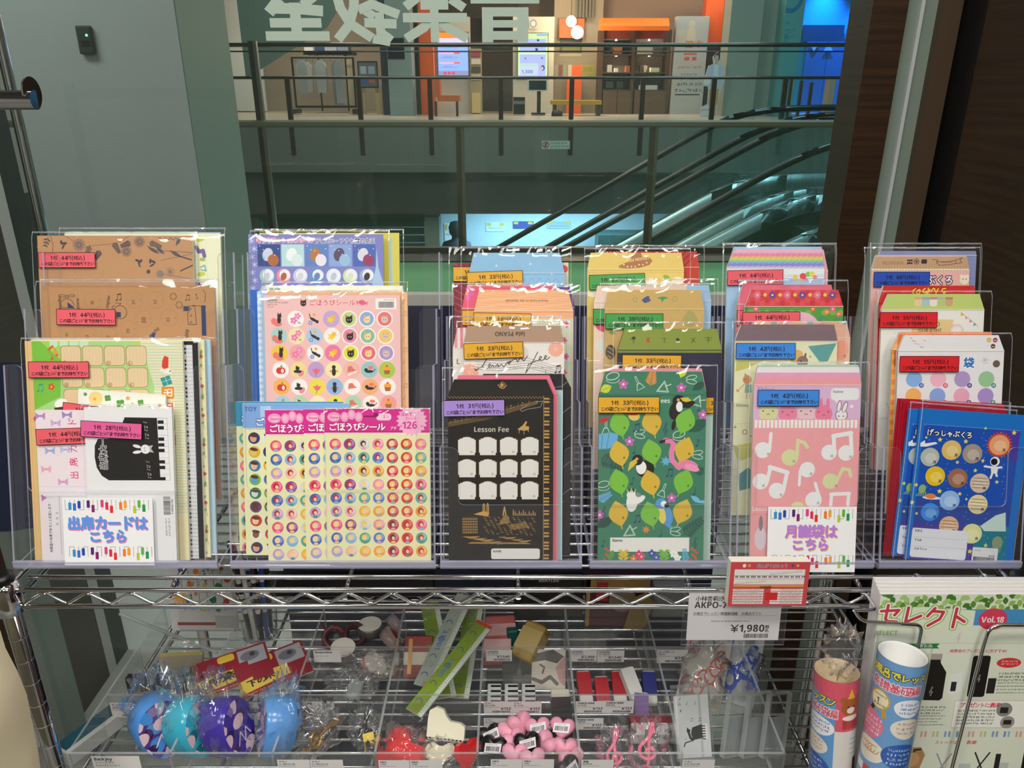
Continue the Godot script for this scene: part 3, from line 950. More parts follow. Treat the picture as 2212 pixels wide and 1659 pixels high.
	struct("ceiling_atrium", G.new().box2(Vector3(-7,6.3,-19.5), Vector3(8,6.5,-6.8)).done(), M.fascia)
	var fr := thing("slim_railing", "thin dark railing with glass panels before the opposite shops", "railing", Vector3(0, FAR_FLOOR, zf))
	var ty := on_z(1106,97, zf).y - FAR_FLOOR
	var my := on_z(1106,168, zf).y - FAR_FLOOR
	part("handrail", G.new(true).tube([Vector3(-6, ty,0), Vector3(7, ty,0)],0.03,8).done(), mat("rail_dark", X("4b4d4b"),0.25,0.9), fr)
	part("cable", G.new(true).tube([Vector3(-6, ty - 0.09,0), Vector3(7, ty - 0.09,0)],0.012,6).done(), M.rail_dark, fr)
	part("middle_rail", G.new(true).tube([Vector3(-6, my,0), Vector3(7, my,0)],0.022,8).done(), M.rail_dark, fr)
	for i in 11:
		var fx := on_z(472.0 + 152.5 * i,215, zf).x
		part("post", G.new().box2(Vector3(fx - 0.035,-0.5,-0.03), Vector3(fx + 0.035, my,0.03)).done(), M.dark_brown, fr)
		if i < 10:
			part("pane", G.new().quad2(Vector3(fx + 0.035,-0.62,0), Vector3(on_z(472.0 + 152.5 * (i + 1),215, zf).x - 0.035, my,0)).done(), M.rail_glass, fr)
	# shops on the floor below: a shuttered one and a bright one
	struct("wall_lower_back", G.new().box2(Vector3(-7,-3.6,-16.2), Vector3(8, y_lint + 0.3,-16.0)).done(), mat("lower_wall", X("b9cdd6"),0.6))
	struct("ceiling_lower", G.new().box2(Vector3(-7, y_lint - 0.02,-16.0), Vector3(8, y_lint + 0.1,-13.3)).done(), M.ceiling_white)
	var sh := thing("roller_shutter", "dark slatted shutter under a black sign band on lower floor", "shutter", Vector3(0,0,-13.02))
	var s0 := on_z(566,500,-13.0).x
	var s1 := on_z(918,500,-13.0).x
	part("sign_band", G.new().box2(Vector3(s0, on_z(740,476,-13.0).y,-0.2), Vector3(s1, y_lint,0.06)).done(), mat("sign_black", X("10110f"),0.4), sh)
	for i in 22:
		var sy := on_z(740,476,-13.0).y - 0.13 * (i + 1)
		part("slat", G.new().soft_box(Vector3((s0 + s1) * 0.5, sy + 0.06,-0.1), Vector3(s1 - s0,0.118,0.04),0.014).done(), kept("shutter_grey", X("4c5348"),0.5), sh)
	struct("wall_lower_pier", far_box(918,470,950,600,-13.0,0.4), M.concrete)
	struct("wall_lower_left", far_box(300,470,566,600,-13.0,0.4), M.fascia)
	var i := 0
	for a in [[1108,478,1152,494, "3f4f9a"],[1182,478,1232,494, "9fb9c8"],[960,482,985,520, "e8eef2"],[1050,480,1090,500, "c8dbe6"]]:
		var pc := canvas(100,60,96, X(a[4]))
		pc.rect(4,4,22,20, X("d8b850")).rect(74,4,22,20, X("d8b850")).tiny(10,34,80,8, X("5a6880"), i)
		single("wall_poster", far_sheet(a[0], a[1], a[2], a[3],-15.98), paper("lower_poster_%d" % i, pc),["blue and yellow poster on bright lower shop wall", "grey text poster on bright lower shop wall", "tall white poster beside the pier on lower floor", "pale blue poster on bright lower shop wall"][i], "poster")
		i += 1
	single("display_counter", far_box(1290,508,1400,640,-15.0,0.6), mat("counter_dark", X("27403f"),0.4), "dark green counter in bright lower shop", "counter")
	person_far()

func person_far() -> void:
	# someone in dark clothes walking on the lower floor
	var at := on_z(986,520,-14.6)
	var t := thing("person", "person in dark navy clothes standing in lower shop", "person", Vector3(at.x,-3.6,-14.6))
	var k := (on_z(986,478,-14.6).y + 3.6) / 1.70
	var g := G.new(true)
	var prof := [Vector2(0.02,0), Vector2(0.11,0.02), Vector2(0.10,0.3), Vector2(0.13,0.75), Vector2(0.17,0.95), Vector2(0.16,1.1), Vector2(0.2,1.35), Vector2(0.17,1.44), Vector2(0.06,1.48), Vector2(0.055,1.52), Vector2(0.085,1.56), Vector2(0.095,1.63), Vector2(0.07,1.69), Vector2(0.0,1.71)]
	for i in prof.size():
		prof[i] = prof[i] * k
	g.lathe(prof, Vector3.ZERO, Vector3.UP,14)
	g.tube([Vector3(-0.19,1.38,0) * k, Vector3(-0.25,1.1,0.03) * k, Vector3(-0.22,0.85,0.1) * k],[0.055 * k,0.045 * k,0.035 * k],8)
	g.tube([Vector3(0.19,1.38,0) * k, Vector3(0.25,1.1,0.03) * k, Vector3(0.22,0.85,0.1) * k],[0.055 * k,0.045 * k,0.035 * k],8)
	part("body", g.done(), mat("navy_cloth", X("20263a"),0.8), t)

# ------------------------------------------------------------------ escalators in the void
func path_on(z: float, flat: Array) -> Array:
	var q := []
	for i in range(0, flat.size(),2):
		q.append(on_z(flat[i], flat[i + 1], z))
	return q

func build_escalators() -> void:
	mat("belt", X("0d1416"),0.3)
	mat("skirt_steel", X("9fb8ba"),0.36,1.0)
	mat("truss_dark", X("151b1b"),0.5)
	mat("step_yellow", X("b6a52c"),0.5)
	pane("escalator_glass", Color(0.3,0.6,0.58,0.12),0.0)
	escalator("grey escalator rising beyond its twin, farther from the window",-11.0,-10.05,
		[1040,556,1529,277,1575,255,1640,240,1720,233,1960,231],[1130,564,1600,300,1650,276,1720,255,1800,248,2000,244])
	escalator("grey escalator rising just past the railing glass",-9.75,-8.7,
		[1190,552,1640,305,1700,276,1760,262,1830,256,2000,252],[1330,560,1560,430,1700,352,1800,311,1880,292,2000,286])

func escalator(label: String, z_far: float, z_near: float, far_px: Array, near_px: Array) -> void:
	var t := thing("escalator", label, "escalator", Vector3.ZERO, "escalators in the atrium")
	var foot := []
	for side in 2:
		var path: Array = path_on(z_far if side == 0 else z_near, far_px if side == 0 else near_px)
		path.push_front(path[0] + (path[0] - path[1]) * 1.2)
		path = bent(path,0.35)
		part("handrail", G.new(true).tube(path,0.04,8).done(), M.belt, t)
		var low := []
		for p in path:
			low.append(p + Vector3(0.12,-0.86,0))
		foot.append(low)
		var g := G.new()
		for i in path.size() - 1:
			g.quad(low[i], low[i + 1], path[i + 1] + Vector3(0,-0.04,0), path[i] + Vector3(0,-0.04,0))
		part("balustrade_glass", g.done(), M.escalator_glass, t)
		var s := G.new(true)
		for i in low.size() - 1:
			var a: Vector3 = low[i]
			var b: Vector3 = low[i + 1]
			var d := Vector3(0,-0.2,0)
			var o := Vector3(0,0,0.07)
			s.quad(a + d + o, b + d + o, b + o, a + o)
			s.quad(a + o, b + o, b - o, a - o)
			s.quad(a - o, b - o, b + d - o, a + d - o)
		part("skirt", s.done(), M.skirt_steel, t)
		var u := G.new()
		for i in low.size() - 1:
			var a: Vector3 = low[i] + Vector3(0.1,-0.2,0)
			var b: Vector3 = low[i + 1] + Vector3(0.1,-0.2,0)
			u.quad(a + Vector3(0,-0.75,0.03), b + Vector3(0,-0.75,0.03), b + Vector3(0,0,0.03), a + Vector3(0,0,0.03))
			u.quad(b + Vector3(0,-0.75,-0.03), a + Vector3(0,-0.75,-0.03), a + Vector3(0,0,-0.03), b + Vector3(0,0,-0.03))
		part("truss_cover", u.done(), M.truss_dark, t)
	# steps between the two skirts
	var lowest: Vector3 = foot[1][0]
	var y_end: float = foot[1][foot[1].size() - 1].y - 0.16
	var k := 0
	while true:
		var p := lowest + Vector3(0.385 * k + 0.35,0.222 * k - 0.1,0)
		k += 1
		if p.y > y_end or k > 30:
			break
		var st := part("step", G.new().box2(Vector3(p.x - 0.2, p.y - 0.2, z_far + 0.08), Vector3(p.x + 0.2, p.y, z_near - 0.08)).done(), M.truss_dark, t)
		part("step_edge", G.new().box2(Vector3(p.x - 0.2, p.y, z_near - 0.16), Vector3(p.x + 0.2, p.y + 0.004, z_near - 0.08)).done(), M.step_yellow, st)

# ------------------------------------------------------------------ the shops across the void
func face_tex(called: String, c: Canvas, rough := 0.5) -> StandardMaterial3D:
	return M[called] if M.has(called) else paper(called, c, rough)

func screen_mat(called: String, c: Canvas, energy: float) -> StandardMaterial3D:
	var m := mat(called, Color(0.02,0.02,0.02),0.3)
	m.emission_enabled = true
	m.emission = Color.WHITE
	m.emission_texture = c.tex()
	m.emission_operator = BaseMaterial3D.EMISSION_OP_MULTIPLY
	m.emission_energy_multiplier = energy
	return m

func build_far_shops() -> void:
	var zb := -17.5
	var z := -15.5
	struct("wall_shops_back", G.new().box2(Vector3(-7, FAR_FLOOR, zb - 0.2), Vector3(8,5.2, zb)).done(), mat("shop_back", X("6f6459"),0.7))
	struct("ceiling_shops", G.new().box2(Vector3(-7,3.85, zb), Vector3(8,4.05,-13.6)).done(), M.ceiling_white)
	# clothes shop
	struct("wall_clothes_shop", far_box(380,-40,560,240,-16.6,0.1), M.white_paint)
	struct("wall_clothes_back", far_box(560,-40,830,246,-17.3,0.1), mat("clothes_back", X("857a6a"),0.7))
	var gl := thing("glass_screen", "slanting grey-green glass screen beside the clothes shop", "screen", on_z(600,170,-12.9))
	var q0 := on_z(545,170,-12.9) - gl.position
	var q1 := on_z(600,60,-12.9) - gl.position
	part("sheet", G.new().slab(poly([q0.x - 0.1, q0.y, q0.x - 0.1, q1.y + 1.0, q1.x + 1.5, q1.y + 1.0, q1.x + 0.75, q1.y]), Transform3D.IDENTITY,0.02, Vector2.ZERO, Vector2.ONE).done(), mat("screen_green", X("5e6f66"),0.4), gl)
	var rack := thing("clothes_rail", "black clothes rail on the opposite shop floor", "clothes rail", Vector3(0,0,-15.2))
	var ra := on_z(630,124,-15.2)
	var rb := on_z(762,124,-15.2)
	part("rail", G.new(true).tube([Vector3(ra.x, ra.y,0), Vector3(rb.x, rb.y,0)],0.02,8).done(), M.dark_metal, rack)
	for x in [ra.x, rb.x]:
		part("leg", G.new(true).tube([Vector3(x, FAR_FLOOR + 0.12,0), Vector3(x, ra.y,0)],0.02,8).done(), M.dark_metal, rack)
		part("foot", G.new().box(Vector3(x, FAR_FLOOR + 0.06,0), Vector3(0.06,0.08,0.5)).done(), M.dark_metal, rack)
	part("base_rail", G.new().box2(Vector3(ra.x, FAR_FLOOR + 0.12,-0.02), Vector3(rb.x, FAR_FLOOR + 0.16,0.02)).done(), M.dark_metal, rack)
	var tones := ["8d8f92", "a3a6a8", "b9bcbf", "9b9ca0", "85878b", "c4c6c8", "8a8c90", "777a80", "a0a0a4"]
	for i in 9:
		var w: float = [24,17,15,13,15,17,14,19,17][i]
		var px := 640.0 + i * 12.6
		var len_px: float = [200,206,200,198,196,200,208,226,222][i]
		var s := thing("hanging_shirt", "grey shirt on a hanger among the shirts on black rail", "shirt", Vector3(0,0,-15.2), "shirts on the clothes rail")
		var a := on_z(px - w * 0.5,160,-15.2).x
		var b := on_z(px + w * 0.5,160,-15.2).x
		var m := (a + b) * 0.5
		var top := ra.y - 0.06
		var low := on_z(px, len_px,-15.2).y
		var key := "shirt_%d" % i
		var outline := poly([a, low, b, low, b + 0.01, top - 0.35, b + 0.02, top - 0.09, m + 0.04, top, m - 0.04, top, a - 0.02, top - 0.09, a - 0.01, top - 0.35])
		part("cloth", G.new().slab(outline, Transform3D(Basis(Vector3.UP,0.15 * (i % 3 - 1)), Vector3(0,0,0.02 + 0.012 * (i % 2))),0.04 + 0.03 * (i % 2), Vector2.ZERO, Vector2.ONE).done(), mat(key, X(tones[i]),0.85), s)
		part("hanger", G.new(true).tube(bent([Vector3(m, top - 0.01,0.01), Vector3(m, ra.y + 0.03,0.01), Vector3(m + 0.02, ra.y + 0.03,-0.01)],0.02,3),0.005,5).done(), M.steel, s)
	var shelf := thing("display_shelf", "dark shelf above the clothes rail with folded clothes", "shelf", Vector3.ZERO)
	part("board", far_box(655,112,760,118,-15.9,0.5), M.dark_metal, shelf)
	part("support", far_box(690,118,693,240,-16.2,0.03), M.dark_metal, shelf)
	part("support", far_box(748,118,752,240,-16.2,0.03), M.dark_metal, shelf)
	var fold := [[657,98,676, "d8d8cf"],[680,100,700, "34406a"],[701,98,727, "a6aab8"],[729,100,752, "8d92a8"]]
	for i in 4:
		var f: Array = fold[i]
		single("folded_clothes", far_box(f[0], f[1], f[2],112,-15.75,0.3), mat("fold_%d" % i, X(f[3]),0.85),["cream folded knit on dark display shelf", "navy folded garment on dark display shelf", "pale grey folded shirts on dark display shelf", "blue-grey folded shirts on dark display shelf"][i], "clothes")
	for a in [[752,128,765,254, "b7a384", "tall beige panel beside clothes rail"],[768,190,776,254, "cbb891", "short cream board below the picture stand"],[782,190,790,254, "c2ad85", "short tan board below the picture stand"],[812,185,826,254, "c9b58c", "cream board leaning by navy column"]]:
		single("display_board", far_box(a[0], a[1], a[2], a[3],-15.4,0.05), mat("board_" + a[4], X(a[4]),0.6), a[5], "board")
	var pic := canvas(60,80,80, X("5b6570"))
	pic.rect(6,12,20,26, X("9fb0c0")).rect(32,12,22,26, X("8fa3b8")).rect(6,48,22,22, X("3b5fa8")).rect(32,48,20,20, X("b05a6a"))
	var st := thing("picture_stand", "grey stand holding small blue pictures in clothes shop", "stand", Vector3.ZERO)
	part("panel", far_box(773,132,816,190,-15.3,0.04), M.dark_metal, st)
	part("print", far_sheet(775,135,814,187,-15.295), paper("stand_print", pic), st)
	part("pole", far_box(779,190,783,252,-15.3,0.03), M.dark_metal, st)
	struct("pillar_navy", far_box(821,-30,836,256,-15.0,0.3), mat("navy_paint", X("1c2742"),0.5))
	struct("pillar_clad", far_box(836,-30,888,258,-14.6,0.5), mat("clad_grey", X("7e8c8a"),0.5))
	var tv := thing("wall_screen", "dark blank screen on grey clad column", "screen", Vector3.ZERO)
	part("bezel", far_box(836.5,82,873,127,-14.58,0.02), M.black_plastic, tv)
	part("glass", far_box(839,85,870.5,124,-14.575,0.004), mat("blank_screen", X("16202e"),0.15), tv)
	for i in 4:
		struct("pillar_louver", far_box(889.0 + i * 4.2,-30,892.0 + i * 4.2,256,-15.2,0.12), M.dark_metal)
	# phone shop: orange column, white pylons with lit screens
	struct("pillar_orange", far_box(905,-30,936,246,-15.3,0.35), M.orange)
	struct("wall_dark_entry", far_box(936,-30,1120,40,-16.8,0.1), mat("entry_dark", X("39302a"),0.7))
	single("pylon", far_box(938,36,1016,246,-15.6,0.3), mat("pylon_white", X("b8aea2"),0.5), "white pylon carrying an orange and blue screen", "pylon")
	single("pylon", far_box(1108,36,1196,248,-15.6,0.3), M.pylon_white, "white pylon carrying a pale blue and yellow screen", "pylon")
	var s1 := canvas(64,92,160, X("8fb0f2"))
	s1.rect(0,0,64,12, X("ff8a2a")).rect(0,12,64,10, X("d7c9f5")).rect(0,22,64,3, X("f0b0c0"))
	for i in 3:
		s1.rect(2,42 + i * 21,44,4, X("e8a8c8")).rect(34,42.5 + i * 21,12,3, X("f0503c")).tiny(6,31 + i * 21,36,3, X("5878c8"), i).tiny(12,50 + i * 21,18,3, X("5878c8"), i + 5)
	s1.rect(0,82,64,10, X("8c90b8"))
	for i in 3:
		s1.dot(14 + i * 9,87,3.4, X("d84858"))
	display("advert_screen", "lit screen with orange top and blue bands on white pylon",[946,70,1011,163], s1,1.5)
	var s2 := canvas(64,96,160, X("a9b4f6"))
	s2.rect(0,0,64,12, X("c9e59a")).rect(40,2,24,3, X("6aa8f0")).rect(0,12,4,80, X("c4e6a0")).rect(60,12,4,80, X("c4e6a0")).rect(4,41,56,5, X("cdeab0")).rect(4,66,40,3, X("b8dcae")).rect(4,70,40,22, X("bccbe8"))
	s2.dot(40,35,3, X("303a78")).dot(43,15,2.5, X("303a78")).dot(16,55,2, X("6070b8")).dot(52,54,2.4, X("6070b8")).oval(54,76,4,6, X("4a3f5a")).oval(53,77,2.4,3.6, X("e0b8b0"))
	s2.text("1,300",8,80,9,0.8, X("6a78a8"))
	display("advert_screen", "lit screen with pale blue and yellow layout on white pylon",[1119,72,1183,166], s2,1.5)
	var clk := canvas(40,40,64, X("b0aca2"))
	clk.ring(20,20,16,4, X("62708a"), X("b9b5aa"))
	single("wall_clock", far_sheet(1143,40,1161,62,-15.57), paper("clock_print", clk), "round grey clock print on white pylon", "clock")
	struct("wall_entry", far_box(1040,40,1110,246,-17.2,0.1), mat("entry_brown", X("3a3127"),0.6))
	var br := thing("brochure_stand", "slim brochure stand between the two white pylons", "brochure stand", Vector3.ZERO)
	part("frame", far_box(1016,105,1041,246,-15.5,0.1), mat("stand_tan", X("9a8a68"),0.6), br)
	for i in 4:
		part("brochure", far_box(1018,110.0 + i * 17,1038,122.0 + i * 17,-15.48,0.02), mat("bro_%d" % i, X(["a03a5a", "c8c0b0", "4a4440", "b8b0a4"][i]),0.6), br)
	part("lower_panel", far_box(1019,200,1038,244,-15.47,0.02), mat("bro_tan", X("c2aa72"),0.6), br)
	var ch := thing("orange_chair", "orange upholstered chair with dark wood legs", "chair", Vector3.ZERO)
	part("seat", far_box(945,206,992,219,-14.4,0.45), mat("chair_orange", X("b65c26"),0.6), ch)
	part("backrest", far_box(937,168,950,210,-14.6,0.4), M.chair_orange, ch)
	for a in [[939,-14.4],[985,-14.4],[939,-14.8],[985,-14.8]]:
		part("leg", far_box(a[0],219, a[0] + 5,253, a[1],0.04), M.dark_brown, ch)
	var bin := thing("waste_bin", "black waste bin with steel band", "bin", Vector3.ZERO)
	part("body", far_box(1109,210,1134,247,-14.9,0.25), M.black_plastic, bin)
	part("band", far_box(1108.5,218,1134.5,225,-14.89,0.27), M.steel, bin)
	var tb := thing("tablet_stand", "white tablet on a tall grey stand", "tablet stand", Vector3.ZERO)
	part("screen_frame", far_box(1139,171,1184,197,-14.8,0.03), mat("tablet_white", X("b4b8b2"),0.4), tb)
	part("tablet_glass", far_box(1143,174,1180,194,-14.795,0.004), M.blank_screen, tb)
	part("pole", far_box(1160,197,1168,246,-14.85,0.08), M.dark_metal, tb)
	part("base", far_box(1148,244,1178,248,-14.7,0.3), M.dark_metal, tb)
	var bs := thing("yellow_bench", "yellow padded bench on dark legs", "bench", Vector3.ZERO)
	part("seat", far_box(1191,217,1300,226,-14.5,0.4), mat("bench_yellow", X("b58a2c"),0.6), bs)
	for a in [1195,1290]:
		part("leg", far_box(a,226, a + 7,253,-14.55,0.3), mat("bench_leg", X("454a48"),0.4,0.5), bs)
	for k in 2:
		var sx := 1197.0 + 12 * k
		single("shoe", G.new(true).lathe([Vector2(0,0), Vector2(0.05,0.0), Vector2(0.05,0.05), Vector2(0.03,0.1), Vector2(0,0.11)], Vector3(on_z(sx,250,-14.4).x, FAR_FLOOR,-14.4), Vector3.UP,10).done(), M.black_plastic, "black shoe on the floor under the yellow bench", "shoe", "shoes under the bench")
	# orange panels, pictures and beige wall
	struct("wall_orange", far_box(1208,40,1262,82,-16.0,0.1), M.orange)
	struct("wall_orange_low", far_box(1224,140,1256,250,-15.6,0.1), M.orange)
	struct("wall_beige", far_box(1196,-30,1300,250,-16.2,0.1), M.beige)
	var pc := canvas(50,40,80, X("4d4a24"))
	pc.rect(0,0,50,14, X("2c2822")).rect(6,18,40,10, X("77702a")).rect(0,33,50,7, X("b0a284"))
	single("framed_picture", far_sheet(1209,80,1257,122,-16.195), paper("pic_olive", pc), "olive landscape picture on orange and beige wall", "picture")
	var pc2 := canvas(40,50,80, X("a39a52"))
	pc2.rect(4,8,30,20, X("8c9048")).tiny(4,34,30,4, X("6a6430"),2)
	single("framed_picture", far_sheet(1256,140,1284,168,-16.195), paper("pic_yellow", pc2), "small yellow-green picture low on the beige wall", "picture")
	for i in 4:
		single("leaflet", far_sheet(1197.0 + i * 10,140,1205.0 + i * 10,165,-16.195 if i < 3 else -15.595), mat("leaf_%d" % i, X(["a89a90", "8c5a50", "9aa08c", "a9a49a"][i]),0.6),["pale leaflet on wall beside the advert pylon", "dull red leaflet on wall beside the advert pylon", "green-grey leaflet on wall before the orange strip", "cream leaflet on the orange strip"][i], "leaflet", "leaflets beside the pylon")
	for i in 6:
		single("ceiling_pipe", far_box(1245.0 + i * 7,-40,1249.0 + i * 7,38,-16.1,0.06), kept("pipe_grey", X("6f6a5e"),0.5), "pale upright slat above the beige wall by the lamps", "slat", "slats above the lamps")
	for a in [[1234,46,10.5,-15.0],[1247,70,12.5,-14.6]]:
		var at := on_z(a[0], a[1], a[3])
		var r: float = a[2] / F * (absf(a[3]) * 0.98)
		var lamp := thing("pendant_lamp", "smaller globe pendant lamp hung higher, with thin cord" if a[2] < 11 else "larger globe pendant lamp hung lower, with thin cord", "lamp", at, "globe pendants")
		var prof := []
		for i in 11:
			var t := PI * i / 10.0
			prof.append(Vector2(sin(t) * r,-cos(t) * r))
		part("globe_lamp", G.new(true).lathe(prof, Vector3.ZERO, Vector3.UP,16).done(), glow("globe_white", Color(1.0,0.93,0.75),2.6) if not M.has("globe_white") else M.globe_white, lamp)
		part("cord", G.new().tube([Vector3(0, r,0), Vector3(0,3.85 - at.y,0)],0.006,5).done(), M.steel, lamp)
		var l := OmniLight3D.new()
		l.name = numbered("pendant_source")
		l.light_energy = 0.8
		l.light_size = r * 0.5
		l.light_color = Color(1.0,0.9,0.7)
		l.omni_range = 12.0
		l.omni_attenuation = 2.0
		l.shadow_enabled = true
		add_child(l)
		l.position = at
	# cabinet under the orange awning
	struct("wall_tan", far_box(1290,-40,1530,240,-16.6,0.1), mat("wall_rose", X("9a7f6c"),0.7))
	var cb := thing("display_cabinet", "brown open shelving cabinet with spotlit niches under orange awning", "cabinet", Vector3.ZERO)
	mat("cabinet_brown", X("4e3423"),0.5)
	mat("niche_white", X("a9a49c"),0.6)
	for a in [[1293,1302],[1363,1370],[1437,1446]]:
		part("upright", far_box(a[0],64, a[1],250,-15.5,0.4), M.cabinet_brown, cb)
	part("back", far_box(1296,64,1442,250,-15.92,0.03), M.niche_white, cb)
	part("red_panel", far_box(1302,64,1363,84,-15.6,0.03), mat("deep_red", X("7e2f26"),0.6), cb)
	part("red_panel", far_box(1370,64,1437,84,-15.6,0.03), M.deep_red, cb)
	for y in [117,156,194]:
		part("shelf", far_box(1302, y,1363, y + 3,-15.5,0.4), M.cabinet_brown, cb)
		part("shelf", far_box(1370, y,1437, y + 3,-15.5,0.4), M.cabinet_brown, cb)
	part("door", far_box(1302,197,1332,246,-15.49,0.03), mat("door_brown", X("5d452f"),0.5), cb)
	part("door", far_box(1333,197,1363,246,-15.49,0.03), M.door_brown, cb)
	part("door", far_box(1370,197,1437,246,-15.49,0.03), M.door_brown, cb)
	part("dark_niche", far_box(1304,87,1361,117,-15.7,0.02), M.black_plastic, cb)
	for a in [[1331,88],[1402,88],[1331,122],[1402,122]]:
		var at := on_z(a[0], a[1],-15.62)
		part("spot_lamp", G.new().lathe([Vector2(0.0,0.035), Vector2(0.012,0.03), Vector2(0.024,0), Vector2(0,0)], at, Vector3.UP,10).done(), glow("niche_lamp", Color(1,0.95,0.85),4.0) if not M.has("niche_lamp") else M.niche_lamp, cb)
		var l := SpotLight3D.new()
		l.name = numbered("niche_source")
		l.light_energy = 0.9
		l.light_color = Color(1.0,0.93,0.82)
		l.spot_angle = 55
		l.spot_range = 4.0
		l.light_size = 0.03
		l.shadow_enabled = true
		add_child(l)
		l.position = at + Vector3(0,-0.02,0)
		l.rotation_degrees = Vector3(-90,0,0)
	var goods := [[1312,140,1322,156, "b8b4ac"],[1328,147,1335,156, "d4d0c6"],[1352,142,1361,156, "a34f36"],[1383,141,1388,156, "5c4a42"],[1391,141,1396,156, "c9b9a0"],[1398,142,1403,156, "6a5a50"],[1406,146,1424,156, "b4b48e"],[1309,176,1325,190, "33302c"],[1332,176,1346,190, "2e2b28"],[1380,184,1420,194, "a9adac"],[1376,100,1410,117, "a4988a"],[1326,102,1344,116, "8d4f2c"]]
	var gl2 := ["white jar on the upper cabinet shelf beside the spotlight glow", "small pale cup on the upper cabinet shelf", "rust red pot at the end of the upper cabinet shelf", "slim dark bottle on the second cabinet column", "slim cream bottle on the second cabinet column", "slim brown bottle on the second cabinet column", "pale yellow box beside the slim bottles", "black framed item on the middle cabinet shelf, beside the post", "black framed item on the middle cabinet shelf, by the divider", "flat grey box on the lower cabinet shelf", "tan carton in the top cabinet niche", "brown globe in the dark cabinet niche"]
	for i in goods.size():
		var g: Array = goods[i]
		single("shelf_goods", far_box(g[0], g[1], g[2], g[3],-15.52,0.16), mat("goods_%d" % i, X(g[4]),0.5), gl2[i], "goods", "goods in the awning cabinet")
	var aw := thing("shop_awning", "bright orange fabric awning over the brown cabinet", "awning", Vector3.ZERO)
	var w0 := far_rect(1294,39,1444,58,-15.7)
	var w1 := far_rect(1294,56,1446,66,-15.15)
	mat("awning_cloth", X("f26a10"),0.7)
	part("slope", G.new().quad_(Vector3(w1[0].x, w1[1].y,-15.15), Vector3(w1[1].x, w1[1].y,-15.15), Vector3(w0[1].x, w0[1].y,-15.7), Vector3(w0[0].x, w0[1].y,-15.7)).done(), M.awning_cloth, aw)
	part("valance", G.new().box2(Vector3(w1[0].x, w1[0].y,-15.16), Vector3(w1[1].x, w1[1].y,-15.145)).done(), M.awning_cloth, aw)
	# clinic panel, standee and column
	var pn := canvas(72,216,200, X("a3a2a0"))
	pn.oval(34,40,10,24, X("b9ad98")).dot(34,16,8, X("b9ad98")).oval(14,44,8,22, X("aea594"))
	pn.text("本",44,50,17,2.6, X("c2603a"))
	pn.rect(22,52,18,15, X("c06038")).line([24,56,38,56],1.4, X("a3a2a0")).line([24,61,38,61],1.4, X("a3a2a0"))
	pn.rect(20,78,30,4, X("b8553a")).rect(22,86,12,8, X("b8553a")).rect(40,86,10,8, X("b8553a"))
	pn.tiny(6,106,60,6, X("a8503c"),3).tiny(16,122,40,5, X("57585a"),4).tiny(16,132,40,5, X("4a4b4d"),5).tiny(6,142,58,8, X("3d3e40"),6).tiny(6,156,58,8, X("3d3e40"),7).rect(6,168,58,3, X("3d3e40"))
	var cp := thing("clinic_panel", "tall grey advertising panel with orange lettering", "panel", Vector3.ZERO)
	part("board", far_box(1456,35,1524,250,-15.4,0.25), M.white_paint, cp)
	part("print", far_sheet(1456.5,35.5,1523.5,249,-15.397), paper("clinic_print", pn), cp)
	struct("pillar_orange_right", far_box(1525,-40,1563,96,-15.6,0.3), M.orange)
	struct("wall_dark_strip", far_box(1524,96,1572,250,-16.3,0.1), mat("strip_dark", X("3a3430"),0.6))
	standee()
	# right: grey columns, the teal column and the blue lift wall
	struct("pillar_stone", far_box(1572,-40,1640,258,-14.4,0.5), mat("stone_grey", X("868f86"),0.4))
	struct("pillar_stone", far_box(1640,-40,1690,258,-14.6,0.5), mat("stone_tan", X("8b8b7f"),0.4))
	var teal := canvas(60,330,160, X("4f8f92"))
	teal.ring(14,44,40,11, X("1d6a92"), X("4f8f92"))
	teal.rect(6,120,12,28, X("2c6f7e")).rect(8,122,8,24, X("4f8f92")).rect(10,130,4,12, X("2c6f7e")).tiny(20,120,8,8, X("2c6f7e"),3).tiny(20,132,8,8, X("2c6f7e"),5).tiny(32,118,6,7, X("2c6f7e"),7).tiny(32,130,6,7, X("2c6f7e"),8).line([4,108,10,102,16,108],2, X("2c6f7e"))
	struct("pillar_teal", far_box(1688,-55,1728,258,-14.2,0.4), mat("teal_paint", X("4f8f92"),0.4))
	part("print", far_sheet(1688.5,-54,1727.5,257,-14.195), paper("teal_print", teal), get_node("pillar_teal"))
	struct("wall_lift", far_box(1700,-60,2100,262,-16.4,0.1), mat("lift_blue", X("2f9fc4"),0.5))
	var lift := thing("lift_doors", "dark blue lift doorway with arrows above", "lift", Vector3.ZERO)
	part("lintel", far_box(1735,54,1823,90,-16.3,0.08), mat("lift_dark", X("123f56"),0.4), lift)
	part("door", far_box(1733,90,1778,262,-16.28,0.06), mat("lift_door", X("3f78a8"),0.3,0.3), lift)
	part("door", far_box(1779,90,1822,262,-16.28,0.06), M.lift_door, lift)
	part("jamb", far_box(1822,54,1832,262,-16.26,0.1), mat("lift_jamb", X("2a84a6"),0.4), lift)
	var arrow := far_rect(1738,92,1780,112,-16.26)
	var c0: Vector3 = (arrow[0] + arrow[1]) * 0.5
	part("arrow", G.new().slab(poly([-0.1,0.08,0.1,0.08,0,-0.08]), Transform3D(Basis.IDENTITY, c0),0.004, Vector2.ZERO, Vector2.ONE).done(), mat("arrow_pale", X("6fb8e6"),0.5), lift)
	part("arrow", G.new().slab(poly([-0.1,-0.08,0.1,-0.08,0,0.08]), Transform3D(Basis.IDENTITY, c0 + Vector3(0.28,0,0)),0.004, Vector2.ZERO, Vector2.ONE).done(), M.arrow_pale, lift)
	var sg := thing("lift_sign", "small framed lift indicator sign on blue wall", "sign", Vector3.ZERO)
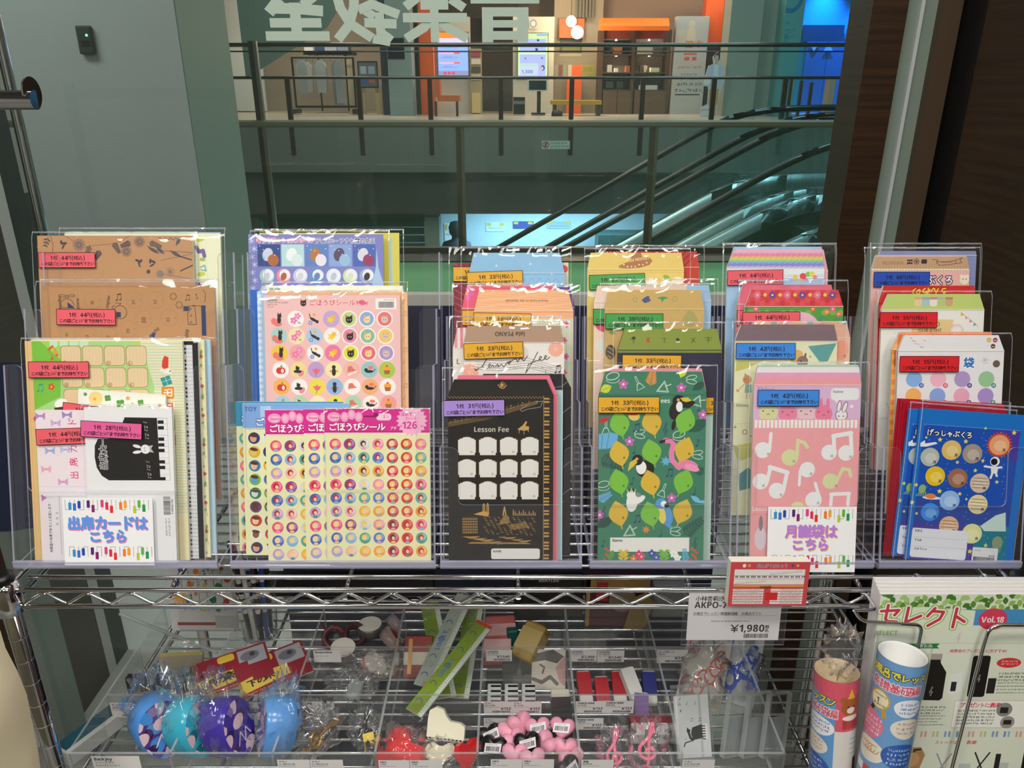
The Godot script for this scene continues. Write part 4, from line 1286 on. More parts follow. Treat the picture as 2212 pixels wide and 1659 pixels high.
	part("frame", far_box(1833,55,1848,69,-16.36,0.03), mat("sign_frame", X("5a4a44"),0.4), sg)
	part("face_light", far_box(1836,58,1845,66,-16.355,0.004), glow("sign_blue", Color(0.25,0.25,0.9),1.2), sg)
	var f4 := canvas(60,40,64, X("2f9fc4"))
	f4.text("4F",4,4,34,4, X("8fd4ec"))
	single("floor_number", far_sheet(1857,52,1892,76,-16.36), paper("floor_print", f4), "pale floor number painted on the blue lift wall", "lettering")
	for a in [[1784,108,1797,152, "blank narrow lit poster beside the escalator head"],[1803,106,1827,150, "lit white poster with orange print beside escalator head"],[1829,126,1846,155, "small lit red and white poster beside escalator head"]]:
		var pp := canvas(24,44,64, X("cdd8f0"))
		pp.rect(2,30,20,4, X("d88a6a")).dot(8,18,3, X("7a8ab8")).dot(15,14,2.4, X("8a90b0")).tiny(3,36,18,3, X("b0785c"),3).rect(19,0,5,6, X("e08a50"))
		display("lit_poster_screen", a[4],[a[0], a[1], a[2], a[3]], pp,0.8,-16.336)
	struct("pillar_cream", far_box(1788,165,1800,262,-13.6,0.2), M.beige)
	for i in 3:
		single("queue_post", far_box(1703.0 + i * 22,170.0 + 4 * i,1708.0 + i * 22,262,-13.2,0.06), M.dark_brown, "slim brown post standing by the escalator head", "post", "posts by the escalator head")
	# blue wash lights over the lift
	for px in [1790.0,1905.0]:
		var l := SpotLight3D.new()
		l.name = numbered("blue_wash_source")
		l.light_energy = 26.0
		l.light_color = Color(0.12,0.52,1.0)
		l.spot_angle = 34
		l.spot_range = 8.0
		l.light_size = 0.05
		l.shadow_enabled = true
		add_child(l)
		l.position = Vector3(on_z(px,20,-16.1).x,3.75,-16.0)
		l.rotation_degrees = Vector3(-84,0,0)
		var fit := thing("wash_lamp", "round blue wash lamp in ceiling above the lift", "lamp", l.position + Vector3(0,0.06,0), "blue wash lamps")
		part("lamp_face", G.new().lathe([Vector2(0.0,0.0), Vector2(0.06,0), Vector2(0.06,0.04), Vector2(0,0.04)], Vector3.ZERO, Vector3.UP,14).done(), glow("blue_lamp", Color(0.2,0.55,1.0),3.0) if not M.has("blue_lamp") else M.blue_lamp, fit)

func display(called: String, label: String, r: Array, c: Canvas, energy: float, z := -15.536) -> void:
	var t := thing(called, label, "screen", Vector3.ZERO)
	part("bezel", far_box(r[0] - 1.5, r[1] - 1.5, r[2] + 1.5, r[3] + 1.5, z - 0.002,0.06), M.steel, t)
	part("screen_face", far_sheet(r[0], r[1], r[2], r[3], z), screen_mat("screen_%s" % t.name, c, energy), t)
	var q := far_rect(r[0], r[1], r[2], r[3], z)
	var mid: Vector3 = (q[0] + q[1]) * 0.5
	area_light("screen", mid + Vector3(0,0,0.03), Vector3(0,0,1), Vector2(q[1].x - q[0].x, q[1].y - q[0].y),0.18 * energy, Color(0.75,0.82,1.0))

func standee() -> void:
	# a flat cut-out board of a woman in a pale coat who holds a card
	var z := -14.2
	var lo := on_z(1538,236, z)
	var hi := on_z(1538,93, z)
	var h := hi.y - lo.y
	var t := thing("standee", "cut-out cardboard standee of woman in pale coat and tan trousers", "standee", Vector3(lo.x, FAR_FLOOR, z))
	var k := h / 140.0
	var c := canvas(60,140,160, X("b4b8bd"))
	c.oval(31,12,9,11, X("c8ccd0")).oval(31,13,7,9, X("3a302c")).oval(30,15,5,7, X("c79e88")).rect(28,20,5,8, X("c49a84"))
	c.poly([14,30,46,30,50,60,42,84,18,84,10,60], X("a9b0c4")).rect(26,28,10,40, X("c2c8cc"))
	c.rect(20,80,22,34, X("b08a54")).rect(22,112,7,26, X("b98f78")).rect(32,112,7,26, X("b98f78")).rect(6,58,14,12, X("d0cdc6")).rect(4,118,20,20, X("b9bcc2")).tiny(6,122,16,6, X("a8505a"),2)
	var pts := [22,138,40,138,42,110,46,84,52,60,48,30,38,26,41,12,31,0,21,12,24,26,13,30,6,58,6,72,16,74,18,84,18,112,4,118,4,138]
	var q := PackedVector2Array()
	for i in range(0, pts.size(),2):
		q.append(Vector2((pts[i] - 30.0) * k, (139.0 - pts[i + 1]) * k))
	part("board", G.new().slab(q, Transform3D.IDENTITY,0.02, Vector2(-30 * k,0), Vector2(30 * k,140 * k)).done(), paper("standee_print", c), t)
	part("stay", G.new().box2(Vector3(-4 * k,0,-0.3), Vector3(4 * k,0.02,-0.02)).done(), M.dark_metal, t)

# ------------------------------------------------------------------ chrome wire rack
const SHELF_Y := 0.94
const SHELF_FRONT := -0.6935
const SHELF_BACK := -1.109
const POST_X := 0.5525
const LOWER_Y := 0.632
func build_rack() -> void:
	var rack := thing("wire_rack", "chrome wire shelving rack in front of the shop window", "rack", Vector3(0,0,-0.9))
	var o := -rack.position
	for x in [-POST_X, POST_X]:
		for z in [SHELF_FRONT, SHELF_BACK]:
			var at := Vector3(x,0, z) + o
			var p := part("post", G.new(true).lathe([Vector2(0,0.0), Vector2(0.0095,0.0), Vector2(0.0095,0.95), Vector2(0,0.95)], at, Vector3.UP,16).done(), M.chrome, rack)
			for i in 26:
				var y := 0.12 + i * 0.0315
				part("groove", G.new(true).lathe([Vector2(0.0096,-0.0012), Vector2(0.0101,0.0), Vector2(0.0096,0.0012)], at + Vector3(0, y,0), Vector3.UP,16).done(), M.chrome, p)
			part("cap", G.new(true).lathe([Vector2(0.0115,0.948), Vector2(0.0122,0.951), Vector2(0.0118,0.956), Vector2(0.007,0.958), Vector2(0,0.958)], at, Vector3.UP,16).done(), M.black_plastic, p)
			for y in [SHELF_Y, LOWER_Y]:
				part("collar", G.new(true).lathe([Vector2(0.0105,-0.032), Vector2(0.0155,-0.030), Vector2(0.0135,0.004), Vector2(0.0105,0.006)], at + Vector3(0, y,0), Vector3.UP,16).done(), M.chrome, p)
	for y in [SHELF_Y, LOWER_Y]:
		var r := 0.0029
		var frame := G.new(true)
		var f := Vector3(-POST_X, y - r, SHELF_FRONT) + o
		var b := Vector3(POST_X, y - r, SHELF_BACK) + o
		for drop in [0.0,0.0215]:
			var d := Vector3(0,-drop,0)
			var c: Array = [f + d, Vector3(b.x, f.y, f.z) + d, b + d, Vector3(f.x, f.y, b.z) + d]
			for i in 4:
				var q: Vector3 = c[(i + 1) % 4]
				var along: Vector3 = (q - c[i]).normalized() * 0.012
				frame.tube([c[i] + along, q - along], r,8)
		var shelf := part("shelf_frame", frame.done(), M.chrome, rack)
		for side in 2:
			var z: float = f.z if side == 0 else b.z
			var path := []
			var n := 45
			for i in n + 1:
				var x: float = lerpf(f.x + 0.016, b.x - 0.016, float(i) / n)
				path.append(Vector3(x, f.y - 0.0035 if i % 2 == 1 else f.y - 0.0185, z))
			part("truss_wire", G.new(true).tube(bent(path,0.004,2),0.0019,6).done(), M.chrome, shelf)
		for x in [-0.377,-0.183,0.007,0.197,0.387]:
			part("cross_bar", G.new(true).tube(bent([Vector3(x, f.y - 0.012, f.z - 0.001), Vector3(x, f.y - 0.0055, f.z - 0.02), Vector3(x, f.y - 0.0055, b.z + 0.02), Vector3(x, f.y - 0.012, b.z)],0.006,3),0.0028,8).done(), M.chrome, shelf)
		var k := 0
		var zz := SHELF_FRONT - 0.0215
		while zz > SHELF_BACK + 0.01:
			part("wire", G.new(true).tube([Vector3(-POST_X + 0.013, y - 0.0019, zz) + o, Vector3(POST_X - 0.013, y - 0.0019, zz) + o],0.0027 if k == 0 else 0.0019,6).done(), M.chrome, shelf)
			zz -= 0.0222
			k += 1

# ------------------------------------------------------------------ tiered acrylic holders, leaning back
const LEAN := 17.0
var holders := []
const HOLDER_Y := 0.9425
const HOLDER_Z := -0.727
func lean_up() -> Vector3:
	return Vector3(0, cos(deg_to_rad(LEAN)),-sin(deg_to_rad(LEAN)))
func lean_out() -> Vector3:
	return Vector3(0, sin(deg_to_rad(LEAN)), cos(deg_to_rad(LEAN)))

func build_holders() -> void:
	var small := Vector3(0,0.0363,-0.0443)
	var large := Vector3(0,0.0505,-0.0574)
	var four := [967.0,869.0,778.0,683.0]
	var three := [789.0,667.0,545.0]
	for a in [[29,470, large, three,1062, "wide three-tier clear acrylic holder of attendance cards"],[498,941, large, three,1058, "wide three-tier clear acrylic holder of reward sticker sheets"],
			[951,1257, small, four,1091, "four-tier clear acrylic holder fronted by the black envelope"],[1275,1578, small, four,1090, "four-tier clear acrylic holder fronted by the green bird envelope"],
			[1589,1888, small, four,1093, "four-tier clear acrylic holder fronted by the pink envelope"],[1898,2206, small, four,1095, "four-tier clear acrylic holder fronted by the blue space pouches"]]:
		var base := Vector3(0, HOLDER_Y, HOLDER_Z)
		var x0 := on_plane(a[0],1230, base, lean_out()).x
		var x1 := on_plane(a[1],1230, base, lean_out()).x
		var h := {"x0": x0, "x1": x1, "base": base, "step": a[2], "n": a[3].size()}
		holders.append(h)
		var mid: float = (a[0] + a[1]) * 0.5
		var u := lean_up()
		var tabs := []
		for k in h.n:
			var org: Vector3 = base + h.step * k
			tabs.append((on_plane(mid, a[3][k], org, lean_out()) - org).dot(u))
		var cut: float = (on_plane(mid, a[4], base, lean_out()) - base).dot(u)
		var t := thing("brochure_holder", a[5], "holder", Vector3((x0 + x1) * 0.5, HOLDER_Y, HOLDER_Z), "acrylic holders on the top shelf")
		var o := -t.position
		var th := 0.002
		var fb := Basis(Vector3.RIGHT, u, lean_out())
		var gap: float = -lean_out().dot(h.step)
		for k in h.n:
			var org: Vector3 = base + h.step * k + o
			var tw := 0.0205
			var r := 0.007
			var low: float = cut
			var top: float = tabs[k]
			var q := PackedVector2Array([Vector2(x0,0), Vector2(x1,0), Vector2(x1, top)])
			q.append_array(arc_pts(x1 - tw + r, top - r, r,90,180))
			q.append_array(arc_pts(x1 - tw - r, low + r, r,0,-90))
			q.append_array(arc_pts(x0 + tw + r, low + r, r,-90,-180))
			q.append_array(arc_pts(x0 + tw - r, top - r, r,0,90))
			q.append(Vector2(x0, top))
			sheet("pocket_front", q, Transform3D(fb, org), th, t)
			# floor of the pocket
			var fl := PackedVector2Array([Vector2(x0,0), Vector2(x1,0), Vector2(x1, gap), Vector2(x0, gap)])
			sheet("pocket_floor", fl, Transform3D(Basis(Vector3.RIGHT,-lean_out(), u), org - lean_out() * th), th, t)
		# stepped sides
		var out := -lean_out()
		var s := PackedVector2Array()
		var org2 := Vector3.ZERO
		for k in h.n:
			org2 = h.step * k
			if k == 0:
				s.append(Vector2(0,0))
			else:
				var back: Vector3 = h.step * (k - 1) + u * tabs[k - 1] + out * gap
				s.append(Vector2(-back.z, back.y))
			var tp: Vector3 = org2 + u * tabs[k]
			s.append(Vector2(-tp.z, tp.y))
		var last: Vector3 = org2 + u * tabs[h.n - 1] + out * 0.03
		s.append(Vector2(-last.z, last.y))
		var foot: Vector3 = last - u * (last.y / u.y)
		s.append(Vector2(-foot.z, foot.y))
		for x in [x0, x1 - th]:
			sheet("side_panel", s, Transform3D(Basis(Vector3(0,0,-1), Vector3.UP, Vector3.RIGHT), Vector3(x + th,0,0) + base + o), th, t)
		sheet("back_panel", PackedVector2Array([Vector2(x0,0), Vector2(x1,0), Vector2(x1, last.y / u.y), Vector2(x0, last.y / u.y)]), Transform3D(fb, foot + base + o), th, t)
		part("foot_rim", G.new().box2(Vector3(x0,0.0,-0.004) + base + o, Vector3(x1,0.007,0.0) + base + o).done(), M.acrylic_edge, t)

func arc_pts(x: float, y: float, r: float, a0: float, a1: float) -> PackedVector2Array:
	var q := PackedVector2Array()
	for i in 5:
		var a := deg_to_rad(lerpf(a0, a1, i / 4.0))
		q.append(Vector2(x + cos(a) * r, y + sin(a) * r))
	return q

func sheet(called: String, q: PackedVector2Array, t: Transform3D, th: float, parent: Node, face := "acrylic", edge := "acrylic_edge") -> MeshInstance3D:
	var m := G.new().slab(q, t, th, Vector2.ZERO, Vector2.ONE, true, false, false).done()
	m = G.new().slab(q, t, th, Vector2.ZERO, Vector2.ONE, false, true, false).done(m)
	return part(called, m,[M[face], M[edge]], parent)

# ------------------------------------------------------------------ bagged cards in the holders
const PRICES := [["44", "e8606c"],["28", "e2609a"],["31", "a587d6"],["33", "e0a92c"],["29", "45a04c"],["39", "45a04c"],["42", "3f86dc"],["66", "2c50b4"],["55", "d8262e"]]
const PLAIN := {"plain_sky": "a9cfe0", "plain_sky2": "a9c8d0", "plain_sky3": "a4c8e8", "plain_sky4": "a6c6e4", "plain_blue": "2a68c0", "plain_pink": "e87890", "plain_pink2": "e06a84", "plain_rose": "e8a4b4", "plain_rose2": "ecb0c0", "plain_mint": "a9cdb0", "plain_mint2": "b4d4c8", "plain_mint3": "b0cfc0", "plain_lilac": "8a96c4", "plain_purple": "6a4a98", "plain_gold": "d9bf3e", "kraft_back": "b98d62", "vinyl_red": "a8182c"}
var sticker_mat: StandardMaterial3D
func make_stickers() -> void:
	var c := canvas(526,140 * PRICES.size(),526, Color.WHITE)
	for i in PRICES.size():
		var y := 140.0 * i
		var ink := X("1d1216")
		c.rect(0, y,526,140, ink).rect(5, y + 5,516,130, X(PRICES[i][1]))
		c.frame(Vector2(112, y + 30))
		c.text("1",0,0,42,4, ink)
		c.text("枚",26,0,42,4, ink)
		c.text(PRICES[i][0],102,0,42,4, ink)
		c.text("円",152,0,42,4, ink)
		c.text("(",198,-2,44,4, ink)
		c.text("税込",214,0,42,4, ink)
		c.text(")",304,-2,44,4, ink)
		c.frame(Vector2(24, y + 86))
		c.text("この袋ごと",0,0,36,4.6, ink,0.94)
		c.text("レジ",170,0,34,3.6, ink,0.5)
		c.text("までお持ち下さい",222,0,36,4.6, ink,0.93)
		c.frame()
	sticker_mat = paper("price_sticker_print", c,0.35)

func plane_of(h: int, k: int, off: float) -> Vector3:
	return holders[h].base + holders[h].step * k + lean_out() * off

# what: h holder, k tier, off distance in front of the pocket's front plane, l r top in photo pixels
func pack(called: String, label: String, h: int, k: int, off: float, l: float, r: float, top: float, face: String, more := {}) -> Node3D:
	var u := lean_up()
	var n := lean_out()
	var org := plane_of(h, k, off)
	var p := on_plane(l, top, org, n)
	var q := on_plane(r, top, org, n)
	var v1 := (p - org).dot(u)
	var v0: float = more.get("low",0.003)
	if more.has("bottom"):
		v0 = (on_plane((l + r) * 0.5, more.bottom, org, n) - org).dot(u)
	var w := q.x - p.x
	var hgt := v1 - v0
	var at := org + u * v0 + Vector3((p.x + q.x) * 0.5,0,0)
	var t := thing(called, label, more.get("category", "envelope"), at, more.get("group", ""))
	t.basis = Basis(Vector3.RIGHT, u, n) * Basis(Vector3(0,0,1), deg_to_rad(more.get("roll",0.0)))
	var thick: float = more.get("thick",0.004)
	# card or stack of envelopes; its front face is the local plane z = 0
	var px_w := r - l
	var px_h := px_w * hgt / w
	var fl: Array = more.get("flap",[0.0,0.0,0.0])       # height, left and right inset of the flap in pixels
	var sc := w / px_w
	var x0 := -w * 0.5
	var x1 := w * 0.5
	var outline: PackedVector2Array
	if fl[0] > 0.0:
		outline = poly([x0,0, x1,0, x1, hgt - fl[0] * sc, x1 - fl[2] * sc, hgt, x0 + fl[1] * sc, hgt, x0, hgt - fl[0] * sc])
	else:
		outline = poly([x0,0, x1,0, x1, hgt, x0, hgt])
	var pm: StandardMaterial3D
	if PLAIN.has(face):
		pm = mat(face, X(PLAIN[face]), more.get("rough",0.42))
	else:
		var c := canvas(px_w, px_h, more.get("px",420), Color.WHITE)
		design(face, c, px_w, px_h)
		pm = paper(face + "_print", c, more.get("rough",0.42))
	var m := G.new().slab(outline, Transform3D.IDENTITY, thick, Vector2(x0,0), Vector2(x1, hgt), true, false, false).done()
	m = G.new().slab(outline, Transform3D.IDENTITY, thick, Vector2(x0,0), Vector2(x1, hgt), false, true, true).done(m)
	var edge: Material = M.paper_edge
	if more.has("edge"):
		edge = mat("edge_" + face, X(more.edge),0.6)
	part(more.get("part", "envelope"), m,[pm, edge], t)
	if fl[0] > 0.0:
		part("fold", G.new().box(Vector3(0, hgt - fl[0] * sc,0.0002), Vector3(w,0.0006,0.0006)).done(), edge, t)
	if more.get("bag", true):
		var b: Array = more.get("margin",[0.006,0.006,0.010])
		part("plastic_sleeve", sleeve(x0 - b[0], x1 + b[1],-0.002, hgt + b[2], hgt, thick + 0.001),[M.film, M.film_edge], t)
	for s in more.get("stickers",[]):
		var i := 0
		while PRICES[i][0] != s[0]:
			i += 1
		var sp := on_plane(s[1], s[2], org + n * 0.0028, n)
		var loc: Vector3 = t.transform.affine_inverse() * sp
		var sw: float = s[4] if s.size() > 4 else 0.0685
		var sh := 0.0185
		var a := deg_to_rad(-s[3])
		var ex := Vector3(cos(a), sin(a),0) * sw
		var ey := Vector3(-sin(a), cos(a),0) * sh
		var g := G.new()
		var y0 := float(i) / PRICES.size()
		var y1 := float(i + 1) / PRICES.size()
		var share := sw / 0.0685
		g.quad(loc - ey, loc - ey + ex, loc + ex, loc, Vector2(0, y1), Vector2(share, y1), Vector2(share, y0), Vector2(0, y0))
		part("price_sticker", g.done(), sticker_mat, t)
	return t

var crinkle := FastNoiseLite.new()
func sleeve(x0: float, x1: float, y0: float, y1: float, card: float, back: float) -> ArrayMesh:
	crinkle.seed = rng.randi() % 1000
	crinkle.frequency = 1.0
	crinkle.fractal_octaves = 3
	var g := G.new(true)
	var nx := 22
	var ny := 32
	var pts := []
	for j in ny + 1:
		var row := []
		for i in nx + 1:
			var x := lerpf(x0, x1, float(i) / nx)
			var y := lerpf(y0, y1, float(j) / ny)
			var loose := clampf((y - card) / maxf(y1 - card,0.001),0.0,1.0)
			var amp := 0.0011 + 0.0032 * loose
			var rim := 1.0 if i > 0 and i < nx else 0.3
			var z := 0.0018 + crinkle.get_noise_2d(x * 75.0, y * 48.0) * amp * rim - loose * back * 0.5
			row.append(Vector3(x, y, maxf(z,0.0006) if loose <= 0.0 else z))
		pts.append(row)
	for j in ny:
		for i in nx:
			g.quad(pts[j][i], pts[j][i + 1], pts[j + 1][i + 1], pts[j + 1][i])
	var m := g.done()
	# welded side seams and the folded rim on top
	var e := G.new(true)
	for j in ny:
		for i in [0, nx]:
			var d := Vector3(0.0011 if i == 0 else -0.0011,0,0.0002)
			var a: Vector3 = pts[j][i]
			var b: Vector3 = pts[j + 1][i]
			if i == 0:
				e.quad(a, a + d, b + d, b)
			else:
				e.quad(a + d, a, b, b + d)
	for i in nx:
		var a: Vector3 = pts[ny][i]
		var b: Vector3 = pts[ny][i + 1]
		var j1 := Vector3(0,-0.0016,0.0006 + 0.0022 * crinkle.get_noise_1d(i * 7.1))
		var j2 := Vector3(0,-0.0016,0.0006 + 0.0022 * crinkle.get_noise_1d((i + 1) * 7.1))
		e.quad(a + j1, b + j2, b, a)
		e.quad(b - Vector3(0,0.002, back), a - Vector3(0,0.002, back), a, b)
	return e.done(m)

# ------------------------------------------------------------------ the print on every card
const DISC := ["e8487c", "d93030", "f0a03c", "8c3a8e", "5aa8a0", "cc2f4a", "cfd3da", "3f5fc0", "d83a2e", "f08ab4", "7fb0e0", "e59a3a", "b8324a", "4fa79a", "b89ad0", "d6382e", "4a78d8", "e8b8c0", "f06a98", "c83a50", "eab04a"]
const HAIR := ["f0d070", "c8281e", "f0c850", "b82820", "efd27a", "b03020", "f0d890", "eccf68", "c02c20", "e9c85e", "5a3424", "f0d070", "5c3626", "f2d472"]

func keys_up(c: Canvas, x: float, y: float, w: float, h: float, flip: bool) -> void:
	# thin outlined piano keys with coloured sharps, as on the two hand-made signs
	var tint := ["", "2f8fd0", "2f70c8", "2040a8", "", "581470", "80186a", "", "e03a84", "d82848", "e02a2a", "", "ea7a28", "f0a030", "", "b4cc30", "58b040", "1f9048", ""]
	var dy := [0,24,30,12,0,6,44,0,2,22,50,0,20,10,0,52,6,40,0]
	var n := 19
	var ink := X("4a4a4e")
	for i in n:
		var xx := x + w * i / (n - 1)
		c.line([xx, y, xx, y + h * 0.72], h * 0.022, ink, false)
		if tint[i] != "":
			var t: float = y + h * dy[i] / 110.0 * 0.95
			c.rect(xx - w * 0.019, t, w * 0.037, h * 0.52, X(tint[i]))
	for i in range(0, n - 1,3):
		var yy: float = y if flip else y + h * 0.72
		c.line([x + w * i / (n - 1), yy, x + w * (i + 1) / (n - 1), yy], h * 0.022, ink, false)

func disc_sheet(c: Canvas, x: float, y: float, dx: float, dy: float, r: float, cols: int, rows: int, seed_: int) -> void:
	for j in rows:
		for i in cols:
			var n := (i * 3 + j * 7 + seed_) % DISC.size()
			var px := x + dx * i
			var py := y + dy * j
			c.dot(px, py, r, X(DISC[n]))
			c.dot(px + r * 0.3, py - r * 0.2, r * 0.55, X(DISC[n]).lightened(0.35))
			c.oval(px - r * 0.1, py - r * 0.12, r * 0.5, r * 0.55, X(HAIR[(i * 5 + (j / 3) * 3 + seed_) % HAIR.size()]),20,14)
			c.oval(px, py + r * 0.02, r * 0.28, r * 0.34, X("f0cdb4"),0,12)
			c.oval(px, py + r * 0.72, r * 0.42, r * 0.22, X(["7fb8d8", "3f9a8a", "e8a0b8", "e8d070"][(i + j) % 4]),0,12)

func outline_text(c: Canvas, s: String, x: float, y: float, size: float, t: float, fill: Color, rim: Color, rim_t: float, track := 1.0) -> void:
	c.text(s, x, y, size, t + rim_t, rim, track)
	c.text(s, x, y, size, t, fill, track)

func cat_icon(c: Canvas, x: float, y: float, r: float, kind: int) -> void:
	var ink := X("2b2626")
	match kind % 7:
		0:
			c.oval(x - r * 0.5, y + r * 0.3, r * 0.35, r * 0.4, X("ee7a76")).oval(x, y + r * 0.65, r * 0.5, r * 0.3, X("ee7a76"))
			c.oval(x + r * 0.15, y + r * 0.15, r * 0.25, r * 0.42, ink).dot(x + r * 0.2, y - r * 0.35, r * 0.26, ink).poly([x, y - r * 0.45, x - r * 0.02, y - r * 0.8, x + r * 0.18, y - r * 0.58], ink).poly([x + r * 0.25, y - r * 0.58, x + r * 0.42, y - r * 0.8, x + r * 0.44, y - r * 0.4], ink)
		1:
			c.flower(x - r * 0.25, y + r * 0.2, r * 0.45, X("f07ab0"), X("f8d0e0")).flower(x + r * 0.25, y - r * 0.35, r * 0.42, X("f088b8"), X("f8d0e0")).leaf(x + r * 0.2, y + r * 0.4, r * 0.5, r * 0.12,20, X("8fbf9a"))
		2:
			c.oval(x, y + r * 0.1, r * 0.5, r * 0.18, ink,30).dot(x + r * 0.45, y + r * 0.35, r * 0.2, ink).line([x - r * 0.4, y - r * 0.2, x - r * 0.5, y - r * 0.6], r * 0.1, ink).dot(x + r * 0.1, y - r * 0.5, r * 0.2, X("f0b050")).flower(x - r * 0.4, y + r * 0.5, r * 0.3, X("7aa0e0"), X("ffffff"),6)
		3:
			c.star(x - r * 0.1, y + r * 0.1, r * 0.55, X("f6d23a"),5,0.5,-70).star(x + r * 0.25, y - r * 0.2, r * 0.4, X("f2bc34"),5,0.5,-50)
		4:
			c.dot(x, y + r * 0.12, r * 0.42, ink).poly([x - r * 0.42, y, x - r * 0.4, y - r * 0.5, x - r * 0.08, y - r * 0.24], ink).poly([x + r * 0.42, y, x + r * 0.4, y - r * 0.5, x + r * 0.08, y - r * 0.24], ink).dot(x - r * 0.15, y + r * 0.12, r * 0.06, X("ffffff")).dot(x + r * 0.15, y + r * 0.12, r * 0.06, X("ffffff")).dot(x - r * 0.3, y - r * 0.3, r * 0.14, X("e85858"))
		5:
			c.dot(x, y + r * 0.1, r * 0.42, X("f6d79c")).poly([x - r * 0.42, y, x - r * 0.36, y - r * 0.45, x - r * 0.05, y - r * 0.28], X("f0b060")).poly([x + r * 0.42, y, x + r * 0.36, y - r * 0.45, x + r * 0.05, y - r * 0.28], X("f6d79c")).dot(x - r * 0.14, y + r * 0.1, r * 0.05, ink).dot(x + r * 0.14, y + r * 0.1, r * 0.05, ink)
		6:
			c.dot(x, y + r * 0.1, r * 0.42, X("d9c4bc")).poly([x - r * 0.42, y, x - r * 0.36, y - r * 0.45, x - r * 0.05, y - r * 0.28], X("c8b2ac")).poly([x + r * 0.42, y, x + r * 0.36, y - r * 0.45, x + r * 0.05, y - r * 0.28], X("c8b2ac")).dot(x - r * 0.14, y + r * 0.1, r * 0.05, ink).dot(x + r * 0.14, y + r * 0.1, r * 0.05, ink)
	
func low_icon(c: Canvas, x: float, y: float, r: float, kind: int) -> void:
	var ink := X("2b2626")
	match kind % 7:
		0: c.dot(x - r * 0.15, y + r * 0.1, r * 0.42, X("d83a34")).dot(x + r * 0.18, y + r * 0.1, r * 0.42, X("d83a34")).oval(x + r * 0.22, y + r * 0.12, r * 0.18, r * 0.28, X("f6e8d8")).leaf(x, y - r * 0.3, r * 0.35, r * 0.12,-60, X("6a9a4a"))
		1: c.oval(x + r * 0.35, y + r * 0.45, r * 0.45, r * 0.3, X("f08a98"),-50).oval(x - r * 0.1, y + r * 0.2, r * 0.5, r * 0.2, ink).dot(x - r * 0.1, y - r * 0.2, r * 0.24, ink).poly([x - r * 0.32, y - r * 0.2, x - r * 0.3, y - r * 0.55, x - r * 0.1, y - r * 0.4], ink)
		2: c.poly([x - r * 0.5, y - r * 0.1, x - r * 0.2, y + r * 0.45, x + r * 0.25, y + r * 0.45, x + r * 0.55, y - r * 0.1, x + r * 0.2, y - r * 0.05, x, y - r * 0.3, x - r * 0.2, y - r * 0.05], X("ee6a80")).line([x, y + r * 0.4, x - r * 0.1, y + r * 0.8], r * 0.1, X("6a9a4a"))
		3: c.oval(x, y + r * 0.25, r * 0.26, r * 0.5, ink).dot(x, y - r * 0.35, r * 0.24, ink).poly([x - r * 0.5, y, x - r * 0.2, y + r * 0.15, x - r * 0.5, y + r * 0.3], X("e86a6a")).poly([x + r * 0.5, y, x + r * 0.2, y + r * 0.15, x + r * 0.5, y + r * 0.3], X("e86a6a"))
		4: c.poly([x - r * 0.55, y + r * 0.3, x - r * 0.45, y - r * 0.4, x, y - r * 0.5, x + r * 0.3, y - r * 0.1, x + r * 0.6, y + r * 0.1], X("e8746c")).poly([x - r * 0.5, y + r * 0.6, x + r * 0.6, y + r * 0.1, x + r * 0.62, y + r * 0.3, x - r * 0.48, y + r * 0.78], X("f4f0ec")).dot(x - r * 0.2, y - r * 0.1, r * 0.12, X("7aa05a"))
		5: c.oval(x, y + r * 0.2, r * 0.5, r * 0.18, ink).dot(x - r * 0.4, y, r * 0.22, ink).line([x + r * 0.5, y + r * 0.2, x + r * 0.75, y - r * 0.1], r * 0.08, ink).dot(x + r * 0.1, y - r * 0.3, r * 0.22, X("f07a70")).dot(x + r * 0.35, y - r * 0.3, r * 0.18, X("f07a70"))
		6: c.oval(x, y - r * 0.1, r * 0.48, r * 0.36, X("f0a83a")).poly([x - r * 0.42, y + r * 0.05, x + r * 0.42, y + r * 0.05, x + r * 0.3, y + r * 0.55, x - r * 0.3, y + r * 0.55], X("a8683c")).dot(x, y - r * 0.48, r * 0.12, X("d8342c"))

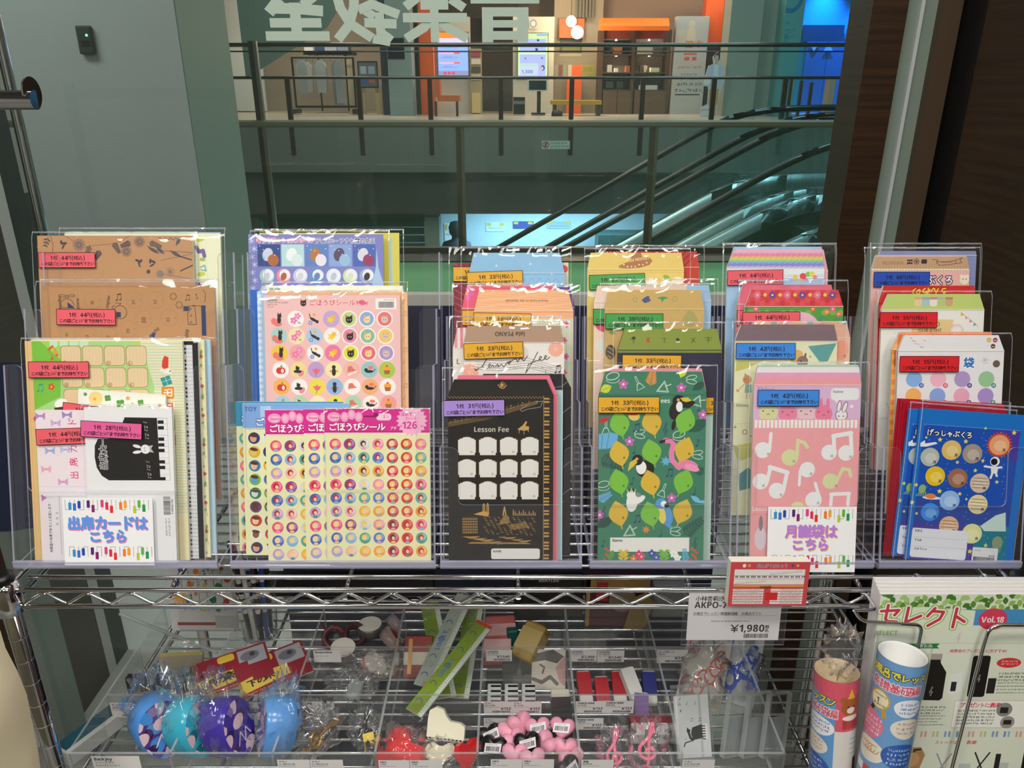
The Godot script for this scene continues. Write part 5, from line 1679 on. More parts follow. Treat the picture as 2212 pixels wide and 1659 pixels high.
func design(face: String, c: Canvas, w: float, h: float) -> void:
	match face:
		"cream_veg":
			c.im.fill(X("e8ebcb"))
			c.units(1400)
			c.rect(0,0,1400,14, X("bcd4dc"))
			for i in 6:
				c.line([0,14 + 160.0 * i,1150,14 + 160.0 * i],4, X("d5d6b4"), false).line([200.0 * i,14,200.0 * i,900],4, X("d5d6b4"), false)
			c.line([1165,0,1165,1500],4, X("d0d2b0"), false).line([1270,0,1270,1500],3, X("d6d8b6"), false)
			for i in 4:
				var y := 62.0 + i * 310
				c.oval(1215, y,40,20, X("c3cf62"),-10).line([1180, y + 70,1200, y + 110,1240, y + 100,1250, y + 150],34, X("76649c"))
				c.oval(1230, y + 180,36,20, X("e0e4b0")).oval(1232, y + 178,26,16, X("a8b860")).line([1210, y + 250,1250, y + 230,1260, y + 280,1215, y + 270],12, X("7fb0b0"))
		"kraft_flower":
			c.im.fill(X("bd9066"))
			c.units(1388)
			var ink := X("4a4450")
			for a in [[372,82,55],[915,55,48],[795,140,45]]:
				for i in 22:
					var t := TAU * i / 22
					c.line([a[0] + cos(t) * 14, a[1] + sin(t) * 14, a[0] + cos(t) * a[2], a[1] + sin(t) * a[2]],5, ink if i % 2 == 0 else X("7a6c6c"))
				c.dot(a[0], a[1],15, X("8f7564"))
			c.line([250,0,340,60],3, ink).line([830,0,700,70,470,92],3, ink).line([980,90,1060,130,1388,150],4, ink).line([1100,220,1388,160],3, ink)
			for a in [[470,84,180,150],[560,130,110,160],[680,60,130,100],[840,60,120,200],[1000,60,140,60]]:
				c.fern(a[0], a[1], a[2] * 0.8,34, a[3] - 40, ink,7)
			for a in [[1060,100,100,40,200],[1090,160,120,-150,170],[1180,130,130,30,60],[1240,90,90,-60,60]]:
				c.leaf(a[0], a[1], a[2],15, a[3], X("5a5058"))
			c.line([120,0,140,80,130,150],4, ink).fern(100,10,90,40,110, ink,3)
			for a in [[230,76,30],[905,235,-20],[1020,240,60]]:
				c.oval(a[0] - 14, a[1] - 14,22,11, ink,40 + a[2]).oval(a[0] + 14, a[1] - 8,22,11, ink,-30 + a[2]).oval(a[0], a[1] + 22,8,26, ink, a[2])
			for i in 12:
				c.oval(1100 + 24.0 * i,24 + (i % 2) * 10,12,6, X("6b5f60"),30)
				c.oval(1260 + 10.0 * i,180 + 3.0 * i,10,6, ink,20).oval(1280 + 9.0 * i,310 - 4.0 * i,11,6, ink,-30)
			c.dot(985,320,18, ink).dot(1090,340,34, X("8a7d74")).line([1090,340,1380,385],3, ink)
			for i in 16:
				var t := TAU * i / 16
				c.line([1180,320,1180 + cos(t) * 44,320 + sin(t) * 44],3, X("6d6468"))
			for i in 8:
				c.line([60 + i * 130.0,300 + (i % 3) * 12.0,68 + i * 130.0,308 + (i % 3) * 12.0],3, X("8a6a4c"))
		"kraft_trans":
			c.im.fill(X("bb8d61"))
			c.units(1480)
			var ink := X("4d4038")
			var navy := X("2f3c68")
			for a in [[390,115, "16"],[760,110, "31"],[955,110, "32"],[840,280, "30"],[1065,270, "33"],[700,370, "29"],[150,400, "11"],[330,420, "13"],[520,430, "27"]]:
				c.ring(a[0], a[1],76,3, X("a37d58"), X("bb8d61"))
				c.frame(Vector2(a[0] - 26, a[1] + 40),-90).text(a[2],0,0,46 if a[2] == "30" else 34,3, X("6a5440"))
				c.frame()
				c.line([a[0] + 50, a[1] - 10, a[0] + 60, a[1] + 8],4, X("8a6a4c"))
			for a in [[140,70],[600,480]]:
				c.ring(a[0] + 15, a[1] + 10,14,5, ink, X("bb8d61")).oval(a[0] - 26, a[1] + 5,34,13, ink,5).oval(a[0] - 26, a[1] + 5,28,8, X("bb8d61"),5).oval(a[0] + 56, a[1] + 5,34,13, ink,-5).oval(a[0] + 56, a[1] + 5,28,8, X("bb8d61"),-5)
				c.arc(a[0] + 15, a[1] + 90,60,180,360,5, ink).poly([a[0] + 20, a[1] + 60, a[0] + 80, a[1] + 110, a[0] + 20, a[1] + 116], navy).line([a[0] - 46, a[1] + 110, a[0] + 78, a[1] + 114],5, ink)
			c.frame(Vector2(72,190),-90).text("propeller",-40,0,34,3, ink).frame(Vector2(232,190),-90).text("plane",0,0,34,3, ink).frame(Vector2(492,180),-78).text("copter",0,0,34,3, ink).frame()
			c.note(610,86,36, ink,1).note(1230,90,30, ink,1).note(1320,84,28, ink,0,150)
			c.line([590,140,640,140,620,160],5, ink).ring(628,220,62,5, ink, X("bb8d61")).rect(596,220,36,46, navy).line([560,200,560,170,580,160],5, ink)
			for a in [[1110,80],[1160,155]]:
				for i in 6:
					c.ring(a[0] + cos(i * 1.05) * 20, a[1] + sin(i * 1.05) * 20,13,4, ink, X("bb8d61"))
				c.dot(a[0], a[1],18, X("bb8d61"))
			c.rect(1200,170,44,36, navy).line([1196,168,1250,168,1250,208,1196,208,1196,168],4, ink).line([1250,165,1300,165,1310,330,1236,330,1232,230,1250,215],5, ink).rect(1356,160,40,270, navy).line([1280,160,1400,168],5, ink).line([1380,20,1400,60,1390,130],5, ink)
			for i in 3:
				c.ring(1262,190 + i * 60.0,10,4, ink, X("bb8d61"))
			c.frame(Vector2(1200,450),-90).text("ship",0,0,38,3, ink).frame(Vector2(870,420),-40).text("yacht",0,0,38,3, ink).frame()
			c.poly([900,420,940,400,930,450,880,450], navy)
		"forest":
			c.im.fill(X("b9d66a"))
			c.units(1415)
			var wood := X("e6cda4")
			c.rect(1040,0,400,3000, X("e9e2b8"))
			for i in 60:
				c.rect(1040,18 + i * 26.0,380,8, X("b9d3c4"))
			c.poly([60,0,980,0,1090,180,1150,420,1110,700,60,900], X("a9d78a"))
			c.poly([60,0,330,0,300,500,60,620], X("7cc242"))
			c.poly([140,0,420,0,320,170], X("a3d55f"))
			for i in 4:
				c.dot(260 + 90.0 * i,20,40, X("c8e6c0"))
			c.rect(0,0,62,3000, X("e6bf86")).rect(18,0,6,3000, X("dcae70"))
			for j in 5:
				for i in 4:
					var x := 322.0 + i * 196 + j * 6
					var y := 46.0 + j * 195
					c.rrect(x - 6, y - 6,186,182,34, X("a98a58")).rrect(x, y,174,170,30, wood)
					for n in 5:
						c.line([x + 24 + 30.0 * n, y + 14, x + 30 + 30.0 * n, y + 90, x + 22 + 30.0 * n, y + 156],2.5, X("d8bb8c"))
					c.ring(x + 30, y + 150,20,4, X("9a6a44"), wood).text(["12", "10", "11", "5", "12", "11", "12", "6"][(i + j * 4) % 8], x + 18, y + 140,22,2, X("8a5434"))
			c.note(230,110,60, X("d8603a"),1,-30).oval(275,100,24,16, X("e89a5a"),20)
			c.poly([1250,130,1285,145,1280,240,1240,250,1222,230,1230,170], X("d84028")).poly([1200,250,1240,250,1290,240,1310,290,1270,290,1230,280], X("f2f0ec")).dot(1295,270,6, X("303030"))
			c.frame(Vector2(1258,355),-18).rect(-44,-38,88,80, X("2f9a9a")).line([0,-38,0,42],5, X("bfe0dc")).line([-44,0,44,0],5, X("bfe0dc")).frame()
			c.rrect(1213,410,110,108,10, X("e88a28")).rrect(1205,555,110,108,10, X("e0503a")).rrect(1215,700,108,104,10, X("6ab04a")).rrect(1222,840,104,104,10, X("e88a28"))
			c.frame(Vector2(1228,505),-90).text("出",0,0,84,11, X("fdf6e6")).frame(Vector2(1222,650),-90).text("席",0,0,82,8, X("fdf6e6")).frame(Vector2(1230,792),-90).text("カ",0,0,80,10, X("fdf6e6")).frame(Vector2(1236,930),-90).text("ー",0,0,80,10, X("fdf6e6")).frame()
			c.note(110,420,40, X("2f9a9a"),1).flower(222,410,32, X("e0562c"), X("f8d070")).flower(70,700,26, X("c85a7a"), X("c85a7a"),6)
			c.oval(300,560,60,40, X("f6f4ee"),-20).oval(380,610,52,46, X("f6f4ee"))
			c.oval(420,520,14,60, X("e8c89a"),8).dot(372,605,7, X("2a2a2a")).dot(402,612,7, X("2a2a2a")).poly([240,600,320,590,330,680,300,740,270,690,240,660], X("3a2820"))
			for i in 26:
				c.note(180 + (i * 331) % 820,1150 + (i * 577) % 620,30, X(["d8603a", "2f9a9a", "e8a030"][i % 3]), i % 3)
		"key_edge":
			c.im.fill(X("1a1a1c"))
			c.rect(w - 34,8,22, h, X("d6d9dc"))
			for i in 60:
				c.line([w - 34,8 + 8.6 * i, w - 12,8 + 8.6 * i],0.7, X("8a8d92"), false)
				if [1,1,0,1,1,1,0][i % 7] == 1:
					c.rect(w - 34,14 + 8.6 * i,8,5, X("17171a"))
		"cream_rose":
			c.im.fill(X("e6e2b4"))
			for i in 16:
				c.leaf(w - 6,20 + 32.0 * i,14,3,100 + 40 * (i % 3), X("7a9a5a")).dot(w - 8,36 + 64.0 * i,4, X("c04848")).line([w - 8,36 + 64.0 * i, w - 5,66 + 64.0 * i],1, X("7a9a5a"))
		"plain_ice":
			c.im.fill(X("a8c6e8"))
			for i in 30:
				c.dot(4,10 + 14.0 * i,5, X("d8e8f4"))
		"plain_peach":
			c.im.fill(X("edb98a"))
			for i in 14:
				c.note(w - 8,20 + 26.0 * i,6, X("c98a58"), i % 3,10)
		"plain_cream":
			c.im.fill(X("ebe8d4"))
			c.text("Gakken",6,4,6,0.6, X("3a5a4a"))
		"plain_yellow":
			c.im.fill(X("d8cf5a"))
			c.rect(w * 0.93,10, w * 0.02, h, X("a8c8d8"))
		"plain_red":
			c.im.fill(X("c42a26"))
			c.frame(Vector2(w * 0.72,24),180)
			outline_text(c, "ろんわの",0,0,20,3, X("f0c030"), X("8a1a14"),2.5)
			c.frame()
		"plain_orange":
			c.im.fill(X("ec8440"))
			for i in 10:
				c.rect(0,26 + 22.0 * i,30,11, X("f0b040"))
		"clover":
			c.im.fill(X("eef0e6"))
			c.units(740)
			c.dot(150,70,60, X("f2d68a"))
			for a in [[250,60,26],[360,100,34],[530,80,26],[610,120,16],[60,40,14]]:
				for i in 4:
					c.dot(a[0] + cos(i * 1.57 + 0.6) * a[2] * 0.6, a[1] + sin(i * 1.57 + 0.6) * a[2] * 0.6, a[2] * 0.55, X("5a9a3c"))
			for a in [[420,50,26],[460,90,14],[690,90,22],[140,76,20]]:
				c.star(a[0], a[1], a[2], X("e8a040"),6,0.4)
		"ribbon":
			c.im.fill(X("ebdde4"))
			c.units(760)
			for a in [[40,50, "b48ac0"],[270,40, "9a8ac8"],[170,110, "c4b0d8"],[110,350, "9ab0e0"],[240,340, "b8c0e4"],[70,510, "e8a8b8"],[210,620, "d8a0c8"],[60,760, "b878b0"],[150,1260, "c8b8dc"]]:
				c.poly([a[0] - 44, a[1] - 32, a[0], a[1], a[0] - 40, a[1] + 34], X(a[2])).poly([a[0] + 44, a[1] - 32, a[0], a[1], a[0] + 40, a[1] + 34], X(a[2])).dot(a[0], a[1],9, X(a[2]).darkened(0.1))
			c.frame(Vector2(272,600),-90).text("出席カード",0,0,76,7, X("d8487c"),1.5).frame()
			c.rect(0,660,760,6, X("ddd0da")).rect(60,670,760,900, X("e6e0e8"))
			c.frame(Vector2(70,1240),-90).text("本教室の会員であることを証します",0,0,27,3, X("5a5458"),1.0).text("年   月   日",240,64,22,2, X("6a6468")).frame()
			c.line([170,740,170,1260],3, X("8a8088"), false)
		"grand_piano":
			c.im.fill(X("e9eaec"))
			c.units(750)
			c.poly([345,85,620,90,632,630,190,630,130,590,90,520,75,430,80,330,110,270,200,270,280,240], X("1d1b1b"))
			c.line([620,90,706,92,716,628,632,630],2, X("8a8a90"), false)
			for i in 11:
				c.line([626,92 + 49.0 * i,710,92 + 49.0 * i],2, X("9a9aa0"), false)
			for i in 11:
				if [1,1,0,1,1,1,0,1,1,0,1][i] == 1:
					c.rect(626,112 + 49.0 * i,50,28, X("141414"))
			c.frame(Vector2(112,540),-90)
			outline_text(c, "出席カード",0,0,74,7, X("1d1b1b"), X("e9eaec"),9,0.98)
			c.frame()
			c.dot(512,360,40, X("e9eaec")).oval(440,335,36,14, X("e9eaec"),15).oval(440,385,38,14, X("e9eaec"),-8).poly([545,330,580,325,560,355,585,390,548,385], X("b9babc")).dot(505,350,4, X("2a2a2a")).dot(508,372,4, X("2a2a2a"))
			for i in 5:
				c.note(520 + 3.0 * i,130 + 34.0 * i,16, X("e0e0e2"), i % 2,90).note(530 + 3.0 * i,470 + 34.0 * i,16, X("e0e0e2"), i % 2,90)
			c.line([0,720,750,724],3, X("c4c4c8"), false).line([20,780,560,780],2, X("b0b0b4"), false)
			c.frame(Vector2(650,930),-90).barcode(0,0,160,60, X("2a2a2e"),7).text("4 580182 040",6,66,18,2, X("4a4a50")).frame()
			c.frame(Vector2(660,1120),-90).tiny(0,0,160,18, X("6a6a70"),3).tiny(0,26,160,18, X("6a6a70"),4).frame()
		"frozen":
			c.im.fill(X("7f84c8"))
			c.units(1208)
			for i in 7:
				c.star(30 + (i % 2) * 20,60 + 70.0 * i,40, X("c4c8ec"),6,0.25)
			outline_text(c, "キラキラ",70,30,48,6, X("d84a6a"), X("f4eef6"),8,0.92)
			c.star(270,55,26, X("f0c040"))
			outline_text(c, "レッスンシール",300,32,46,6, X("d8567a"), X("f4eef6"),8,0.86)
			outline_text(c, "ディズニー",600,34,48,5, X("30386a"), X("eef0f8"),8,0.84)
			outline_text(c, "アナと雪の女王",820,34,46,5, X("30386a"), X("eef0f8"),8,0.98)
			for i in 5:
				var x := 80.0 + 214 * i
				c.rect(x,90,204,196, X(["2a4a8c", "b8dce0", "5a86c8", "8aa8dc", "4a6ab8"][i]))
				c.oval(x + 90,180,46,60, X(["c8d4ea", "e8f2f4", "b8784a", "5a4a6a", "d8dce8"][i]),20).oval(x + 140,230,50,54, X(["b0683a", "d8e8ec", "e8e4f0", "9ac0e0", "9a3a6a"][i]))
				for n in 6:
					c.dot(x + 20 + (n * 67) % 170,104 + (n * 41) % 90,5, X("e8eef8"))
			for j in 8:
				for i in 7:
					var x := 160.0 + 150 * i
					var y := 370.0 + 140 * j
					c.dot(x, y,66, X(["a8d0cc", "e88aa0", "c8c8e8", "5a98c8", "dfe4ee", "c8e0b0", "9ab0d8"][i])).dot(x + 10, y - 8,50, X("e8ecf4")).oval(x, y + 6,26,36, X(["c8ccd8", "b0603a", "d0d4dc", "6a86b8", "b8c4d8", "d8dcc8", "3a2e2a"][i]),20)
			c.poly([1150,120,1165,300,1208,440,1208,600,1090,600,1110,420,1140,300], X("a8c8ea"))
		"cats":
			c.im.fill(X("efc2c1"))
			c.units(1220)
			outline_text(c, "ごほうびシール",405,38,56,7, X("e0586a"), X("f6e2dc"),6,1.06)
			c.text("Gakken",22,30,24,3, X("3a6a5a"))
			c.tiny(24,58,190,14, X("6a5458"),2).tiny(24,78,90,12, X("6a5458"),3).tiny(24,98,60,10, X("6a5458"),4)
			cat_icon(c,352,64,62,4)
			c.oval(880,64,32,22, X("e8608a"),15).poly([850,64,828,44,832,84], X("e8608a")).poly([905,68,930,54,922,90], X("e8608a"))
			c.rect(1000,26,186,98, X("f2f0ee")).barcode(1026,56,140,54, X("3a3a3e"),5).tiny(1070,36,96,10, X("4a4a4e"),6)
			var tint := [["efc2c1", "f6f2f0", "efc2c1", "c4a8d8", "c0d888", "8ab0e0", "e87878"],["a8d4cc", "f0e4b0", "b0cce8", "f4f0ee", "e88aa8", "8ac0a0", "f0cc60"],["f0cc40", "efa8a8", "f4f0ee", "ea7aa8", "e0e030", "e86a80", "a898d0"],["f4f0ee", "f0dc90", "c0a0d0", "f2e8b0", "efb8ac", "98c8cc", "a8cc50"],["f0b860", "f4f0ee", "ecdc50", "90b8e4", "f4f0ee", "efb078", "f4f0ee"],["a8d0e0", "b0d8b8", "f0ead0", "e8e060", "a8d8b8", "f4f0ee", "f0a0a0"],["f4f0ee", "f0dc90", "c0a0d0", "f2e8b0", "efb8ac", "98c8cc", "a8cc50"],["a8d4cc", "f0e4b0", "b0cce8", "f4f0ee", "e88aa8", "8ac0a0", "f0cc60"]]
			for j in 8:
				for i in 7:
					var x := 120.0 + 160 * i + j * 5
					var y := 210.0 + 153 * j
					c.dot(x, y,74, X("f6f2f0") if i > 3 and j < 3 else X(tint[j][i])).dot(x, y,62 if i > 3 and j < 3 else 72, X(tint[j][i]))
					if j < 3:
						cat_icon(c, x, y,72, i)
					else:
						low_icon(c, x, y,72, i)
		"princess", "princess_b", "princess_c":
			c.im.fill(X("e6e5b4"))
			c.units(897)
			c.rect(0,0,897,205, X("d62a8e")).rect(0,190,897,15, X("c41f80")).rect(0,205,897,12, X("eee8d8"))
			c.oval(80,70,58,42, X("ee9cc4")).oval(80,76,46,22, X("f6c8dc")).text("Disney",44,62,26,3, X("d62a8e"))
			for a in [[170,70],[230,50],[290,70]]:
				c.oval(a[0], a[1],34,44, X("ee9cc4")).oval(a[0], a[1] - 4,20,26, X("f4b8d4"))
			outline_text(c, "ごほうびシール",34,120,72,11, X("f8eef2"), X("b01670"),12,0.95)
			outline_text(c, "プチ",556,152,30,4, X("f8eef2"), X("b01670"),4)
			c.rrect(440,40,130,60,26, X("f2cfe0")).text("2",500,52,30,3, X("d8408e")).text("シ",524,54,28,3, X("d8408e"))
			c.rrect(330,58,120,14,7, X("8a1058")).oval(440,50,22,16, X("8a1058"))
			c.star(744,104,136, X("f0b4d2"),20,0.82).text("126",662,104,74,8, X("d62a8e")).text("2シート",690,68,30,4, X("d85a9a"),0.9).text("ほめて",650,30,34,5, X("d85a9a"),1.0).tiny(630,140,22,18, X("d62a8e"),3).tiny(812,140,22,18, X("d62a8e"),5)
			c.tiny(30,209,540,9, X("e060a0"),4)
			disc_sheet(c,86,305,122,117,49,7,9,0)
		"toy":
			c.im.fill(X("e3e4b8"))
			c.units(897)
			c.rect(0,0,897,205, X("7fa6dc")).rect(150,20,90,100, X("a9c8ee")).text("TOY",20,22,46,5, X("3a62b0"))
			outline_text(c, "ごほうびシール",110,120,72,11, X("eef2f8"), X("3f6cb8"),12,0.95)
			c.tiny(20,208,540,10, X("4a70b0"),4)
			for j in 9:
				for i in 7:
					var x := 92.0 + 122 * i
					var y := 290.0 + 117 * j
					var n := (j * 5 + i * 3) % 8
					c.dot(x, y,49, X(["2c3a80", "6a3a7a", "3a7ab8", "e8e8e0", "2f7a4a", "d8b030", "c83a2e", "7ab04a"][n])).oval(x - 6, y + 2,28,32, X(["d8a078", "5a3a28", "e0b890", "8a5a38", "c8d8e8", "d8c070", "e8c8a0", "5a9ad0"][(n + i) % 8])).oval(x - 4, y - 22,34,14, X("5a3424"),10)
		"teal_sheet":
			c.im.fill(X("e0e2b8"))
			c.units(897)
			c.rect(0,0,897,205, X("1f8fb8"))
			outline_text(c, "ごほうび",40,110,70,10, X("eef4f6"), X("14607c"),12,0.95)
			disc_sheet(c,70,310,122,117,49,7,9,4)
		_:
			design_envelope(face, c, w, h)

func yen_month(c: Canvas, x: float, y: float, s: float, col: Color) -> void:
	c.text("月", x, y, s, s * 0.1, col)

func design_envelope(face: String, c: Canvas, w: float, h: float) -> void:
	match face:
		"snow":
			c.im.fill(X("8fc0e4"))
			c.units(947)
			c.line([0,207,947,207],3, X("74a8d0"), false)
			for i in 16:
				c.dot((i * 211 + 60) % 930,30 + (i * 97) % 600,9, X("e4f0f8"))
			for i in 6:
				c.line([420 + i * 80.0,300,460 + i * 80.0,250,500 + i * 80.0,300],3, X("6a98c4"))
		"plaid":
			c.im.fill(X("8c2c3c"))
			for i in 20:
				c.line([-40 + i * 12.0,0, i * 12.0 + 60,200],1.2, X("5a2030"), false).line([0, i * 14.0,60, i * 14.0 + 30],2.5, X("c04a5a"), false)
		"dot_cream":
			c.im.fill(X("dcd4c0"))
			for i in 5:
				c.dot(w - 9,14 + 60.0 * i,8, X("d84a3c"))
		"peach_wood":
			c.im.fill(X("f0b284"))
			c.units(984)
			for j in 12:
				var q := []
				for i in 13:
					q.append(82.0 * i)
					q.append(20 + 17.0 * j + sin(i * 0.9 + j * 1.7) * 7 + (12.0 if absi(i - 4) < 2 and j % 3 == 0 else 0.0))
				c.line(q,3, X("fbd3ac"))
			c.frame(Vector2(730,122),180).text("Musical band of the mountain",0,0,26,3, X("96664a")).frame()
			c.line([0,217,984,217],4, X("d8946a"), false)
			c.rect(0,285,984,2000, X("dcd8ba"))
			for i in 40:
				c.rect(i * 26.0,285,8,2000, X("b8d0c4"))
			for j in 5:
				c.flower(910 - 20.0 * (j % 2),340 + 160.0 * j,34, X("d85a8a"), X("c03a6a"),5)
				for i in 8:
					c.dot(850 + sin(i) * 20,360 + 160.0 * j + i * 20,5, X("5a9a9a"))
		"fuchsia":
			c.im.fill(X("ec5f7c"))
			for i in 10:
				c.flower(10 + (i * 37) % int(w),16 + (i * 31) % 120,16, X("e868b4"), X("f4a040"))
		"lala":
			c.im.fill(X("e9e6e0"))
			c.units(1004)
			c.rect(0,0,1004,166, X("b3937c"))
			c.frame(Vector2(610,106),180).text("lala PIANO",0,0,52,4, X("4a3a32")).frame()
			for a in [[920,232,70],[60,470,84]]:
				for i in 12:
					c.dot(a[0] + cos(TAU * i / 12) * a[2] * 0.8, a[1] + sin(TAU * i / 12) * a[2] * 0.8, a[2] * 0.3, X("efb09a"))
				c.dot(a[0], a[1], a[2] * 0.85, X("efb09a"))
				for i in 9:
					c.dot(a[0] + cos(i * 2.4) * i * 3.6, a[1] + sin(i * 2.4) * i * 3.6,4, X("fbe8dc"))
			c.dot(580,270,70, X("d6d4d4"))
			for i in 5:
				c.line([120,330 + 26.0 * i,360,350 + 24.0 * i,640,320 + 24.0 * i,980,420 + 20.0 * i],3, X("57504c"))
			var ink := X("2c2422")
			c.line([230,330,190,400,120,446,110,420,200,410,240,424],8, ink)
			c.line([240,424,270,390,262,376,246,400,262,424,290,390,310,420,340,380,350,400,330,420,380,380,400,410,440,360,470,350,460,380,440,372,480,350,520,320,540,360,570,310,600,350,640,300],7, ink)
			c.line([740,260,700,340,640,440,620,470,650,380,720,350,760,340,780,310,766,302,752,330,776,346,810,330,830,300,816,294,804,320,830,336,860,310],7, ink)
			c.note(930,430,44, ink,1).note(820,470,40, ink,2)
		"stripe_pink":
			c.im.fill(X("e6e2d8"))
			for i in 3:
				c.rect(4 + 12.0 * i,0,6,44, X("e48aa0"))
			c.text("L",8,66,14,1.2, X("57504c"))
		"music_black":
			c.im.fill(X("16130f"))
			c.units(845)
			var gold := X("c49a54")
			var white := X("dddcd8")
			c.line([0,128,845,128],2, X("2e2820"), false)
			c.star(432,46,30, gold,6,0.3).line([400,40,420,66,446,70,470,46],6, gold).line([425,20,428,50],4, gold).line([440,14,442,50],4, gold).line([456,26,456,50],4, gold)
			for i in 60:
				c.line([i * 13.0,136 + (i * 7) % 14, i * 13.0 + 8,140 + (i * 11) % 22],4, gold)
			for n in 5:
				c.line([0,344 + 8.0 * n,300,290 + 8.0 * n,560,210 + 8.0 * n,720,168 + 6.0 * n],2, gold)
			for i in 22:
				c.note(20 + 30.0 * i,340 - 7.6 * i,14, gold, i % 3)
			c.line([700,180,760,172,740,220,640,236,590,256,580,240,640,200],3, X("c8c0b4"))
			c.text("Lesson Fee",210,376,48,4, X("c9c2b2"),1.0)
			c.poly([560,396,600,366,622,334,636,338,620,372,650,376,648,402,620,410,560,404], gold).line([572,404,570,430],5, gold).line([608,410,610,440],5, gold).line([642,400,644,420],5, gold)
			for j in 3:
				for i in 4:
					var x := 78.0 + 168 * i
					var y := 460.0 + 180 * j
					c.poly([x, y + 22, x + 14, y + 22, x + 14, y + 12, x + 30, y + 12, x + 44, y + 2, x + 73, y - 2, x + 102, y + 2, x + 116, y + 12, x + 132, y + 12, x + 132, y + 22, x + 146, y + 22, x + 146, y + 150, x, y + 150], gold.darkened(0.25))
					c.poly([x + 3, y + 24, x + 16, y + 24, x + 16, y + 15, x + 31, y + 15, x + 46, y + 5, x + 73, y + 1, x + 100, y + 5, x + 115, y + 15, x + 130, y + 15, x + 130, y + 24, x + 143, y + 24, x + 143, y + 147, x + 3, y + 147], white)
					c.rect(x, y + 128,10,22, X("16130f")).rect(x + 136, y + 128,10,22, X("16130f"))
					yen_month(c, x + 98, y + 112,22, X("8a8478"))
			# gold view of an old town on a river
			c.poly([110,1110,230,1106,236,1250,110,1256], X("3a2c18"))
			for j in 6:
				for i in 9:
					c.rect(114 + 14.0 * i,1122 + 22.0 * j,7,13, gold)
			c.poly([200,1090,290,1062,330,1080,320,1110], gold).line([280,1080,280,1020,286,1004,292,1020,292,1080],8, gold).line([310,1080,310,1022,316,1000,322,1022,322,1080],8, gold).line([440,1100,452,1030,464,1100],10, gold)
			c.poly([290,1180,330,1130,390,1136,400,1180], X("2a2014")).poly([400,1180,450,1096,480,1100,500,1160], gold.darkened(0.3)).poly([480,1180,620,1150,660,1200,500,1220], gold.darkened(0.4))
			for i in 90:
				c.line([280 + (i * 53) % 420,1110 + (i * 29) % 150,296 + (i * 53) % 420,1112 + (i * 29) % 150],4, gold if i % 3 else X("8a6a34"))
			for i in 12:
				c.line([520 + 16.0 * i,1100,524 + 16.0 * i,1050 + (i * 17) % 40,528 + 16.0 * i,1100],4, gold)
			for i in 40:
				c.line([110 + (i * 61) % 560,1276 + (i * 13) % 60,150 + (i * 61) % 540,1272 + (i * 13) % 60],5, gold if i % 2 else X("7a5c2c"))
			c.rrect(343,1372,396,88,18, white).text("NAME",360,1384,22,2, X("4a463e"))
			c.rect(765,128,4,1400, gold)
			for i in 52:
				var y := 130.0 + 26 * i
				c.line([770, y,845, y],2, gold.darkened(0.4), false)
				if [1,1,0,1,1,1,0][i % 7] == 1:
					c.rect(770, y + 16,42,15, gold)
		"curves_black":
			c.im.fill(X("241f22"))
			for i in 5:
				c.line([w - 40,30 + 60.0 * i, w - 20,26 + 60.0 * i, w,10 + 60.0 * i],1, X("a8a4a8"))
		"socks_yellow":
			c.im.fill(X("e8cc72"))
			c.units(965)
			c.poly([455,0,535,0,545,40,620,46,650,80,620,120,520,150,400,158,320,150,312,130,380,100,430,60], X("b47a4a"))
			c.frame(Vector2(612,66),172).text("LESSON FEES",0,0,34,3, X("f2dfa8")).frame()
			for i in 7:
				c.dot(364 + 38.0 * i,138 - absf(i - 2) * 10 + (i % 2) * 10,8, X("f2e2b8"))
			c.line([0,196,965,196],3, X("d0b25c"), false)
			c.leaf(760,220,90,28,40, X("8ab83a")).line([820,260,850,290],5, X("7a9a30"))
			for a in [[640,290],[790,310],[900,280],[60,400]]:
				c.oval(a[0], a[1],60,40, X("f2ecd8"))
		"tartan":
			c.im.fill(X("c8402c"))
			for i in 16:
				c.line([0, i * 14.0 - 60, w, i * 14.0 + w - 60],3.2, X("e87a3a"), false).line([0, i * 14.0, w, i * 14.0 - w],2.4, X("8e2430"), false).line([0, i * 14.0 - 55, w, i * 14.0 + w - 55],0.8, X("5c1e2c"), false)
		"birds_ochre":
			c.im.fill(X("cfae6a"))
			c.units(990)
			var blue := X("4c5a8c")
			c.poly([365,100,390,80,420,62,445,66,440,90,460,100,440,118,400,132,378,118], blue)
			c.poly([515,80,560,70,590,66,635,82,590,92,568,130,560,96], X("4f9a5c"))
			for a in [[300,96],[695,90]]:
				for i in 6:
					c.dot(a[0] + cos(i * 1.05) * 22, a[1] + sin(i * 1.05) * 22,5, X("7a8a5a"))
			c.line([0,192,990,192],3, X("b8965a"), false)
			for i in 18:
				c.line([770 + absf(i - 9) * 6,212 + 9.0 * i,930 - absf(i - 9) * 6,210 + 9.0 * i],4, X("7fa05a"))
			c.leaf(40,420,70,18,10, X("6f9a58")).oval(60,620,50,74, X("57504a"))
			for i in 8:
				c.line([30 + (i % 3) * 24.0,570 + i * 14.0,60 + (i % 3) * 16.0,580 + i * 14.0],6, X("cfae6a"))
		"pig_pink":
			c.im.fill(X("ead0bc"))
			c.oval(26,84,22,16, X("e0506a")).dot(22,80,3, X("6a2a34")).oval(28,130,24,18, X("dcdcd4"))
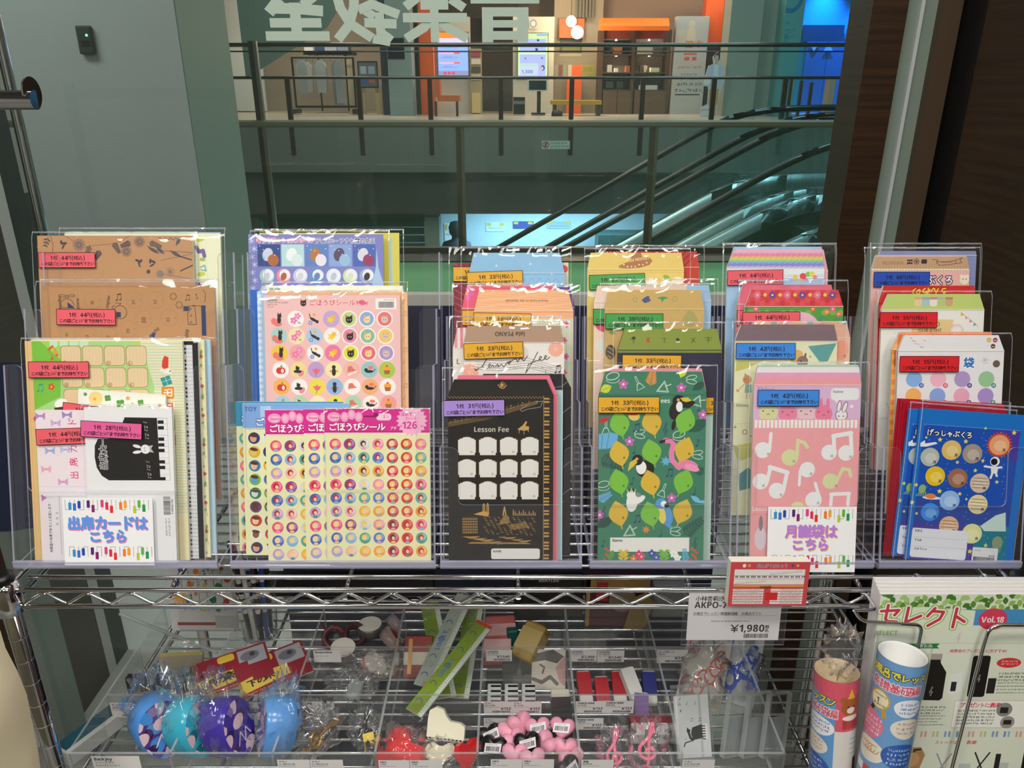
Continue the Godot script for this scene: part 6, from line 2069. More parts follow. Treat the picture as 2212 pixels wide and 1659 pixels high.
		"olive":
			c.im.fill(X("2b2a44"))
			c.units(1035)
			c.rect(0,0,1035,228, X("8a9a42")).rect(0,222,1035,18, X("7c8c3a"))
			for i in 6:
				var x := 150.0 + 145 * i
				var ink := X("2e3830")
				match i:
					0: c.rect(x - 10,80,34,26, ink).line([x + 6,100, x + 6,146],5, ink).line([x - 30,100, x - 10,104],4, ink)
					1: c.rrect(x - 12,86,34,52,8, X("b8583a")).rect(x - 6,98,22,4, X("8a9a42"))
					2: c.line([x,100, x + 40,96],4, ink).line([x + 26,96, x + 20,130, x + 34,140],4, ink)
					3: c.star(x + 10,110,26, ink).rect(x - 6,124,40,14, X("e4e6d8"))
					4: c.line([x,96, x + 40,134],5, ink).line([x + 36,88, x + 4,140],5, ink)
					5: c.line([x - 10,92, x + 60,92],4, ink).line([x + 24,80, x + 24,134],5, ink).line([x + 6,116, x + 46,112],4, ink)
		"birds_green":
			c.im.fill(X("3f7f64"))
			c.units(821)
			birds_green(c)
		"rainbow":
			c.im.fill(X("e6ebf0"))
			c.units(971)
			var tones := ["e8a0c0", "d86ab0", "e08a90", "e8b060", "e0d050", "a8cc60", "70c0b0", "70a8e0", "6a7ad8", "9a7ad0", "c8b0e0"]
			c.rect(0,0,971,14, X("ecb0c0"))
			for j in 44:
				for i in 120:
					var n := clampi(int(j / 4.0 + ((i * 7919 + j * 104729) % 13) / 13.0 * 1.6 - 0.8),0,10)
					c.rect(i * 8.2,10 + j * 3.5,8.4,3.7, X(tones[n]).lightened(((i * 31 + j * 17) % 7) * 0.04))
			c.rect(0,270,971,2000, X("a4c8e8"))
			for i in 14:
				c.arc(600 + 30.0 * i,230,24,0,180,4, X("b8c4d0"))
			for a in [[680,260,24, "e8d050"],[760,250,32, "e84a5a"],[810,230,26, "88cc60"],[850,230,28, "e8d860"],[880,260,22, "f08aa0"],[740,290,20, "e8c040"],[700,290,18, "f0a0b0"],[790,286,20, "e07a90"]]:
				c.dot(a[0], a[1], a[2], X(a[3]))
		"garden_red":
			c.im.fill(X("5aa04a"))
			c.units(985)
			c.rect(0,0,985,164, X("d8484e"))
			for i in 40:
				c.rect((i % 20) * 50.0, (i / 20) * 80.0 + (i % 2) * 30,48,46, X("e0585c") if i % 3 else X("c83a44"))
			for i in 6:
				var x := 122.0 + 150 * i
				for n in 10:
					c.oval(x + cos(n * 0.63) * 24,52 + sin(n * 0.63) * 24,16,8, X("e078a8") if i % 2 == 0 else X("6a4aa0"), rad_to_deg(n * 0.63),10)
				c.dot(x,52,12, X("f0c860"))
				if i < 5:
					c.flower(x + 76,50,20, X("f0c84a"), X("f8e8a0"),6)
			for i in 30:
				c.dot((i * 137) % 985,180 + (i * 53) % 160,30, X(["3f8a48", "7ab850", "4a9a70"][i % 3]))
			for a in [[110,190, "e86a80"],[880,190, "e86a8a"],[820,220, "e88a50"],[940,240, "e87a4a"],[680,190, "e07040"]]:
				c.dot(a[0], a[1],28, X(a[2])).dot(a[0], a[1],10, X("f4c8c0"))
			c.oval(560,380,190,160, X("e8b8cc"))
		"mauve":
			c.im.fill(X("dfe0bc"))
			c.units(1022)
			c.rect(0,0,1022,166, X("7e6a72"))
			c.poly([730,216,1015,186,930,370,850,372], X("5f9fa0"))
			c.poly([20,360,300,356,120,440,12,470], X("c3c46a"))
			c.dot(620,320,70, X("d8b070")).dot(680,370,56, X("86706a")).oval(706,310,10,28, X("6e5a58"),10).dot(664,366,7, X("2e2624"))
			c.star(756,320,16, X("6a8a7a"),4,0.3)
			c.dot(130,550,44, X("c48a68")).poly([100,520,108,480,130,508], X("c48a68")).dot(112,548,5, X("2e2624")).line([110,590,40,660],7, X("c08a60")).poly([20,644,56,664,36,680], X("c08a60")).poly([116,596,172,600,180,680,108,684], X("8ab0ac")).line([130,684,128,740],8, X("c48a68")).line([156,684,160,740],8, X("c48a68"))
			c.text("Memo",30,790,40,3, X("9a9a88"))
			c.line([10,1000,300,980],3, X("b8b898")).ring(120,1080,26,8, X("b06a6a"), X("dfe0bc")).dot(180,1120,7, X("5a6a6a")).star(20,1030,22, X("5a8a8a"),4,0.3)
			c.poly([0,1220,240,1180,200,1330,60,1380], X("c3c46a")).poly([60,1520,160,1440,240,1500,200,1650,80,1680], X("4f9098"))
		"peach_block":
			c.im.fill(X("e0b09a"))
			c.rect(0,36, w, h, X("e8bca0"))
			c.oval(w - 18,62,14,22, X("e8a088")).text("月", w - 14,72,7,0.6, X("8a5a48"))
			for i in 8:
				c.rect(20 + 26.0 * i,0,12,7, X(["e8c070", "7ab0b0", "e89a90"][i % 3]))
		"pink_notes":
			c.im.fill(X("e8a3a8"))
			c.units(820)
			pink_notes(c)
		"bear_beige":
			c.im.fill(X("e8b4b0"))
			c.units(925)
			c.rect(0,0,925,138, X("c4a07c")).rect(0,0,925,14, X("dcb8c4"))
			for i in 34:
				c.dot(14 + 27.0 * i,138,12, X("eae2c0"))
			c.tiny(96,60,200,12, X("6a5040"),3).tiny(104,76,200,12, X("6a5040"),4)
			var ink := X("3c2c3c")
			for i in 6:
				c.dot(340 + (i % 3) * 18,50 + (i / 3) * 26,9, ink)
			c.line([330,90,380,40],4, ink).ring(420,60,26,5, ink, X("c4a07c")).flower(420,60,14, ink, X("c4a07c")).rrect(466,40,54,40,12, ink)
			c.line([570,40,620,46,610,70,640,96,720,90,790,80,790,50,850,24,830,50,850,70,790,80],4, ink).line([610,60,700,64,790,50],4, ink).tiny(650,64,110,8, ink,5)
			c.text("ぶくろ",520,190,88,26, X("3a2430"),0.96)
			c.text("ぶくろ",520,190,88,11, X("f2f0f0"),0.96)
			c.dot(880,230,44, X("efe6cc")).dot(866,224,5, ink).dot(896,224,5, ink).dot(850,196,14, X("efe6cc")).dot(908,196,14, X("efe6cc"))
		"jars_green":
			c.im.fill(X("e9e8e4"))
			c.units(970)
			c.rect(0,0,970,146, X("c0d27a"))
			for i in 5:
				c.rrect(305 + 73.0 * i,36,70,80,22, X(["e6d0a0", "a8c8cc", "e8e4dc", "b8cc7a", "d0a880"][i])).rect(305 + 73.0 * i,30,70,22, X(["d8b070", "9aa8c0", "d08a90", "a8b4c4", "c08a5a"][i]))
			for i in 4:
				c.poly([750 + 42.0 * i,170 + 32.0 * i,792 + 38.0 * i,200 + 30.0 * i,748 + 42.0 * i,206 + 32.0 * i], X(["e8b840", "e8a0a8", "d88a98", "50a8a0"][i]))
			c.line([750,168,920,310],3, X("b0b0b8"))
			c.rect(290,240,390,300, X("e2c894"))
			c.text("SUMIKKO",330,262,46,4, X("8a7450"),1.0)
			c.text("GURASHI",354,322,46,4, X("8a7450"),1.0)
			c.ring(716,350,66,5, X("d8a0a0"), X("e9e8e4")).ring(716,350,52,4, X("d8a0a0"), X("e9e8e4"))
		"dots_white":
			c.im.fill(X("e8e7ea"))
			c.units(998)
			c.line([0,150,998,146],4, X("d4d4da"), false)
			for i in 9:
				c.line([110 + (i * 37) % 130,24 + (i * 29) % 90,122 + (i * 37) % 130,30 + (i * 29) % 90],6, X(["5a90c8", "d87a5a", "e0b0a0"][i % 3]))
			for a in [[850,46, "e0b050"],[908,46, "a83a4a"],[890,104, "5a3a30"]]:
				c.dot(a[0], a[1],22, X(a[2])).rect(a[0] - 14, a[1],28,6, X("f0e8dc"))
			outline_text(c, "袋",622,210,96,15, X("3a78c0"), X("f4f4f6"),16)
			c.dot(824,240,34, X("d8dce4")).dot(818,234,5, X("b03a3a")).dot(930,270,34, X("6a5a54"))
			for j in 6:
				for i in 4:
					var x := 158.0 + 228 * i
					var y := 415.0 + 160 * j
					c.dot(x, y,76, X(["8ab4e8", "f0b8cc", "b09ad0", "98c898", "f0b468", "88a8e0", "e8a8c0", "a890d0"][(i + j * 4) % 8]))
					c.dot(x + 72, y + 60,23, X(["3a5ab0", "d8506a", "5a3a88", "3a8a7a"][i])).text("月", x + 58, y + 46,28,3.4, X("f4f4f6"))
		"vinyl_space", "vinyl_space_b":
			c.im.fill(X("1c6fc4"))
			c.units(905)
			space(c)

func birds_green(c: Canvas) -> void:
	var w := X("d6e8dc")
	c.line([0,172,821,172],3, X("34705a"), false)
	# drums, bells, triangles, castanets drawn in white line
	for a in [[103,34,1.0],[40,870,0.9],[616,480,0.95]]:
		c.oval(a[0], a[1],52 * a[2],30 * a[2], w,-15).oval(a[0], a[1],46 * a[2],24 * a[2], X("3f7f64"),-15).arc(a[0], a[1] + 24,50 * a[2],0,170,4, w,28 * a[2])
	for a in [[300,90,-25],[55,430,0],[500,920,20]]:
		c.frame(Vector2(a[0], a[1]), a[2])
		c.line([0,-52,0,0],16, w).line([0,-50,0,-4],9, X("3f7f64")).poly([-14,0,14,0,34,48,-34,48], w).poly([-10,5,10,5,28,44,-28,44], X("3f7f64"))
		c.frame()
	for a in [[490,110,0],[752,215,15],[244,1230,-8]]:
		c.frame(Vector2(a[0], a[1]), a[2])
		c.line([-50,40,10,-40,40,46,-50,40],5, w).line([-38,34,8,-26,30,38,-38,34],3, w).line([20,0,60,-14],6, w)
		c.frame()
	for a in [[705,60],[315,480],[762,640],[600,1240]]:
		for s in [-1,1]:
			c.oval(a[0], a[1] + 16.0 * s,42,19, w,12.0 * s).oval(a[0], a[1] + 16.0 * s,37,14, X("3f7f64"),12.0 * s)
	for a in [[185,96],[628,122],[237,536],[798,330],[568,976],[14,1110]]:
		c.flower(a[0], a[1],38, X("c868b4"), X("f0e0ec"),5,-90)
	c.leaf(8,150,96,34,-25, X("c8d83c")).line([20,146,90,112],3, X("7a8a20")).leaf(620,46,90,30,-70, X("c8d83c"))
	c.fern(390,110,110,52,-80, X("d89048"),6)
	for a in [[770,120,60, X("2c5a4c")],[770,440,90, X("2c5c4c")],[60,1190,80, X("2a4f48")]]:
		c.leaf(a[0] - a[2], a[1] + 20, a[2] * 2, a[2] * 0.5,-30, a[3])
	c.fern(10,660,190,70,24, X("2c5a50"),7)
	c.fern(820,780,100,44,200, X("2c5a50"),6)
	c.fern(660,1270,190,66,-40, X("2c5a50"),7)
	c.poly([0,480,90,466,150,480,140,540,90,590,0,600], X("6ab0e0")).line([30,480,20,600],4, X("3f7f64")).line([80,470,60,596],4, X("3f7f64"))
	c.fern(0,1000,110,44,-30, X("6ab0e0"),6)
	c.leaf(716,960,100,20,35, X("7ab8e4")).leaf(790,1000,40,14,20, X("7ab8e4"))
	c.star(518,690,42, X("6ab0e0"),7,0.5)
	c.star(374,1226,34, X("d88a40"),7,0.5)
	var navy := X("2c3f74")
	for a in [[280,430,1],[280,600,2],[266,840,0],[540,780,1],[770,270,2],[762,544,0],[748,920,2],[296,1140,1],[494,1250,2],[46,1330,0]]:
		c.note(a[0], a[1],36, navy, a[2])
	for a in [[512,440,50],[46,1090,50],[756,1330,46]]:
		c.note(a[0], a[1], a[2], navy,3)
	# birds behind the fruit
	var ink := X("231d1c")
	c.oval(584,300,46,70, ink,10).dot(610,226,48, ink).oval(616,268,26,40, X("eef0ec")).poly([620,200,680,196,714,226,690,236,640,226], X("d8c040")).dot(606,216,12, X("e0a070")).poly([640,240,720,220,740,240,690,280,640,276], ink).oval(574,410,16,40, ink,10)
	c.line([510,530,560,530,576,560,560,620,566,680,620,740],40, X("e882b0")).oval(690,720,78,40, X("e882b0"),12).oval(720,740,60,26, X("f09ac0"),20).poly([460,536,510,518,512,544,474,552], ink).line([506,522,556,512,596,546],4, ink)
	c.oval(360,750,70,66, ink).oval(330,740,40,52, X("eef0ec")).dot(300,680,42, ink).poly([286,670,240,700,226,770,270,730,300,700], X("d8c040")).dot(296,672,12, X("e0a070"))
	c.oval(262,1010,44,76, X("e8e8e4"),5).oval(320,990,50,24, X("e8e8e4"),-35).dot(256,954,36, X("e8e8e4")).oval(310,952,24,16, X("8a8a8c"),20)
	for i in 5:
		c.line([230 + 14.0 * i,930,222 + 16.0 * i,900 + 4.0 * absi(i - 2)],7, X("d8c040") if i % 2 == 0 else ink)
	c.oval(530,1110,46,84, X("5a9ad8"),-16).oval(494,1110,30,70, X("e0d068"),-10).dot(486,1020,42, X("5a9ad8")).dot(508,1024,24, X("f0f0ec")).dot(530,1036,18, ink).poly([520,1160,590,1210,560,1220,510,1180], X("5a9ad8"))
	c.oval(40,370,44,18, X("c8302c"),-20).oval(270,340,44,36, X("e8c860"),10).oval(260,322,50,12, X("b83a30"))
	# lemons
	var fruit := [[160,400, "7cbf46"],[406,390, "d8b440"],[664,380, "7cbf46"],[160,630, "d8b440"],[408,618, "7cbf46"],[660,600, "d8b440"],[158,850, "7cbf46"],[402,858, "d8b440"],[656,850, "7cbf46"],[158,1100, "d8b440"],[404,1104, "7cbf46"],[654,1084, "d8b440"]]
	for i in 12:
		var a: Array = fruit[i]
		var t := -14.0 if i % 3 < 2 else 20.0
		var d := Vector2(0,1).rotated(deg_to_rad(t))
		c.oval(a[0], a[1],70,82, X(a[2]), t).leaf(a[0] - d.x * 104, a[1] - d.y * 104,208,76,90 + t, X(a[2]))
		c.line([a[0] + d.x * 88, a[1] + d.y * 88, a[0] + d.x * 122, a[1] + d.y * 122],9, X(a[2]))
		c.text("月", a[0] + 28, a[1] + 24,18,2.4, X("26361f"))
	c.text("Fees",450,202,40,4, w)
	c.rect(96,1288,614,112, X("e6e6e2")).text("Name",114,1298,26,3, X("3a3a38"))
	for a in [[70,1420, "d0583c"],[740,1420, "d0583c"]]:
		for i in 7:
			c.leaf(a[0] + (i % 3 - 1) * 16, a[1] + i * 10 - 30,30,11,-60 + i * 24, X(a[2]))
	c.leaf(90,1470,90,22,-70, X("5a9a4a"))
	for a in [[200,1430, "d8b840"],[516,1430, "7ab848"]]:
		for i in 5:
			c.leaf(a[0], a[1] + i * 14 - 20,50,11,-150 + 30 * (i % 2), X(a[2])).leaf(a[0], a[1] + i * 14 - 20,50,11,-30 - 30 * (i % 2), X(a[2]))
	for a in [[280,1456, "e07a3a"],[320,1420, "d83a7a"],[340,1440, "e0508a"],[420,1414, "3a50a8"],[456,1446, "4a60b8"],[590,1416, "eef0ee"],[620,1450, "f0f0ee"]]:
		c.flower(a[0], a[1],32, X(a[2]), X("f0d890"),5,-90)
	c.fern(690,1480,100,36,-100, X("6ab0e0"),6)

func pink_notes(c: Canvas) -> void:
	c.rect(0,0,820,42, X("e6e4e6")).rect(0,42,820,50, X("e6a0c0")).rect(0,92,820,50, X("eaa0a4")).rect(0,142,820,256, X("d9b4d6"))
	c.text("Shinzi",30,150,44,3, X("a890a8")).rrect(590,160,215,92,26, X("e6e8ea")).poly([610,240,650,250,640,280], X("e6e8ea")).text("Name",606,174,26,2.4, X("8a8a90"))
	c.star(752,300,20, X("f0e8f0"),5,0.5)
	for a in [[116,350,72, "d8d8a0"],[264,356,72, "e888a8"],[406,350,68, "e8c4cc"],[540,356,66, "e880a0"]]:
		c.dot(a[0], a[1], a[2], X(a[3])).dot(a[0] - 40, a[1] - 14,6, X("6a5a60")).dot(a[0] + 34, a[1] - 14,6, X("6a5a60")).line([a[0] - 12, a[1] + 16, a[0], a[1] + 6, a[0] + 12, a[1] + 16],4, X("6a5a60"))
	c.oval(516,282,14,46, X("e880a0")).oval(570,284,14,46, X("e880a0"))
	c.dot(676,368,48, X("8a7a88")).dot(676,368,41, X("ece8ea")).oval(656,300,18,46, X("8a7a88"),8).oval(656,302,12,40, X("ece8ea"),8).oval(700,306,18,46, X("8a7a88"),18).oval(700,308,12,40, X("ece8ea"),18).dot(656,376,5, X("4a4048")).dot(690,376,5, X("4a4048"))
	c.rect(0,398,820,2000, X("e8a2a8"))
	for i in 26:
		c.poly([12 + 30.6 * i,404,36 + 30.6 * i,402 + (i % 3) * 3,34 + 30.6 * i,466,14 + 30.6 * i,468], X("ecebea"))
	var wt := X("e6e8ea")
	var gr := X("d4d9a4")
	c.dot(80,638,62, wt).line([132,640,140,510],26, wt)
	c.dot(290,696,64, gr).line([344,700,348,560],26, gr).line([348,566,400,580,422,616],26, gr)
	c.dot(590,656,60, wt).dot(720,660,60, wt).line([630,656,622,530],30, wt).line([764,660,752,512],30, wt).line([620,530,754,506],34, wt)
	c.dot(70,882,62, wt).dot(196,954,62, wt).line([118,884,144,770],30, wt).line([246,956,272,810],30, wt).line([138,770,274,812],34, wt)
	c.dot(426,790,60, wt).line([372,800,368,910],22, wt)
	c.dot(608,880,60, gr).line([660,870,700,780],26, gr).line([700,784,750,790,764,840],26, gr)
	c.dot(482,1026,64, wt).line([530,1020,492,896],24, wt)
	c.line([620,990,612,1140],26, wt).line([752,980,744,1140],26, wt).line([616,982,756,976],28, wt)
	c.oval(360,1080,50,40, gr)
	for a in [[112,658],[310,714],[600,674],[742,680],[80,904],[218,976],[444,812],[640,904],[506,1040]]:
		c.text("月", a[0], a[1],24,2.2, X("6a6468"))
	c.text("Lesson Fee",12,1076,40,3, X("f0dadc"))
	c.line([0,1140,820,1150],5, X("d88f98"), false)
	c.oval(80,1330,46,90, X("d8ccd4"),0).oval(80,1210,16,60, X("8a7a88"))

func space(c: Canvas) -> void:
	# the printed sheet inside the blue vinyl pouch
	c.rect(40,130,800,1200, X("1f4fae"))
	c.rect(40,760,800,200, X("2c4a9e")).rect(40,960,800,370, X("4a3f98")).rect(560,940,280,390, X("1d7a92"))
	c.poly([600,130,840,130,840,420,700,260], X("4a3aa0"))
	for i in 150:
		c.dot(50 + (i * 397) % 780,140 + (i * 641) % 1180,3.2, X("a8c8f0"))
	c.line([40,130,840,130],4, X("6a9ae0"), false)
	c.text("げっしゃぶくろ",70,168,56,20, X("141c3c"),0.97)
	c.text("げっしゃぶくろ",70,168,56,8, X("e8ecf2"),0.97)
	var sets := [[680,260,84, "e0a070"],[290,330,82, "d8b868"],[466,348,82, "a09488"],[118,400,78, "b0b8b0"],[180,556,82, "e0bc28"],[368,560,82, "9a6a50"],[556,590,82, "d0bca8"],[322,752,84, "8ab4e4"],[560,768,82, "e0d0a0"],[170,860,76, "3f8ae0"],[340,966,82, "e0b890"],[540,1018,84, "dce0a0"]]
	for i in 24:
		c.star(680 + cos(i * 0.26) * 84,260 + sin(i * 0.26) * 84,30, X("c84a28"),4,0.4, i * 15.0)
	for i in sets.size():
		var a: Array = sets[i]
		c.dot(a[0], a[1], a[2], X(a[3])).oval(a[0] + 8, a[1] + 8, a[2] * 0.62, a[2] * 0.55, X(a[3]).lightened(0.25))
		if i in [6,8,10]:
			for j in 4:
				c.oval(a[0], a[1] - 42 + 27.0 * j, sqrt(maxf(1.0, a[2] * a[2] - pow(42 - 27.0 * j,2))) * 0.96,5, X(a[3]).darkened(0.25))
		c.text("月", a[0] + 28, a[1] + 26,28,4, X("2a2430"))
	for a in [[186,250,22],[400,250,22],[350,428,18],[550,130,14],[790,150,24],[560,400,18],[506,486,20],[696,570,20],[30,640,20],[230,680,24],[400,690,20],[460,730,14],[12,788,24],[60,880,16],[50,1010,14],[666,1110,20],[540,1170,24],[70,240,14]]:
		c.star(a[0], a[1], a[2], X("e0dc5a"))
	c.poly([26,290,60,262,66,290,150,272,170,284,80,316,30,318], X("e6e8ec"))
	c.dot(660,400,40, X("e4e6ea")).dot(654,402,28, X("1a1c2c")).poly([630,440,694,440,690,500,640,500], X("dfe1e6")).line([630,450,580,446],18, X("dfe1e6")).line([694,450,720,444],18, X("dfe1e6")).line([650,500,640,540],18, X("dfe1e6")).line([680,500,690,520],18, X("dfe1e6"))
	c.oval(84,670,30,38, X("8ab070"),15).oval(170,740,78,14, X("d8dce4")).oval(160,726,44,22, X("e08040"))
	for i in 5:
		c.line([70 + 12.0 * i,694,40 + 18.0 * i,730],7, X("8ab070"))
	c.oval(760,1080,44,54, X("8a9a78"))
	for i in 5:
		c.line([730 + 16.0 * i,1110,716 + 18.0 * i,1160],8, X("8a9a78"))
	c.poly([600,950,720,850,800,820,820,980,640,990], X("c4dcd8"))
	c.rrect(40,1000,470,250,24, X("dfe2ea"))
	c.text("なまえ",60,1012,22,3, X("3a3a4a"))
	c.text("てんわ",66,1090,22,3, X("3a3a4a"))
	c.text("じゅうしょ",72,1164,22,3, X("3a3a4a"))
	for y in [1076,1152]:
		for i in 40:
			c.rect(56 + 11.0 * i, y,6,3, X("9a9aa8"))
	c.rrect(560,1130,216,140,10, X("dcdee2"))
	c.barcode(576,1210,176,40, X("2a2a2e"),9)
	c.tiny(574,1150,60,12, X("8a8a90"),3)
	c.text("¥220",700,1188,18,2, X("4a4a50"))

# ------------------------------------------------------------------ what stands in each holder, tier by tier from the back
func build_packs() -> void:
	make_stickers()
	var sheet_ := {"category": "card", "part": "card", "margin": [0.006,0.006,0.005], "px": 640}
	var kin := func(more: Dictionary) -> Dictionary:
		var d := sheet_.duplicate()
		d.merge(more, true)
		return d
	# 1: attendance cards
	pack("attendance_card", "cream attendance card with vegetable border, standing behind kraft flower card",0,2,-0.018,139,476,502, "cream_veg", kin.call({"margin": [0.006,0.006,0.006], "px": 420}))
	pack("attendance_card", "brown kraft card printed with flowers and dragonflies, red price sticker",0,2,-0.006,80,415,509, "kraft_flower", kin.call({"stickers": [["44",82,545,0]]}))
	pack("attendance_card", "plain kraft card with only its edge showing behind transport card",0,1,-0.016,88,450,616, "kraft_back", kin.call({"px": 64}))
	pack("attendance_card", "brown kraft card printed with propeller plane and ship, red price sticker",0,1,-0.006,106,463,621, "kraft_trans", kin.call({"stickers": [["44",121,667,0.5]], "margin": [0.010,0.004,0.010]}))
	pack("attendance_card", "pale blue card at the back of the green card's pocket",0,0,-0.034,70,454,733, "plain_sky", kin.call({"px": 64, "bag": false}))
	pack("attendance_card", "cream card with rose leaf border behind the green card",0,0,-0.029,66,441,734, "cream_rose", kin.call({"bag": false, "px": 200}))
	pack("attendance_card", "black card edged with piano keys behind the green card",0,0,-0.024,60,427,737, "key_edge", kin.call({"bag": false}))
	pack("attendance_card", "green card with wooden squares and red bird, red price sticker",0,0,-0.018,53,394,737, "forest", kin.call({"stickers": [["44",60,781,0]], "margin": [0.004,0.02,0.004], "px": 700}))
	pack("attendance_card", "small white card with green clovers peeping above the piano card",0,0,-0.012,143,332,846, "clover", kin.call({"roll": -4.0, "bag": false, "px": 260, "low": 0.003, "stickers": [["44",136,868,4]]}))
	pack("attendance_card", "pink card with pastel ribbons and vertical red lettering",0,0,-0.008,76,268,886, "ribbon", kin.call({"bag": false, "stickers": [["44",76,927,-2]]}))
	pack("attendance_card", "white card with black grand piano and rabbit face, pink price sticker",0,0,-0.0045,181,371,880, "grand_piano", kin.call({"stickers": [["28",174,908,3]], "margin": [0.003,0.003,0.004]}))
	# 2: reward stickers
	pack("sticker_sheet", "yellow sticker sheet edge behind the lilac sheet",1,2,-0.02,560,862,503, "plain_yellow", kin.call({"px": 120}))
	pack("sticker_sheet", "lilac sheet of square and round stickers with title line",1,2,-0.006,536,827,506, "frozen", kin.call({"margin": [-0.002,0.008,0.005]}))
	pack("sticker_sheet", "royal blue sheet edge behind the pink cat sheet",1,1,-0.03,540,850,626, "plain_blue", kin.call({"px": 64, "bag": false}))
	pack("sticker_sheet", "cream sheet top edge behind the pink cat sheet",1,1,-0.026,576,870,617, "plain_cream", kin.call({"px": 128}))
	pack("sticker_sheet", "pale blue scalloped sheet edge behind the pink cat sheet",1,1,-0.02,555,845,629, "plain_ice", kin.call({"px": 128, "bag": false}))
	pack("sticker_sheet", "peach sheet with faint notes behind the pink cat sheet",1,1,-0.014,577,880,631, "plain_peach", kin.call({"px": 200, "bag": false}))
	pack("sticker_sheet", "pink sheet of round black cat stickers with red title",1,1,-0.006,570,864,638, "cats", kin.call({"margin": [0.006,0.004,0.006], "px": 760}))
	pack("sticker_sheet", "cream sheet with teal heading, hindmost of the front pocket",1,0,-0.024,509,740,868, "teal_sheet", kin.call({"bag": false, "bottom": 1190, "px": 400}))
	pack("sticker_sheet", "cream sheet with pale blue heading and round stickers",1,0,-0.019,523,755,872, "toy", kin.call({"bag": false, "bottom": 1199, "px": 400}))
	pack("sticker_sheet", "magenta-headed sticker sheet, hindmost of three alike",1,0,-0.014,572,802,886, "princess_b", kin.call({"bag": false, "px": 480}))
	pack("sticker_sheet", "magenta-headed sticker sheet, middle of three alike",1,0,-0.0095,655,884,884, "princess_c", kin.call({"bag": false, "px": 480}))
	pack("sticker_sheet", "magenta-headed sticker sheet, front of three alike",1,0,-0.0045,701,928,883, "princess", kin.call({"margin": [0.001,0.001,0.001], "px": 640}))
	# 3: lesson fee envelopes
	pack("lesson_envelope", "dark pink plaid envelope half hidden behind the snow envelope",2,3,-0.018,980,1190,569, "plaid", {"px": 160, "stickers": [["33",978,576,0]], "margin": [0.006,0.01,0.02]})
	pack("lesson_envelope", "cream envelope with red spots behind the snow envelope",2,3,-0.013,1040,1228,567, "dot_cream", {"px": 160, "bag": false})
	pack("lesson_envelope", "sky blue envelope with white snow dots, yellow price sticker",2,3,-0.005,1013,1220,546, "snow", {"flap": [44,10,11], "stickers": [["33",1008,588,-2]], "margin": [0.010,0.008,0.008]})
	pack("lesson_envelope", "purple envelope edge behind the peach envelope",2,2,-0.02,1030,1242,620, "plain_purple", {"px": 64, "flap": [44,10,10], "bag": false})
	pack("lesson_envelope", "fuchsia flowered envelope behind the peach envelope",2,2,-0.013,998,1208,618, "fuchsia", {"px": 200, "flap": [48,10,10], "stickers": [["33",997,670,-1]], "margin": [0.012,0.016,0.004]})
	pack("lesson_envelope", "peach envelope with wood grain flap, yellow price sticker",2,2,-0.005,1024,1239,626, "peach_wood", {"flap": [46,11,12], "stickers": [["33",1023,675,1]], "margin": [0.008,0.008,0.006]})
	pack("lesson_envelope", "pale envelope with pink stripes behind the beige envelope",2,1,-0.014,978,1190,708, "stripe_pink", {"flap": [44,10,10], "px": 240, "margin": [0.004,0.012,0.014]})
	pack("lesson_envelope", "cream envelope with beige flap and handwritten lesson fee",2,1,-0.005,1001,1219,704, "lala", {"flap": [36,9,9], "stickers": [["33",1001,742,-2]], "margin": [0.008,0.006,0.006]})
	pack("lesson_envelope", "black envelope with silver curves, hindmost of the front pocket",2,0,-0.024,1030,1234,808, "curves_black", {"bottom": 1200, "px": 300, "flap": [30,14,16], "edge": "241f22", "bag": false})
	pack("lesson_envelope", "pale blue envelope edge behind the black gold envelope",2,0,-0.019,1020,1216,843, "plain_sky2", {"px": 64, "bag": false, "edge": "a9c8d0"})
	pack("lesson_envelope", "mint envelope edge behind the black gold envelope",2,0,-0.015,1006,1207,852, "plain_mint", {"px": 64, "bag": false, "edge": "a9cdb0"})
	pack("lesson_envelope", "pink envelope rim behind the black gold envelope",2,0,-0.011,974,1205,811, "plain_pink", {"px": 64, "flap": [42,16,18], "bag": false, "edge": "e87890"})
	pack("lesson_envelope", "black envelope with gold town view and white month boxes",2,0,-0.0045,967,1196,820, "music_black", {"flap": [34,14,15], "stickers": [["31",957,865,-1]], "px": 720, "edge": "1a1712", "margin": [0.006,0.010,0.014]})
	# 4
	pack("lesson_envelope", "red tartan envelope behind the yellow sock envelope",3,3,-0.013,1300,1511,543, "tartan", {"px": 300, "flap": [34,6,6], "margin": [0.008,0.006,0.008]})
	pack("lesson_envelope", "yellow envelope with brown sock print, green price sticker",3,3,-0.005,1269,1478,546, "socks_yellow", {"flap": [36,7,6], "stickers": [["29",1272,594,-2]], "margin": [0.004,0.008,0.006]})
	pack("lesson_envelope", "pale blue envelope behind the ochre bird envelope",3,2,-0.018,1325,1537,616, "plain_sky3", {"px": 64, "flap": [34,6,6], "margin": [0.004,0.008,0.008]})
	pack("lesson_envelope", "pinkish envelope with red pig behind the ochre bird envelope",3,2,-0.012,1283,1490,617, "pig_pink", {"px": 240, "flap": [36,8,8], "stickers": [["39",1281,667,0]], "bag": false})
	pack("lesson_envelope", "ochre envelope with two small birds, green price sticker",3,2,-0.005,1307,1522,626, "birds_ochre", {"flap": [42,7,9], "stickers": [["39",1308,677,0]], "margin": [0.006,0.012,0.008]})
	pack("lesson_envelope", "navy envelope with olive flap and ink figures, yellow sticker",3,1,-0.005,1335,1560,710, "olive", {"flap": [46,14,11], "stickers": [["33",1344,766,0.5]], "edge": "2b2a44", "margin": [0.006,0.004,0.008]})
